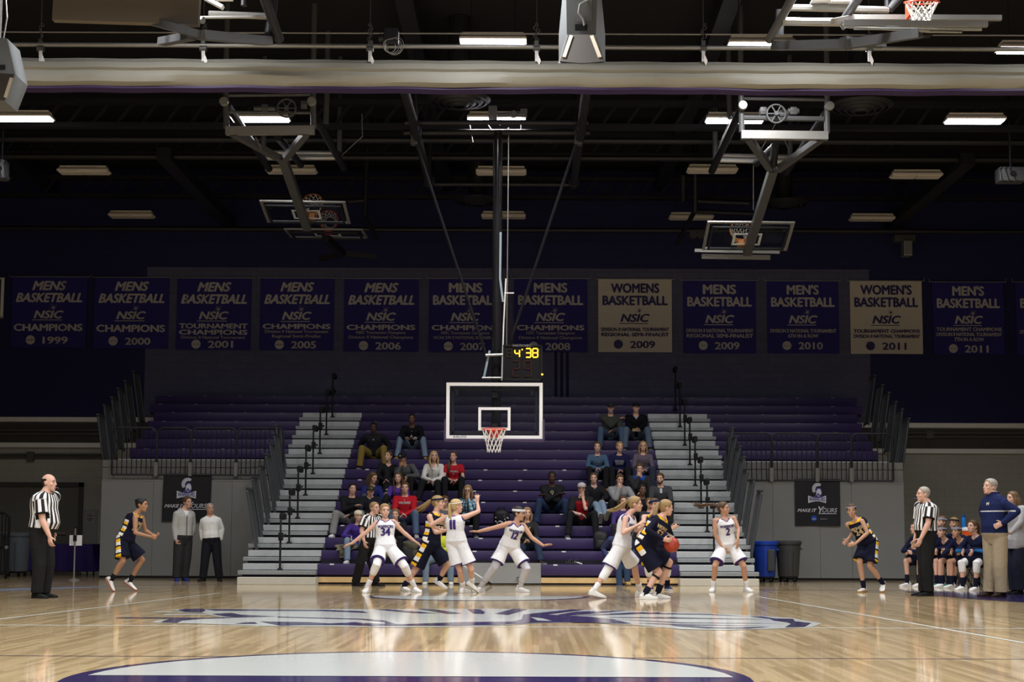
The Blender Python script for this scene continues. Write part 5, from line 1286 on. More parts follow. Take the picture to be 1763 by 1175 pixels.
def lift(px, py, parent, L, sg):
    p = at(px, py, parent.y); d = (p-parent).length
    if d < L and sg:
        dy = sg*math.sqrt(L*L-d*d)
        for _ in range(3):
            p = at(px, py, parent.y+dy); h = math.hypot(p.x-parent.x, p.z-parent.z); dy = math.copysign(math.sqrt(max(0,L*L-h*h)), sg)*min(1,abs(sg))
        p = at(px, py, parent.y+dy)
    return p
def player(Q, S, label, group=None):
    """a standing figure measured joint by joint; Q holds pixel positions and near/far signs"""
    Hh = S.get('H',1.75); k = Hh/1.75
    D = Q['D'] if 'D' in Q else flo(*Q['foot']).y
    J = {}; pel = at(*Q['pel'], D); J['pel'] = pel; nk = lift(*Q['neck'], pel, .30*Hh, Q.get('lean',0)); J['neck'] = nk
    up = (nk-pel).normalized(); fw = yv(Q['yaw']); J['fw'] = fw; fw2 = (fw-up*fw.dot(up)).normalized(); lf = up.cross(fw2)
    hf = yv(Q.get('hyaw',Q['yaw'])); hp = R(Q.get('hpitch',0)); hu0 = (V((0,0,1))+up*.35).normalized()
    J['hf'] = (hf*math.cos(hp)+V((0,0,1))*math.sin(hp)); J['hu'] = (hu0*math.cos(hp)-hf*math.sin(hp))
    J['head'] = lift(*Q['head'], nk, .135*Hh, 0)
    hw = .178 if S.get('sex','m') == 'f' else .198
    for s, sg in (('L',1),('R',-1)):
        sh = nk+lf*(sg*hw*k)-up*((.064 if S.get('sex','m') == 'm' else .052)*k)
        if 'sh'+s in Q: q = Q['sh'+s]; sh = at(q[0], q[1], sh.y)
        J['sh'+s] = sh; a = Q['arm'+s]
        el = lift(*a[0][:2], sh, .172*Hh, a[0][2]); wr = lift(*a[1][:2], el, .146*Hh, a[1][2]); tp = lift(*a[2][:2], wr, .105*Hh, a[2][2])
        J['el'+s] = el; J['wr'+s] = wr; J['tip'+s] = wr+(tp-wr).normalized()*.105*Hh
        for n in ('pn','ts'):
            if n+s in Q: J[n+s] = V(Q[n+s])
        hip = pel+lf*(sg*.088*k)-up*.02*k; J['hip'+s] = hip; l = Q['leg'+s]
        kn = lift(*l[0][:2], hip, .245*Hh, l[0][2]); an = lift(*l[1][:2], kn, .246*Hh, l[1][2])
        f = yv(l[2]); pt = R(l[3] if len(l) > 3 else 0); ft = f*math.cos(pt)+V((0,0,1))*math.sin(pt); J['fu'+s] = V((0,0,1))*math.cos(pt)-f*math.sin(pt); J['ft'+s] = ft
        if len(l) <= 3: an = V((an.x, an.y, .083*k*S.get('shoek',1.0)+.002))
        else:
            low = an+ft*.19*k-J['fu'+s]*.082*k                 # keep the toe on or above the boards
            if low.z < .004: an = an+V((0,0,.004-low.z))
            elif len(l) > 4 and l[4]: an = an-V((0,0,low.z-.004))
        J['kn'+s] = kn; J['an'+s] = an
    return make(J, S, label, group)
def topz(i): return Z0+RISE*i+FH
def sit(px, row, S, label, yaw=0, lean=12, side=0, hyaw=None, hpitch=-4, arms='lap', legs=None, group='spectators', dy=.22, spread=.14, seat=None, feet=None, twist=0, hoff=(0,0)):
    """a seated spectator; row of the bleacher, or seat=(X, Y, z) with feet z"""
    Hh = S.get('H',1.75); k = Hh/1.75; S.setdefault('vox',.014); J = {}
    if seat is None:
        Y = DB+RUN*row+dy; X = at(px, 900, Y).x; zt = topz(row); zf = topz(row-1) if row > 0 else 0.0; Yf = DB+RUN*row-.22*k if row > 0 else DB-.12
    else: X, Y, zt, zf = seat; Yf = None
    f = yv(yaw); ll = V((math.cos(R(yaw)), math.sin(R(yaw)), 0)); pel = V((X, Y, zt+.115*k*S.get('fat',1))); J['pel'] = pel
    a, b = R(lean), R(side); up = (V((0,0,1))*math.cos(a)+f*math.sin(a)); up = (up*math.cos(b)+ll*math.sin(b)).normalized(); nk = pel+up*.285*Hh; J['neck'] = nk
    fw = yv(yaw+twist); J['fw'] = fw; fw2 = (fw-up*fw.dot(up)).normalized(); lf = up.cross(fw2)
    hf = yv(yaw if hyaw is None else hyaw); hp = R(hpitch); hu0 = (V((0,0,1))+up*.3).normalized(); J['hf'] = hf*math.cos(hp)+V((0,0,1))*math.sin(hp); J['hu'] = hu0*math.cos(hp)-hf*math.sin(hp)
    J['head'] = nk+(up*.5+V((0,0,.5))).normalized()*.100*Hh+hf*.032+ll*hoff[0]+V((0,0,hoff[1]))
    hw = .178 if S.get('sex','m') == 'f' else .198
    W_ = lambda x, y, z: pel+ll*x*k+f*y*k+V((0,0,z*k))
    PR = {'lap': (((.03,.36,.10),(-.9,-.3,-.5)),((-.03,.37,.12),(-.9,-.3,-.5))), 'knees': (((.10,.42,.20),(-.8,.1,-.6)),((-.10,.42,.20),(-.8,.1,-.6))),
          'clasp': (((.035,.46,.14),(-.8,.2,-.6)),((-.035,.46,.15),(-.8,.2,-.6))), 'side': (((.25,.10,.05),(-.6,-.8,0)),((-.25,.10,.05),(-.6,-.8,0))), 'cross': (((-.12,.25,.26),(-.5,.2,-.8)),((.12,.27,.29),(-.5,.2,-.8)))}
    for s, sg in (('L',1),('R',-1)):
        J['sh'+s] = sh = nk+lf*(sg*hw*k*.95)-up*(.062*k)
        ar = arms if isinstance(arms, str) else arms[0 if s == 'L' else 1]
        if ar == 'chin': S['curl'+s] = .8
        if ar == 'chin':
            tgt = J['head']+J['hf']*.062*k-V((0,0,1))*.190*k+ll*(.025*sg); pole = V((0,0,-1))+f*.35+ll*(sg*.25); tip = tgt+V((0,0,1))*.09*k+hf*.004-ll*sg*.01
        elif ar == 'shoulder': tgt = J['sh'+('R' if s == 'L' else 'L')]+fw*.10+up*-.03; pole = V((0,0,-1))+f*.4; tip = tgt-lf*sg*.09+up*.02
        else:
            (tx,ty,tz),(p0,p1,p2) = PR[ar][0 if s == 'L' else 1]; tgt = W_(tx, ty, tz); pole = ll*(-p0*sg)+f*p1+V((0,0,p2)); tip = tgt+f*.05-ll*sg*(.07 if ar not in ('side','knees') else .0)-V((0,0,.03 if ar != 'knees' else .08))+(f*.06 if ar == 'side' else V((0,0,0)))
            if ar == 'cross': tip = tgt-ll*sg*.09+V((0,0,.02))
        el, wr = ik(sh, tgt, .172*Hh, .146*Hh, pole); J['el'+s] = el; J['wr'+s] = wr; J['tip'+s] = wr+(tip-tgt).normalized()*.105*Hh
        J['pn'+s] = -V((0,0,1))-ll*sg*.4 if ar != 'chin' else -hf; J['ts'+s] = f+V((0,0,.5)) if ar != 'chin' else -ll*sg
        hip = pel+ll*(sg*.088*k); J['hip'+s] = hip
        lg = (legs or {}).get(s)
        if lg is None:
            A_ = hip+ll*(sg*(spread-.088)) ; an = V((A_.x+f.x*.0, 0, 0))
            if seat is None:
                t = (hip.y-Yf)/max(.3,-f.y); an = hip+f*t+ll*(sg*(spread-.05)); 
            else: an = hip+f*(feet or .42)+ll*(sg*(spread-.06))
            an.z = zf+.083*k
            pole = f*.4+V((0,0,1))+ll*sg*.15; fy, fp_ = yaw+sg*8, 0
        else:
            an = W_(*lg[:3]); pole = f*.3+V((0,0,1))+ll*(sg*lg[5] if len(lg) > 5 else 0); fy, fp_ = yaw+lg[3], lg[4]
        kn, an2 = ik(hip, an, .245*Hh, .246*Hh, pole)
        if lg is None: an2.z = max(an2.z, zf+.083*k)
        J['kn'+s], J['an'+s] = kn, an2; g_ = yv(fy); pt = R(fp_); J['ft'+s] = g_*math.cos(pt)+V((0,0,1))*math.sin(pt); J['fu'+s] = V((0,0,1))*math.cos(pt)-g_*math.sin(pt)
    S['floor'] = zt
    return make(J, S, label, group)
# ================================================================== PLAYERS, OFFICIALS AND STAFF ON THE COURT
def vz(): 
    side = lambda x, y: np.abs(np.abs(np.arctan2(x, y))-1.65) < .30
    return [dict(c=GOLD, f=lambda x,y,t,P: (t > .90) & (np.hypot(x,y) < .135) & (np.abs(x) < .12)),
            dict(c=(.70,.70,.68), f=lambda x,y,t,P: side(x,y) & (((t*4.2) % 1) > .62) & (t < .70)), dict(c=GOLD, f=lambda x,y,t,P: side(x,y) & (((t*4.2) % 1) > .25) & (((t*4.2) % 1) <= .62) & (t < .70))]
def vpan(): return [dict(c=(.70,.70,.68), f=lambda tt: (((tt*2.6+.3) % 1) > .58) & (tt > -.25) & (tt < .9)), dict(c=GOLD, f=lambda tt: (((tt*2.6+.3) % 1) > .2) & (((tt*2.6+.3) % 1) <= .58) & (tt > -.25) & (tt < .9))]
def wtop(num, front='WARRIORS', back=False, **k):
    tx = [(front,.66,.050,.27,PURP,False,'team_lettering'),(num.replace('1','I'),.40,.135,sum(.036 if c == '1' else .085 for c in num),PURP,False,'number')] if not back else [(num.replace('1','I'),.50,.165,.11,PURP,True,'number')]
    return dict(c=WHITE, trim=PURP, vneck=.13, ease=.018, t0=-.02, text=tx, name='jersey', **k)
def wshort(**k): return dict(c=WHITE, trim=PURP, len=.78, ease=.020, name='shorts', hemease=.040, **k)
TANL = (.62,.50,.30)
def vtop(num, word='VIKINGS', **k): return dict(c=NAVY, vneck=.11, ease=.019, t0=-.12, zones=vz(), text=[(word,.66,.055,.27,TANL,False,'team_lettering'),(num,.44,.11,.16,TANL,False,'number')], name='jersey', **k)
def vshort(**k): return dict(c=NAVY, len=.84, ease=.022, hemease=.042, panels=vpan(), name='shorts', **k)
WS = ((.74,.74,.73),(.66,.66,.64))
GP = 'players on the court'
player(dict(foot=(640,1020.5), pel=(663.8,944), neck=(663,894.7), head=(662.5,880), yaw=8, hyaw=20, hpitch=-4, lean=.35, shR=(648.5,901), shL=(677,899),
  armR=[(627.2,920,-.3),(606,936,-.4),(590.6,942,0)], armL=[(694.5,916.8,.4),(713.2,932,.5),(722,938,0)], pnR=(0,-.6,-1), tsR=(0,-1,.3),
  legR=[(648.5,973,-1),(632,1005,.6),-8], legL=[(696,975,-.8),(714,1002,.8),35]), dict(H=1.80, sex='f', skin='fair', hair='dblond', hs='bun', top=wtop('34'), bottom=wshort(), kneesleeve='LR', sleevec=(.72,.72,.71), socks=(WHITE,.30), shoes=WS, high=True, curl=.15, splayR=.3),
  'player in white with number 34, arms spread wide', GP)
player(dict(foot=(810,1022.5), pel=(785.7,935), neck=(783,886), head=(786,872), yaw=162, hyaw=118, lean=-.2,
  armL=[(741.5,904.7,.35),(756,912,.5),(765,913,0)], armR=[(824,881,.4),(822,866,.4),(821.5,853,0)], pnR=(0,1,.2), tsR=(-1,0,0),
  legL=[(792,983,.3),(797.6,1003,.5),150], legR=[(811.3,981,-.3),(813,1000,.5),120,-35,1]), dict(H=1.76, sex='f', skin='fair', hair='blond', hs='pony', tail=[(0,-.09,.07),(0,-.13,.03),(-.01,-.135,-.06),(-.015,-.125,-.16),(-.02,-.11,-.26)], band=WHITE, bandw=.007, top=wtop('11', back=True), bottom=wshort(), socks=(WHITE,.28), shoes=WS, curl=.12, splayR=.5, splayL=.2),
  'player in white with number 11 on her back, one hand raised high', GP)
player(dict(foot=(860,1020), pel=(876.5,942.6), neck=(889.5,899.2), head=(893,884.5), yaw=22, hyaw=72, hpitch=-6, lean=-.4, shR=(877,902), shL=(901,905),
  armR=[(846,910.4,-.3),(822.9,915.8,-.3),(804,915,0)], armL=[(915.8,926.5,-.3),(935.4,940,-.4),(951,937,0)], pnR=(0,0,-1), tsR=(0,-1,.2), pnL=(0,0,-1), tsL=(0,-1,.3),
  legR=[(851.5,976.5,-.5),(827,1004.5,.6),-35], legL=[(906.9,979,-1),(895,1007,.5),55]), dict(H=1.78, sex='f', skin='mid', hair='black', hs='bun', band=WHITE, bandw=.020, top=wtop('12'), bottom=wshort(), kneesleeve='LR', sleevec=(.50,.50,.54), sleevelen=.72, socks=((.5,.5,.52),.30), shoes=WS, high=True, curl=.1, splayR=.35, splayL=.25),
  'player in white with number 12 and a white headband, arms out low', GP)
player(dict(foot=(1060,1030), pel=(1070,945), neck=(1083,886), head=(1094,868.5), yaw=62, hyaw=88, lean=-.3, shR=(1077,893),
  armR=[(1072.5,918.5,-.5),(1099,904,-.2),(1113,895,0)], armL=[(1096,914,.5),(1111,903,.2),(1120,896,0)], curl=1,
  legR=[(1044,985,-.4),(1023.5,1012.5,-.2),95,-12,1], legL=[(1093,978,.6),(1102,1006,.8),75]), dict(H=1.80, sex='f', skin='fair', hair='dblond', hs='pony', tail=[(0,-.10,.05),(0,-.15,.02),(0,-.23,-.05),(0,-.30,-.11),(0,-.38,-.13)], wild=.035, open=True, curl=.9, top=wtop('4'), bottom=wshort(), kneesleeve='R', sleevec=(.76,.76,.76), socks=(WHITE,.30), shoes=WS, high=True),
  'player in white pressing the ball handler, long blond ponytail streaming behind her', GP)
player(dict(foot=(1258,1020), pel=(1251.7,941), neck=(1247,891.5), head=(1245.5,876), yaw=12, hyaw=62, lean=-.3, shR=(1231,897), shL=(1263,893),
  armR=[(1230.5,920,-.2),(1244,943,-.7),(1253,954.5,0)], armL=[(1271.5,911.5,-.2),(1270,930,-.6),(1270.5,941,0)], pnR=(.3,.6,0), tsR=(.8,-.6,.3), tsL=(-.8,-.6,.2),
  legR=[(1231,975.3,-.8),(1227.6,1001,.5),-18], legL=[(1280.4,975.3,-.8),(1285,999,.5),22]), dict(H=1.78, sex='f', skin='mid', hair='brown', hs='pony', tail=[at(1237,871,26.4),at(1228,869,26.42),at(1217,869.5,26.44),at(1207,871.5,26.45),at(1194,868,26.45)], wild=.03, top=wtop('2'), bottom=wshort(), socks=(WHITE,.26), shoes=WS, high=True, curl=.25),
  'player in white with number 2, brown hair whipping out sideways', GP)
player(dict(foot=(208,1019), pel=(215,932), neck=(235.5,884), head=(244,869.5), yaw=68, hyaw=82, lean=.2, shR=(233,892),
  armR=[(232.5,918,-.4),(258.5,924.3,-.2),(270.7,927.5,0)], armL=[(250,914,.5),(264,922,.3),(274,922,0)], tsR=(0,-.3,1),
  legR=[(211.5,966.5,-.4),(192.4,992,.2),80,-58,1], legL=[(244.5,964.3,.3),(223.5,995,.2),80,-32,1]), dict(H=1.74, sex='f', skin='tan', hair='black', hs='bun', curl=1.0, top=vtop('31'), bottom=vshort(), socks=(BLACK,.22), shoes=((.74,.73,.72),(.30,.12,.08)), high=True),
  'player in dark navy with gold panels running before the left padded wall', GP)
player(dict(foot=(728,1018), pel=(741.5,940), neck=(751,882.5), head=(754.5,866), yaw=58, hyaw=80, lean=-.1, shR=(739.5,890.5),
  armR=[(750,917.5,-.5),(768,914,-.2),(778,911,0)], armL=[(766,905,.4),(772,914,-.3),(778,911,0)],
  legR=[(714,983,-.3),(695.5,1006.5,-.2),30], legL=[(770.4,973,.2),(756,998.5,.3),72,-28]), dict(H=1.84, sex='f', fat=1.08, skin='fair', hair='dblond', hs='pony', tail=[(0,-.10,.04),(.0,-.15,.02),(0,-.22,-.05),(0,-.28,-.10),(0,-.36,-.15)], wild=.04, band=(.01,.012,.04), bandw=.014, top=vtop('23'), bottom=vshort(), socks=(NAVY,.18), shoes=WS, curl=.6),
  'player in dark navy with blond ponytail and navy headband, shoulder against number 11', GP)
pb = player(dict(foot=(1125,1032), pel=(1110,942), neck=(1139.5,889.5), head=(1147,874.5), yaw=50, hyaw=108, lean=-.3, shR=(1127,898),
  armR=[(1115,914,-.6),(1141,929,-.6),(1158,932,0)], armL=[(1152,914,.6),(1158,927,.2),(1163,936,0)], pnR=(.5,.5,-.6), tsR=(.4,-.3,.9), pnL=(-.2,-1,0),
  legR=[(1134,986,-.3),(1110,1016,-.2),75], legL=[(1152.5,968.6,.4),(1132,1007,.3),72]), dict(H=1.80, sex='f', fat=1.08, skin='fair', hair='dblond', hs='pony', tail=[(0,-.095,.06),(.0,-.14,.05),(-.02,-.17,-.03),(-.03,-.19,-.12),(-.03,-.24,-.20)], wild=.02, top=dict(vtop('52','VIKINGS'), sleeve=1, slease=.006, cuff=.95), bottom=vshort(), kneeband='LR', socks=(NAVY,.22), shoes=WS, curl=.35, splayR=.22, gripR=.5),
  'player in dark navy with long sleeves holding the basketball, black bands below her knees', GP)
BALLY = JOINTS['wrR'].y+.135
player(dict(foot=(1140,1017.5), pel=(1128,944), neck=(1125,885), head=(1127,870), yaw=12, hyaw=20, lean=-.2,
  armL=[(1148,905,-.5),(1157,911,-.5),(1164,906,0)], armR=[(1108,902,-.4),(1102,916,-.5),(1098,922,0)], pnL=(.2,-1,.2), tsL=(-.5,0,1),
  legR=[(1116,980,-.5),(1120,1004,.4),0], legL=[(1149,980,-.5),(1149,1003,.4),18]), dict(H=1.80, sex='f', skin='fair', hair='brown', hs='bun', band=(.012,.016,.06), bandw=.018, top=vtop('20'), bottom=vshort(), kneesleeve='LR', sleevec=(.72,.72,.71), socks=(NAVY,.30), shoes=((.015,.025,.08),(.5,.5,.5)), splayL=.55, curl=.2),
  'player in dark navy behind the ball handler, one open hand reaching right', GP)
player(dict(foot=(1500,1020.5), pel=(1494,936), neck=(1472.5,894), head=(1466,879.5), yaw=-38, hyaw=-14, lean=-.3, shL=(1484,898),
  armL=[(1494,918,-.3),(1472.5,937,-.4),(1461.5,939,0)], armR=[(1471,914,.2),(1460,929,-.2),(1452.5,937,0)], tsL=(0,0,1), tsR=(0,0,1), pnL=(.3,.8,0),
  legR=[(1480,969,-.5),(1487,1001,.3),-40], legL=[(1497.4,975,-.7),(1520,998.5,.5),-22,-25,1]), dict(H=1.76, sex='f', skin='mid', hair='brown', hs='bun', band=(.3,.3,.38), bandw=.008, top=vtop('24'), bottom=vshort(), socks=(NAVY,.24), shoes=((.72,.72,.70),(.40,.24,.10)), curl=.5),
  'player in dark navy bent forward before the right padded wall', GP)
# the ball
ballp = at(1156.2, 938.5, BALLY)
ball = MB(); ball.ball(ballp, .121, nu=32, nv=20)
m_ballr = mat('red brown ball leather', (.36,.045,.022), .5, var=.15, scale=60, bump=.15)
ba = tag(settle(ball.build('basketball', m_ballr, smooth=True), ballp), 'red brown basketball held at the waist by the navy long-sleeved player', 'basketball')
mb = MB()
for nrm, r, off in (((.9,.3,.2),.1205,0),((.1,.4,1),.1205,0),((.3,-.9,.3),.098,.07),((.3,-.9,.3),.098,-.07)): mb.ring(ballp+V(nrm).normalized()*off, nrm, r, .0022, 40, 5)
mb.build('seam', m_black, ba)
# officials
GO = 'officials in striped shirts'
def zeb(**k): return dict(m=m_zebra, c=WHITE, trim=BLACK, sleeve=.72, slease=.026, ease=.022, t0=.10, collar=False, vneck=.05, name='striped_shirt', **k)
BP = dict(c=(.012,.012,.013), len=1, t1=.17, name='trousers', ease=.018, legease=.030)
bsh = ((.012,.012,.013),(.012,.012,.013))
player(dict(foot=(76,1030.5), pel=(71.5,917), neck=(79.5,847), head=(84.5,831.5), yaw=72, hyaw=80, lean=0, shR=(70,861),
  armR=[(73,896,-.4),(85,923,-.2),(87.5,941,0)], armL=[(84,890,.6),(90,915,.2),(92,930,0)], tsR=(.6,-.3,0),
  legR=[(68,972,-.2),(63.5,1022,.1),62], legL=[(83,972,.2),(76.5,1020,.2),75]), dict(H=1.93, sex='m', fat=1.12, belly=.10, skin='fair', hair='black', hs='bald', whistle=True, top=zeb(), bottom=BP, shoes=bsh, curl=.35),
  'balding official in striped shirt and black trousers standing at the far left', GO)
player(dict(foot=(634,1010.5), pel=(638,930), neck=(641,887), head=(645,875.5), yaw=42, hyaw=52, lean=-.1, shR=(629,895),
  armR=[(622.5,914,-.3),(626.5,931,-.4),(630,945.5,0)], armL=[(655,910,.3),(655,928,.2),(655,940,0)],
  legR=[(621,969,-.4),(612.5,997,.5),50], legL=[(641,970,.3),(647,1003,.5),62]), dict(H=1.80, sex='m', skin='fair', hair='dblond', hs='crew', top=zeb(), bottom=BP, shoes=bsh, curl=.3),
  'young official in striped shirt standing partly behind number 34', GO)
player(dict(foot=(1592,1027), pel=(1594.5,920), neck=(1595.5,865.5), head=(1589.5,851.5), yaw=-72, hyaw=-84, lean=0, shL=(1601,875),
  armL=[(1598,902,-.4),(1586,927,-.3),(1581,938,0)], armR=[(1582,905,.3),(1575,930,-.2),(1572,945,0)], tsL=(-.8,-.2,0),
  legL=[(1596,973,-.3),(1599,1019,.2),-72], legR=[(1590,973,.2),(1590,1018,.2),-80]), dict(H=1.86, sex='m', fat=1.08, belly=.05, skin='fair', hair='grey', hs='crew', whistle=True, top=zeb(), bottom=BP, shoes=bsh, curl=.35),
  'official with short grey hair in striped shirt standing before the right-hand bench', GO)
# coaches and standing staff
player(dict(foot=(1712,1028.5), pel=(1713,925), neck=(1711,851.5), head=(1704.5,838.5), yaw=-55, hyaw=-72, hpitch=5, lean=0, shL=(1728,868), shR=(1697,868),
  armL=[(1750,881,-.3),(1727,901,-.5),(1716,906,0)], armR=[(1692,880,.4),(1697,902,-.2),(1700,906,0)], pnL=(-1,0,0), tsL=(0,0,1),
  legL=[(1722,975,-.1),(1724,1020,.2),-58], legR=[(1706,975,.1),(1703,1020,.2),-66]), dict(H=1.93, sex='m', fat=1.12, belly=.05, skin='fair', hair='grey', hs='short', brow='grey', top=dict(c=(.010,.016,.065), sleeve=1, ease=.018, slease=.016, t0=-.09, collar=True, name='jacket', zones=[dict(c=(.6,.6,.6), f=lambda x,y,t,P: (np.abs(t-.60) < .014) & (y > -.02))], text=[('M',.74,.05,.05,(.6,.55,.42),False,'chest_badge',.0,)]), bottom=dict(c=(.33,.27,.18), len=1, t1=.1, name='trousers', ease=.02, legease=.042), shoes=((.035,.020,.012),(.02,.012,.01)), curl=.3),
  'grey-haired coach in navy jacket and khaki trousers, hand on hip, at the far right')
player(dict(foot=(1752,1024), pel=(1748,935), neck=(1748,872), head=(1743,858.5), yaw=-60, hyaw=-70, lean=0,
  armL=[(1757,900,-.4),(1740,918,-.4),(1733,920,0)], armR=[(1741,905,.3),(1738,922,-.3),(1731,924,0)],
  legL=[(1752,978,0),(1755,1016,.1),-60], legR=[(1745,978,0),(1747,1016,.1),-66]), dict(H=1.74, sex='f', skin='fair', hair='lbrown', hs='long', hairlen=.06, top=dict(c=(.33,.33,.34), sleeve=1, ease=.024, slease=.016, t0=-.26, flare=.12, vneck=.2, name='cardigan'), inner=[(.5,.5,.5)], bottom=dict(c=(.014,.016,.03), len=1, t1=.05, name='trousers', ease=.018, legease=.045), shoes=(BLACK,BLACK)),
  'woman in a light grey cardigan standing behind the coach')
player(dict(foot=(310,1001), pel=(315.5,929), neck=(318,877.5), head=(322.5,865.5), yaw=35, hyaw=52, lean=0, shR=(304,886), shL=(330,886),
  armR=[(300.5,908,-.1),(302,929,-.3),(305,937,0)], armL=[(333,907,.1),(330,926,-.3),(327,934,0)],
  legR=[(306,964,0),(303.5,996,.1),20], legL=[(321,964,0),(317.5,996,.1),35]), dict(H=1.86, sex='m', fat=1.04, belly=.02, skin='fair', hair='brown', hs='short', top=dict(c=(.42,.42,.40), sleeve=1, ease=.013, slease=.009, t0=-.02, vneck=.24, name='hooded_sweatshirt', hood=True, zip=(.06,.06,.07)), inner=[(.72,.72,.73)], bottom=dict(c=(.030,.030,.032), len=1, name='trousers', ease=.018, legease=.034), shoes=((.02,.03,.14),(.02,.03,.14)), gripR=.6, curlR=.7),
  'standing man in an open light grey hooded sweatshirt, green bottle in hand')
player(dict(foot=(363,1001.5), pel=(364,932), neck=(362,888.5), head=(361.5,876.5), shR=(350,898), shL=(376,897), yaw=8, hyaw=28, hpitch=6, lean=0,
  armR=[(347,911,.2),(348,929,-.2),(351,936,0)], armL=[(382,911,.2),(380.5,929,-.2),(378,936,0)],
  legR=[(353,965,0),(349.5,996,.1),-15], legL=[(374,965,0),(377.5,996,.1),18]), dict(H=1.78, sex='m', fat=1.06, belly=.03, skin='mid', hair='grey', hs='crew', top=dict(c=(.70,.70,.68), sleeve=1, ease=.013, slease=.009, t0=.02, collar=True, name='dress_shirt', vneck=.08), bottom=dict(c=(.012,.013,.018), len=1, t1=.13, name='trousers', ease=.017, legease=.03), shoes=bsh),
  'man in a white dress shirt and black trousers standing by the left padded wall')
m_green = mat('green bottle plastic', (.03,.16,.06), .25)
bp = at(304.5,941,flo(310,1001).y-.10); bt = empty('drink_bottle', bp, 'dark green bottle in the hand of the man in the grey sweatshirt', 'bottle')
MB().lathe(bp+V((0,0,-.06)), [(.024,-.04),(.032,-.03),(.032,.05),(.016,.085),(.014,.10)], 14, (.12,0,1)).build('body', m_green, bt, smooth=True)
MB().lathe(bp+V((.012,0,.04)), [(.015,0),(.015,.02)], 12, (.12,0,1)).build('bottle_cap', m_white, bt)
# ================================================================== SPECTATORS
JEAN = (.075,.115,.19); JEANL = (.17,.24,.32); BLK = (.012,.012,.014); DK = (.022,.022,.025)
def tp(c, sleeve=1, **k): return dict(dict(c=c, sleeve=sleeve, ease=.013, slease=.011, t0=-.03, name='sweater' if sleeve == 1 else 't_shirt', collar=False), **k)
def pt(c, **k): return dict(dict(c=c, len=1, name='trousers', ease=.012, legease=.018), **k)
SB = ((.03,.03,.03),(.25,.25,.25)); SW = ((.6,.6,.58),(.55,.55,.52)); ST = ((.33,.20,.06),(.25,.17,.08)); SG = ((.25,.25,.26),(.5,.5,.5))
sit(643, 9, dict(sex='m', skin='dark', hair='black', hs='crew', top=tp((.014,.015,.02), collar=True, name='jacket', slease=.02, ease=.02, text=[('A',.80,.03,.04,(.5,.5,.5),False,'chest_badge',.0)]), bottom=pt((.20,.145,.035), legease=.026), shoes=SB), 'man in a black jacket and olive yellow trousers beside the left aisle', lean=20, arms='side', spread=.26, hpitch=-12)
sit(709, 10, dict(sex='m', skin='brown', hair='black', hs='crew', top=tp((.008,.008,.012), text=[('OLAND',.60,.06,.28,(.55,.53,.50),False,'lettering'),('Y',.80,.02,.025,(.5,.5,.5),False,'chest_badge')]), bottom=pt(JEANL), shoes=ST), 'smiling man in a black lettered sweater and pale jeans, highest on the left half', lean=26, arms='clasp', spread=.30, hpitch=0)
sit(664, 6, dict(sex='f', skin='fair', hair='brown', hs='bun', top=tp(BLK, vneck=.12, text=[('A',.72,.03,.03,(.4,.4,.42),False,'chest_badge',.0)]), bottom=pt(BLK), shoes=SG), 'laughing woman all in black with grey shoes and crossed legs, below the olive trousers', lean=8, side=6, arms='lap', yaw=5, hyaw=-25, hpitch=8, legs={'L': (-.02,.42,-.16,20,15), 'R': (.10,.40,-.10,-20,18)})
sit(706, 6, dict(sex='m', skin='tan', hair='black', hs='short', cap=((.012,.012,.014),), badge=(.4,.4,.4), top=tp((.075,.077,.082)), bottom=pt(BLK), shoes=SB), 'man in a black cap and grey sweater leaning on one hand', lean=24, side=-8, arms=('knees','chin'), yaw=-20, hyaw=-20, hpitch=-16)
sit(747, 6, dict(sex='f', skin='fair', hair='blond', hs='long', hairlen=.20, fwdhair=True, top=tp((.62,.61,.58), ease=.020, slease=.018, vneck=.18, zip=(.3,.3,.3), name='fleece', text=[('o',.72,.03,.03,(.05,.02,.03),False,'chest_badge',.0)]), bottom=pt(BLK), shoes=ST), 'smiling blond woman in a white fleece and black trousers with tan boots', lean=8, arms='lap', yaw=-8, hyaw=12, hpitch=2, legs={'L': (.20,.52,-.36,25,30), 'R': (-.26,.56,-.34,-30,-25)})
sit(781, 6, dict(sex='f', skin='fair', hair='brown', hs='pony', tail=[(0,-.09,.05),(-.05,-.10,0),(-.085,-.02,-.10),(-.09,.06,-.20),(-.085,.09,-.32)], top=tp((.36,.012,.022), .55, text=[('CORNELL',.66,.04,.22,(.6,.55,.52),False,'lettering'),('I',.54,.05,.012,(.6,.55,.52),False,'lettering')]), bottom=pt(BLK, panels=[dict(c=(.5,.5,.5), f=lambda tt: (tt > -.1) & (tt < 1.0))]), shoes=SB), 'smiling woman in a red t-shirt with a long side braid and striped track trousers', lean=10, arms='lap', yaw=0, hyaw=-15, hpitch=0)
sit(639, 4, dict(sex='f', skin='fair', hair='brown', hs='long', hairlen=.26, fwdhair=True, top=tp((.015,.02,.12)), bottom=pt((.08,.085,.09)), shoes=SG), 'woman with brown hair over her face, one grey-trousered leg stretched out', lean=10, arms='lap', yaw=10, hyaw=48, hpitch=-18, legs={'L': (.50,.62,-.18,30,35), 'R': (-.24,.45,-.18,-10,0)})
sit(686, 4, dict(sex='f', skin='fair', hair='brown', hs='long', hairlen=.26, fwdhair=True, top=tp((.085,.035,.26), vneck=.08, name='sweatshirt'), bottom=pt(BLK), shoes=SB), 'smiling woman in a bright purple sweatshirt with long brown hair', lean=12, arms='lap', hyaw=-6, hpitch=2, legs={'L': (.34,.48,-.20,15,0), 'R': (-.36,.50,-.16,-25,10)})
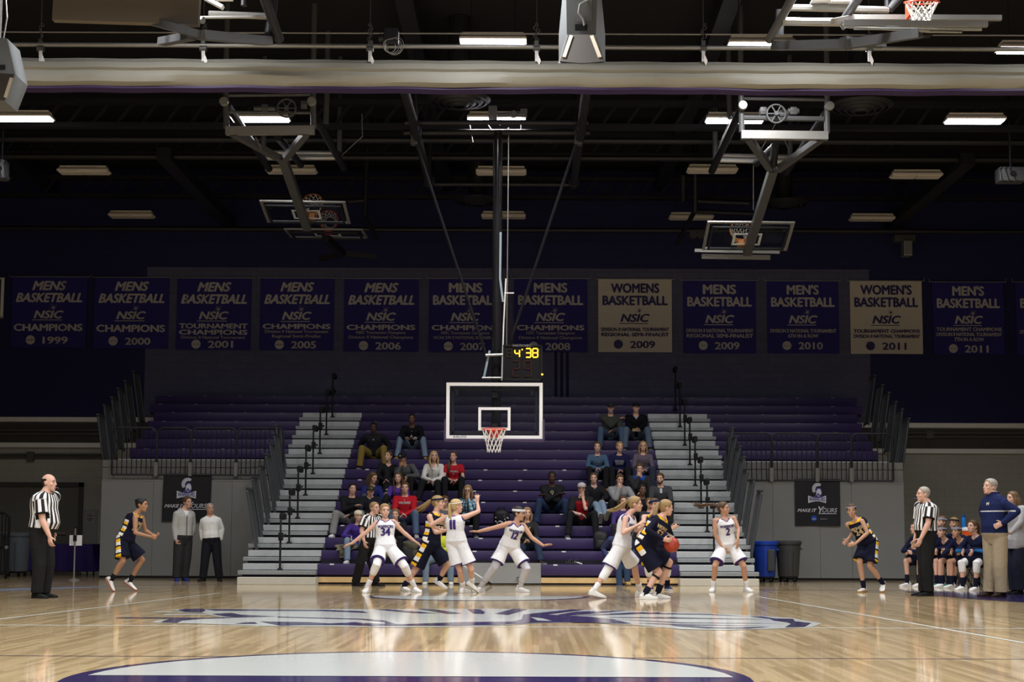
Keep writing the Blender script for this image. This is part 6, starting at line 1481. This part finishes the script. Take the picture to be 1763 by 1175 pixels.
sit(603, 3, dict(sex='m', skin='fair', hair='black', hs='short', top=tp((.010,.010,.012)), bottom=pt((.20,.20,.195), legease=.026), shoes=SW), 'man in a black sweater and light grey sweatpants', lean=6, side=4, arms=('lap','cross'), hyaw=18, hpitch=-2, spread=.28)
sit(637, 3, dict(sex='m', skin='fair', hair='brown', hs='short', cap=((.035,.033,.028),), badge=(.35,.26,.05), top=tp((.012,.014,.02), vneck=.1), bottom=pt(BLK), shoes=SB, glasses=False), 'man in a dark cap with a gold badge sitting right behind the young official', lean=2, hyaw=14, hpitch=-8, arms='lap', hoff=(0,-.06))
sit(697, 3, dict(sex='m', skin='fair', hair='brown', hs='short', H=1.80, top=tp((.40,.010,.020), name='sweatshirt', text=[('WISCONSIN',.68,.050,.25,(.62,.60,.58),False,'lettering'),('w',.84,.02,.03,(.6,.6,.6),False,'chest_badge')]), bottom=pt(JEAN), shoes=SG), 'man in a red lettered sweatshirt and blue jeans with his hands in his lap', lean=4, arms='lap', hyaw=4, spread=.24)
sit(806, 3, dict(sex='f', skin='fair', hair='dblond', hs='long', hairlen=.10, glasses=True, top=tp(WHITE, m=m_plaid, name='plaid_shirt', ease=.02), bottom=pt(BLK), shoes=SB), 'woman with glasses in a blue plaid shirt, chin on her hand', lean=22, arms=('chin','lap'), hyaw=-4, hpitch=-2)
sit(617, 1, dict(sex='f', skin='fair', hair='blond', hs='short', cap=((.55,.50,.38),), brim=False, H=1.62, top=tp((.055,.028,.20), name='sweatshirt'), bottom=pt(JEANL), shoes=SW), 'child in a purple sweatshirt, jeans and pale knitted cap beside the official', lean=14, arms='knees', hyaw=25)
sit(682, 1, dict(sex='f', skin='fair', hair='lbrown', hs='short', H=1.68, top=tp((.014,.014,.016), trim=(.55,.52,.45), cuffs=True, name='jacket', ease=.018, slease=.018), bottom=pt(BLK), shoes=ST), 'person in a black jacket with pale stripes half hidden behind number 34', lean=10, arms='lap', hyaw=-5, legs={'L': (.12,.42,-.30,10,0), 'R': (-.20,.48,-.17,-20,-30)})
sit(766, 2, dict(sex='m', skin='fair', hair='brown', hs='short', H=1.72, glasses=True, top=tp((.10,.10,.11)), bottom=pt(DK), shoes=SB), 'person with glasses peering out between the navy ponytail player and number 11', lean=6, arms='lap')
sit(757, 0, dict(sex='m', skin='fair', hair='lbrown', hs='short', H=1.62, top=tp((.50,.55,.03), name='sweatshirt'), bottom=pt(JEANL), shoes=SW), 'child in a bright yellow top and jeans on the lowest row behind number 11', lean=10, arms='knees', spread=.22, hyaw=10)
sit(907, 1, dict(sex='f', skin='fair', hair='dblond', hs='long', hairlen=.10, top=tp((.02,.02,.022), name='sweatshirt', text=[('W',.60,.10,.16,(.45,.30,.02),False,'chest_badge')]), bottom=pt((.028,.045,.085)), shoes=SB), 'person in blue jeans and dark sweatshirt sitting behind number 12', lean=6, arms='lap', yaw=0, hyaw=10, legs={'L': (.28,.50,-.30,35,0), 'R': (-.16,.62,-.60,0,0)})
sit(950, 4, dict(sex='m', skin='dark', hair='black', hs='crew', H=1.82, top=tp((.012,.012,.014), ease=.02, slease=.018, text=[('O',.70,.07,.07,(.50,.40,.25),False,'chest_badge',.0)]), bottom=pt((.022,.040,.085)), shoes=SB), 'man in a black sweatshirt with folded arms, alone right of the hoop', lean=14, arms='cross', spread=.30, hpitch=-8)
sit(1001, 3, dict(sex='m', skin='fair', hair='brown', hs='short', cap=((.45,.42,.42),), brim=False, glasses=True, H=1.80, top=tp((.016,.016,.017), .9, zones=[dict(c=(.24,.008,.015), f=lambda x,y,t,P: (np.abs(x) < .125) & (t < .86))], name='raglan_shirt'), bottom=pt(BLK), shoes=SB, wristband='R', wbc=(.6,.6,.7)), 'man in a red and black raglan shirt, finger raised to his chin', lean=10, arms=('chin','lap'), spread=.26)
sit(1022, 4, dict(sex='m', skin='fair', hair='brown', hs='short', top=tp((.010,.010,.012), vneck=.13, name='jacket', ease=.02, slease=.018), inner=[(.18,.19,.2)], bottom=pt(JEANL), shoes=((.30,.28,.24),(.38,.35,.28))), 'man in a black jacket and torn pale jeans with his pale soles stretched forward', lean=2, arms=('knees','lap'), yaw=10, hyaw=-4, legs={'L': (.10,.74,-.16,10,55), 'R': (-.02,.72,-.22,-5,50)})
sit(1066, 4, dict(sex='m', skin='fair', hair='brown', hs='short', top=tp((.23,.235,.24), hood=True, name='hooded_sweatshirt', ease=.022, slease=.022), bottom=pt(BLK), shoes=SB), 'man in a light grey hooded sweatshirt resting his chin on his hand', lean=20, arms=('knees','chin'), hyaw=8, hpitch=-12)
sit(1100, 5, dict(sex='m', skin='fair', hair='brown', hs='short', top=tp((.022,.023,.025), name='jacket', ease=.024, slease=.02, zones=[dict(c=(.01,.06,.36), f=lambda x,y,t,P: (t > .90) & (np.hypot(x,y) < .135))]), bottom=pt(BLK), shoes=SB), 'man in a dark jacket with a bright blue collar, hand over his mouth', lean=20, arms=('lap','chin'), hpitch=-12)
sit(1137, 4, dict(sex='m', skin='fair', hair='brown', hs='short', beard=True, top=tp((.045,.047,.052), hood=True, name='hooded_sweatshirt', text=[('ll',.74,.10,.05,(.5,.5,.5),False,'drawstrings')]), bottom=pt(DK), shoes=SB), 'bearded man in a dark grey hooded sweatshirt next to the right aisle stairs', lean=8, arms='lap', hyaw=-18, hpitch=-6)
sit(1072, 2, dict(sex='f', skin='fair', hair='brown', hs='long', hairlen=.12, top=tp((.05,.03,.13)), bottom=pt(DK), shoes=SB), 'woman whose face shows just behind the streaming blond ponytail', lean=6, arms='lap', hyaw=10)
sit(1105, 3, dict(sex='m', skin='brown', hair='black', hs='short', top=tp((.012,.012,.014), name='jacket'), bottom=pt(BLK), shoes=SB), 'dark-haired man in black behind the white player\'s face', lean=8, arms='lap', hyaw=10)
sit(1118, 2, dict(sex='f', skin='fair', hair='lbrown', hs='short', H=1.66, top=tp((.03,.03,.035)), bottom=pt(DK), shoes=SB), 'fair-haired child between the two navy players\' heads', lean=4, arms='lap')
sit(1066, 0, dict(sex='m', skin='fair', hair='brown', hs='short', H=1.66, top=tp((.04,.05,.12)), bottom=pt((.03,.055,.11)), shoes=((.40,.27,.11),(.3,.2,.1))), 'person in jeans and tan boots on the lowest row behind the white player\'s legs', lean=14, arms='side', legs={'L': (.14,.44,-.45,10,0), 'R': (-.02,.46,-.56,0,0)})
sit(1028, 7, dict(sex='f', skin='fair', hair='brown', hs='short', top=tp((.055,.10,.17), name='denim_jacket', ease=.02, slease=.018, vneck=.10, text=[('..',.70,.03,.16,(.5,.5,.45),False,'buttons')]), inner=[(.02,.02,.02)], bottom=pt(BLK), shoes=ST), 'woman in a blue denim jacket, black trousers and tan boots', lean=14, arms='clasp', hyaw=-2, hpitch=0)
sit(1066, 7, dict(sex='f', skin='fair', hair='dblond', hs='bun', top=tp((.010,.012,.05), name='hooded_sweatshirt', hood=True, text=[('WINONA',.66,.055,.22,(.33,.33,.36),False,'lettering'),('STATE',.55,.05,.18,(.33,.33,.36),False,'lettering')]), bottom=pt(BLK), shoes=SB), 'fair-haired woman in a navy lettered sweatshirt, middle of the three women on the right', lean=10, arms='lap', hyaw=10, hpitch=0)
sit(1107, 7, dict(sex='f', skin='fair', hair='dblond', hs='long', hairlen=.14, glasses=True, fat=1.12, top=tp((.105,.085,.115), vneck=.06, name='sweatshirt', text=[('WARRIORS',.62,.045,.22,(.18,.15,.20),False,'lettering')]), inner=[(.5,.5,.5)], bottom=pt((.03,.035,.06)), shoes=SG), 'woman with glasses in a heather mauve sweatshirt and pale collar', lean=8, arms='lap', hpitch=2)
sit(1051, 11, dict(sex='m', skin='fair', hair='grey', hs='short', beard=True, cap=((.03,.03,.033),), fat=1.06, H=1.8, top=tp((.05,.053,.047), name='jacket', ease=.022, slease=.02), bottom=pt(JEAN), shoes=SB), 'man in a dark cap and grey green jacket, hand on his shoulder', lean=12, arms=('lap','shoulder'), spread=.24, hpitch=-6)
sit(1095, 11, dict(sex='m', skin='fair', hair='grey', hs='crew', cap=((.012,.012,.015),), fat=1.08, H=1.8, top=tp((.006,.006,.008), name='jacket', ease=.024, slease=.022, vneck=.18), inner=[(.35,.35,.40)], bottom=pt((.11,.15,.21)), shoes=SB), 'man in a black jacket holding a snack tray on the highest occupied row', lean=8, arms='clasp', spread=.26, hpitch=4)
# ================================================================== VISITORS' BENCH AT THE RIGHT
VT = lambda **k: tp((.008,.011,.036), name='warm_up_shirt', vneck=.10, ease=.014, slease=.010, **k)
GB = 'players on the bench'
def bench(fx, fy, hx, S, label, hyaw=-60, yaw=-55, lean=42, arms='knees', hpitch=6, hz=0):
    p = flo(fx, fy); f = yv(yaw); c = p-f*.44
    S2 = dict(dict(sex='f', H=1.76, vox=.0125, bottom=dict(c=NAVY, len=.78, ease=.02, hemease=.03, name='shorts'), socks=(NAVY,.30), shoes=WS), **S)
    sit(0, 0, S2, label, yaw=yaw, lean=lean, hyaw=hyaw, hpitch=hpitch, arms=arms, seat=(c.x, c.y, .45, 0.0), feet=.42, group=GB, spread=.115, hoff=(0,hz))
    ch = empty('folding_chair', V((c.x, c.y, 0)), 'folding chair under the %s' % label.replace('seated ','').split(',')[0], 'chair', 'folding chairs of the bench')
    l = V((f.y*-1, f.x, 0)); P = lambda x, y, z: V((c.x,c.y,0))+l*x+f*y+V((0,0,z))
    MB().obox(P(0,.0,.435), l*.2, f*.2, V((0,0,.014))).build('seat', m_black, ch); MB().obox(P(0,-.25,.74), l*.2, f*.012, V((0,0,.09))).build('backrest', m_black, ch)
    for s in (-1,1):
        MB().tube([P(s*.2,.22,.0),P(s*.2,-.05,.45),P(s*.2,-.25,.83)], .011, 6).build('leg', m_grey, ch); MB().tube([P(s*.2,-.26,.0),P(s*.2,.12,.43)], .011, 6).build('leg', m_grey, ch)
bench(1571, 1010.8, 0, dict(skin='fair', hair='brown', hs='bun', top=VT()), 'seated player clasping her hands at the far end, body hidden by the official', arms='clasp', lean=30)
bench(1607, 1011.8, 0, dict(skin='fair', hair='lbrown', hs='bun', band=(.26,.30,.42), top=VT()), 'seated player behind, her headbanded brow just showing over the row', lean=12, hz=.06)
bench(1622, 1012.2, 0, dict(skin='fair', hair='brown', hs='bun', band=(.30,.33,.48), shoes=((.05,.22,.20),(.5,.5,.5)), top=VT(text=[('V',.72,.05,.04,(.5,.45,.3),False,'chest_badge',.05)])), 'seated player with teal shoes and a grey blue headband', hyaw=-50)
bench(1632, 1012.6, 0, dict(skin='mid', hair='dblond', hs='bun', band=(.02,.02,.03), top=VT()), 'seated player with a black hair band between two grey-blue headbands', lean=20, hz=.05, hyaw=-40)
bench(1648, 1013.6, 0, dict(skin='mid', hair='brown', hs='bun', band=(.30,.33,.48), top=VT(text=[('V',.72,.05,.04,(.5,.45,.3),False,'chest_badge',.05)])), 'seated player with white shoes and grey blue headband, bare knees', hyaw=-50)
bench(1668, 1017.6, 0, dict(skin='fair', hair='brown', hs='pony', kneesleeve='LR', sleevec=(.74,.74,.74), top=VT(zones=[dict(c=(.02,.20,.55), f=lambda x,y,t,P: (P[:,2] > .70) & (P[:,2] < .76) & (np.hypot(x,y) > .16))])), 'seated player with long white knee sleeves, nearest of the row', hyaw=-58, lean=26)
bench(1694, 1016.5, 0, dict(skin='fair', hair='dblond', hs='bun', top=VT()), 'seated player almost hidden behind the coach, one pink knee showing', lean=14)
# ================================================================== THINGS LYING ABOUT
m_bag = mat('black nylon', (.012,.012,.014), .6, var=.3, scale=12, bump=.4); m_olive = mat('olive canvas', (.06,.06,.035), .8, var=.35, scale=14, bump=.5)
def lump(mb, c, rx, ry, rz, seed=0, rough=.18):
    bm = bmesh.new(); bmesh.ops.create_icosphere(bm, subdivisions=4, radius=1); r = random.Random(seed); ph = [(V((r.uniform(-3,3),r.uniform(-3,3),r.uniform(-3,3))), r.uniform(0,6)) for _ in range(9)]
    for v in bm.verts:
        n = v.co.normalized(); q = 1+rough*sum(math.sin(n.dot(a)*1.6+b)/9*2 for a, b in ph)
        e = .72; v.co = V((math.copysign(abs(n.x)**e,n.x)*rx*q, math.copysign(abs(n.y)**e,n.y)*ry*q, math.copysign(abs(n.z)**e,n.z)*rz*q))+V(c)
        v.co.z = max(v.co.z, c[2]-rz)
    return mb.bm(bm)
def on(px, row, dy=.2): Y = DB+RUN*row+dy; return V((at(px,930,Y).x, Y, topz(row)+.002))
p = on(863, 3); o = empty('duffel_bag', p, 'black bag with white markings on a seat above number 12', 'bag')
lump(MB(), (p.x,p.y,p.z+.17), .19,.14,.17, 3).build('body', m_bag, o, smooth=True)
mb = MB()
r_ = random.Random(5)
for _ in range(14): 
    x, z = r_.uniform(-.11,.13), r_.uniform(.04,.24); mb.tube([(p.x+x,p.y-.155,p.z+z),(p.x+x+r_.uniform(-.05,.05),p.y-.158,p.z+z+r_.uniform(-.02,.02))], .010, 5)
mb.build('printed_pattern', m_white, o); MB().tube([(p.x-.08,p.y-.1,p.z+.33),(p.x-.06,p.y-.12,p.z+.40),(p.x+.06,p.y-.12,p.z+.40),(p.x+.08,p.y-.1,p.z+.33)], .012, 6).build('handle', m_bag, o, smooth=True)
p = on(1034, 1); o = empty('backpack', p, 'black backpack standing on the second row by the streaming ponytail player', 'backpack')
lump(MB(), (p.x,p.y,p.z+.21), .15,.12,.21, 8, .1).build('body', m_bag, o, smooth=True); lump(MB(), (p.x,p.y-.11,p.z+.13), .11,.05,.10, 9, .1).build('front_pocket', m_bag, o, smooth=True)
MB().tube([(p.x-.04,p.y,p.z+.41),(p.x-.03,p.y,p.z+.46),(p.x+.03,p.y,p.z+.46),(p.x+.04,p.y,p.z+.41)], .01, 6).build('handle', m_bag, o)
p = on(706, 0, .22); o = empty('backpack', p, 'olive and black backpack on the lowest row beside number 34', 'backpack')
lump(MB(), (p.x,p.y,p.z+.21), .16,.13,.21, 12, .14).build('body', m_bag, o, smooth=True); lump(MB(), (p.x+.02,p.y-.02,p.z+.37), .14,.11,.09, 13, .3).build('rolled_jacket', m_olive, o, smooth=True); lump(MB(), (p.x+.12,p.y-.06,p.z+.15), .06,.08,.15, 14, .2).build('side_pocket', m_olive, o, smooth=True)
p = on(596, 1, .12); mb = lump(MB(), (p.x,p.y-.06,p.z+.06), .18,.18,.07, 21, .45); mb = lump(mb, (p.x-.03,p.y-.17,p.z-.05), .10,.05,.11, 22, .4)
tag(settle(mb.build('folded_jacket', mat('khaki jacket', (.16,.14,.10), .85, var=.25, scale=12, bump=.4), smooth=True), p), 'crumpled khaki jacket lying on the second row by the left aisle', 'jacket')
p = on(985, 0, .10); mb = MB()
for j in range(7): mb.tube([(p.x-.13+j*.04,p.y-.06,p.z+.01),(p.x-.11+j*.04,p.y,p.z+.06+.02*(j%3)),(p.x-.08+j*.04,p.y+.08,p.z+.012)], .015, 6, round_=True)
o = tag(settle(mb.build('scarf', m_bag, smooth=True), p), 'small black and white bundle on the lowest row right of number 12', 'scarf')
MB().tube([p+V((.06,-.02,.05)),p+V((.14,-.04,.03)),p+V((.2,-.02,.012))], .013, 6).build('white_sleeve', m_white, o)
p = on(1027, 9, .12); o = empty('beer_bottle', p, 'green glass bottle standing above the woman in denim', 'bottle')
MB().lathe(p, [(.03,0),(.033,.01),(.033,.13),(.013,.19),(.012,.24)], 14).build('body', m_green, o, smooth=True); MB().lathe(p+V((0,0,.07)), [(.034,0),(.034,.05)], 14).build('paper_label', mat('pale bottle wrapper', (.35,.4,.2), .6), o); MB().lathe(p+V((0,0,.24)), [(.014,0),(.014,.015)], 10).build('bottle_cap', m_green, o)
for px_, row, w in ((1018,9,'left of the green bottle'),(1119,9,'by the top of the right aisle stairs')):
    p = on(px_, row, .06); o = tag(settle(MB().lathe(p, [(.02,0),(.027,.06),(.028,.065)], 12).build('paper_cup', mat('yellow cup', (.45,.36,.12), .6), smooth=True), p), 'tiny pale yellow cup on a seat '+w, 'cup')
p = at(1095,754,DB+RUN*11-.26); p = V((p.x,p.y,topz(11)+.22)); o = empty('snack_tray', p, 'snack tray with yellow chips in the hands of the man in the black jacket', 'tray')
MB().box(p+V((-.10,-.07,-.02)), p+V((.10,.07,.02)), .01).build('tray', mat('paper tray', (.35,.28,.2), .7), o); lump(MB(), p+V((0,0,.03)), .08,.05,.025, 31, .5).build('chips', mat('yellow chips', (.5,.34,.05), .6), o, smooth=True)
p = on(1098.5,2,.15)+V((0,0,.14)); o = empty('water_bottle', p, 'teal capped water bottle standing on a seat between the two front players', 'bottle')
MB().lathe(p, [(.035,-.14),(.038,-.13),(.038,.0),(.03,.02)], 14).build('body', mat('dark bottle', (.03,.04,.05), .3), o, smooth=True); MB().lathe(p, [(.034,.0),(.034,.06),(.02,.07),(.015,.1)], 14).build('bottle_cap', mat('teal cap', (.05,.33,.42), .35), o, smooth=True)
sticky = mat('white pole', (.6,.6,.6), .4)
a, b = at(798,975,30.15), at(846,1004,29.7); b.z = .03
pl_ = empty('crank_pole', b, 'white pole with a black tip leaning against the grey front panel', 'pole')
MB().tube([a, a.lerp(b,.8)], .018, 8).build('shaft', sticky, pl_); MB().tube([a.lerp(b,.8), b], .024, 8).build('tip', m_black, pl_)
# bins
def bin_(px, py, m, md, label, sc=1.0, open_=False):
    p = flo(px, py); o = empty('wheeled_bin', p, label, 'bin', 'wheeled bins'); r = .265*sc; h = .66*sc; z = .13
    MB().lathe(p+V((0,0,z)), [(r*.80,0),(r*.83,.02),(r*.95,h*.80),(r*.96,h*.80),(r,h*.92),(r*1.0,h),(r*1.06,h+.005),(r*1.06,h+.035),(r*.98,h+.035),(r*.93,h-.1),(.01,h-.12)], 28).build('body', m, o, smooth=True)
    MB().lathe(p+V((0,0,z+h+.02)), [(r*1.09,0),(r*1.10,.05),(r*.98,.075),(r*.90,.05),(.02,.045)], 28).build('lid', md, o, smooth=True)
    for k in range(5):
        t = k*1.2566+.3; q = p+V((math.cos(t)*r*.62,math.sin(t)*r*.62,.05))
        c = MB().lathe(q-V((.02,0,0)), [(.045,0),(.045,.04)], 14, (1,0,0)).box(q+V((-.03,-.02,.03)), q+V((.03,.02,.09))).build('caster', m_black, o)
    MB().lathe(p+V((0,0,.09)), [(r*.75,0),(r*.78,.02),(r*.78,.05)], 24).build('dolly', m_black, o)
    for s in (-1,1): MB().box(p+V((s*r*1.02-.03,-.06,z+h*.84)), p+V((s*r*1.02+.03,.06,z+h*.90)), .012).build('grip', m, o)
    for k in range(2): MB().bar(p+V((-.04+.12*k,-r*.86,z+.03)), p+V((-.04+.13*k,-r*1.0,z+h*.85)), .02, .02, (0,1,0)).build('rib', m, o)
    return o
m_binb = mat('blue plastic', (.010,.045,.34), .4); m_bing = mat('dark grey plastic', (.045,.048,.048), .45); m_binl = mat('slate plastic', (.085,.10,.12), .45)
bb = bin_(1317, 1003.5, m_binb, m_binb, 'blue wheeled bin at the foot of the right padded wall', 1.02)
MB().box(flo(1324,1003.5)+V((-.07,-.29,.25)), flo(1324,1003.5)+V((.09,-.255,.72)), .02).build('grey_panel', m_bing, bb)
bin_(1357.5, 1003.0, m_bing, m_bing, 'dark grey wheeled bin standing right of the blue bin', 1.04)
bin_(27, 993.5, m_binl, m_binl, 'slate grey wheeled bin in front of the far door at the left', 1.22)
# purple table, sign post, notice, cart at the left
Yt = flo(100,993).y+1.2
ta, tb = xat(45,Yt), xat(158,Yt); tz = .76
o = empty('table', V(((ta+tb)/2,Yt,0)), 'table under a purple cloth by the far door on the left', 'table')
MB().box((ta,Yt,tz-.03),(tb,Yt+.75,tz-.005)).build('tabletop', m_dark, o)
for x in (ta+.12,tb-.12):
    for y in (Yt+.1,Yt+.65): MB().tube([(x,y,0),(x,y,tz-.03)], .018, 8).build('leg', m_dark, o)
rg = []; n = 60
def outline(off, z):
    pts = []; per = [(ta,Yt),(tb,Yt),(tb,Yt+.75),(ta,Yt+.75)]
    for i in range(4):
        x0,y0 = per[i]; x1,y1 = per[(i+1)%4]
        for j in range(24):
            t = j/24; w = off*(.6+.4*math.sin((i*24+j)*1.13)); nx, ny = ((0,-1),(1,0),(0,1),(-1,0))[i]
            pts.append((x0+(x1-x0)*t+nx*w+(-off if x0 == ta and i == 0 and j == 0 else 0), y0+(y1-y0)*t+ny*w, z+.015*math.sin(j*.8)*(z < .2)))
    return pts
tc = MB().loft([outline(.005,tz+.004),outline(.02,tz-.02),outline(.05,tz*.6),outline(.09,tz*.3),outline(.11,.10)])
tag(settle(tc.build('tablecloth', mat('royal purple cloth', (.030,.016,.13), .75, var=.15, scale=3), smooth=True), ((ta+tb)/2,Yt,tz)), 'purple cloth draped over the table by the far door on the left', 'tablecloth')
p = flo(127,999.5); o = empty('sign_stand', p, 'thin metal stand with a blank white sheet in front of the purple table', 'sign stand')
MB().lathe(p, [(.13,0),(.13,.012),(.05,.03),(.02,.05)], 24).build('base', m_galv, o, smooth=True); MB().tube([p+V((0,0,.03)),p+V((0,0,1.12))], .018, 10).build('post', m_galv, o, smooth=True)
s0, s1 = at(119.3,922,p.y), at(140.3,940,p.y); MB().box((s0.x,p.y+.025,s1.z),(s1.x,p.y+.03,s0.z)).build('sheet', m_white, o); MB().box((p.x-.035,p.y-.03,s0.z-.13),(p.x+.035,p.y+.03,s0.z-.0),.01).build('clamp', m_black, o)
MB().lathe(p+V((0,0,1.12)), [(.022,0),(.026,.03),(.014,.045)], 12).build('cap', m_black, o)
Yd = GY_BACK-.04
d2 = struct(MB().box(at(143,878,Yd), V((at(168,878,Yd).x,Yd+.03,.1))).build('door_2', mat('pale grey door', (.30,.295,.27), .5)))
mb = MB()
for hw_, y in ((1.5,885),(5.5,888),(1.5,891),(6,894),(3,897)):
    for q in range(-6,6):
        if abs(q+.5) < hw_: mb.box(at(155+q,y-.7,Yd-.014), at(155.75+q,y+.7,Yd-.008))
tag(MB().box(at(148,881,Yd-.006), at(163,900,Yd+.0)).build('door_notice', mat('notice board paint', (.34,.33,.31), .6)), 'small notice with dark red lines of writing on the pale door at the left', 'notice')
mb.build('lettering', mat('dark red print', (.12,.02,.02), .6), bpy.data.objects['door_notice'])
mb = MB(); Yk = flo(5,997).y
x0, x1 = xat(-40,Yk), xat(15,Yk); zt = at(5,884,Yk).z
o = empty('rolling_rack', V(((x0+x1)/2,Yk,0)), 'black barred rack cut off by the left edge beside the slate bin', 'rack')
MB().tube([(x0,Yk,.1),(x0,Yk,zt),(x1-.1,Yk,zt),(x1,Yk,zt-.1),(x1,Yk,.1)], .03, 8).tube([(x0,Yk,.7),(x1,Yk,.7)], .03, 8).tube([(x0,Yk,.12),(x1,Yk,.12)], .03, 8).build('frame', m_black, o)
for j in range(1,9): MB().tube([(x0+(x1-x0)*j/9,Yk,.12),(x0+(x1-x0)*j/9,Yk,zt)], .014, 6).build('bar', m_black, o)
for x in (x0+.1,x1-.04): MB().lathe((x-.02,Yk,.05), [(.05,0),(.05,.04)], 14, (1,0,0)).box((x-.02,Yk-.02,.05),(x+.02,Yk+.02,.12)).build('caster', m_black, o)
MB().lathe((x0+.3,Yk-.06,.72), [(.06,0),(.06,.04)], 14, (0,1,0)).lathe((x1-.03,Yk-.06,.70), [(.04,0),(.04,.04)], 14, (0,1,0)).build('latch', m_galv, o)
# drinks cooler behind the bench
Yc_ = 30.9; p = at(1671,927,Yc_); zt_ = p.z-.02
tb_ = empty('folding_table', V((p.x+.2,Yc_,0)), 'small table behind the bench carrying the orange cooler', 'table')
MB().box((p.x-.5,Yc_-.3,zt_-.23),(p.x+.9,Yc_+.3,zt_-.20)).build('tabletop', m_lampw, tb_)
for x in (p.x-.42,p.x+.82):
    for y in (-.25,.25): MB().tube([(x,Yc_+y,0),(x,Yc_+y,zt_-.23)], .015, 6).build('leg', m_grey, tb_)
o = empty('drinks_cooler', V((p.x,Yc_,zt_-.20)), 'orange drinks cooler with a white lid behind the seated players', 'cooler'); c = V((p.x,Yc_,zt_-.20))
MB().lathe(c, [(.15,0),(.165,.02),(.175,.36),(.175,.37)], 28).build('body', mat('orange plastic', (.62,.10,.015), .4), o, smooth=True); MB().lathe(c+V((0,0,.37)), [(.185,0),(.19,.02),(.185,.055),(.16,.07)], 28).build('lid', m_white, o, smooth=True)
MB().box(c+V((-.025,-.2,.04)), c+V((.025,-.165,.09)), .008).build('tap', m_white, o)
q = c+V((-.14,-.02,.44)); o = empty('water_bottle', q, 'bright blue water bottle on the lid of the orange cooler', 'bottle')
MB().lathe(q, [(.034,0),(.037,.01),(.037,.19),(.03,.21)], 16).build('body', mat('bright blue plastic', (.01,.16,.58), .3), o, smooth=True); MB().lathe(q+V((0,0,.205)), [(.034,0),(.034,.035),(.014,.05),(.012,.075)], 14).build('bottle_cap', mat('dark blue plastic', (.01,.05,.2), .3), o, smooth=True)
for k, dx in enumerate((.02,.075)):
    q = c+V((dx,-.03,.44)); tag(settle(MB().lathe(q, [(.03,0),(.037,.09),(.038,.095)], 14).build('paper_cup', m_white, smooth=True), q), 'white cup on the cooler lid, %s the bright blue bottle' % ('next to' if k == 0 else 'farther from'), 'cup')
p = on(1066, 0, .3)
bpy.data.scenes.remove(TS)
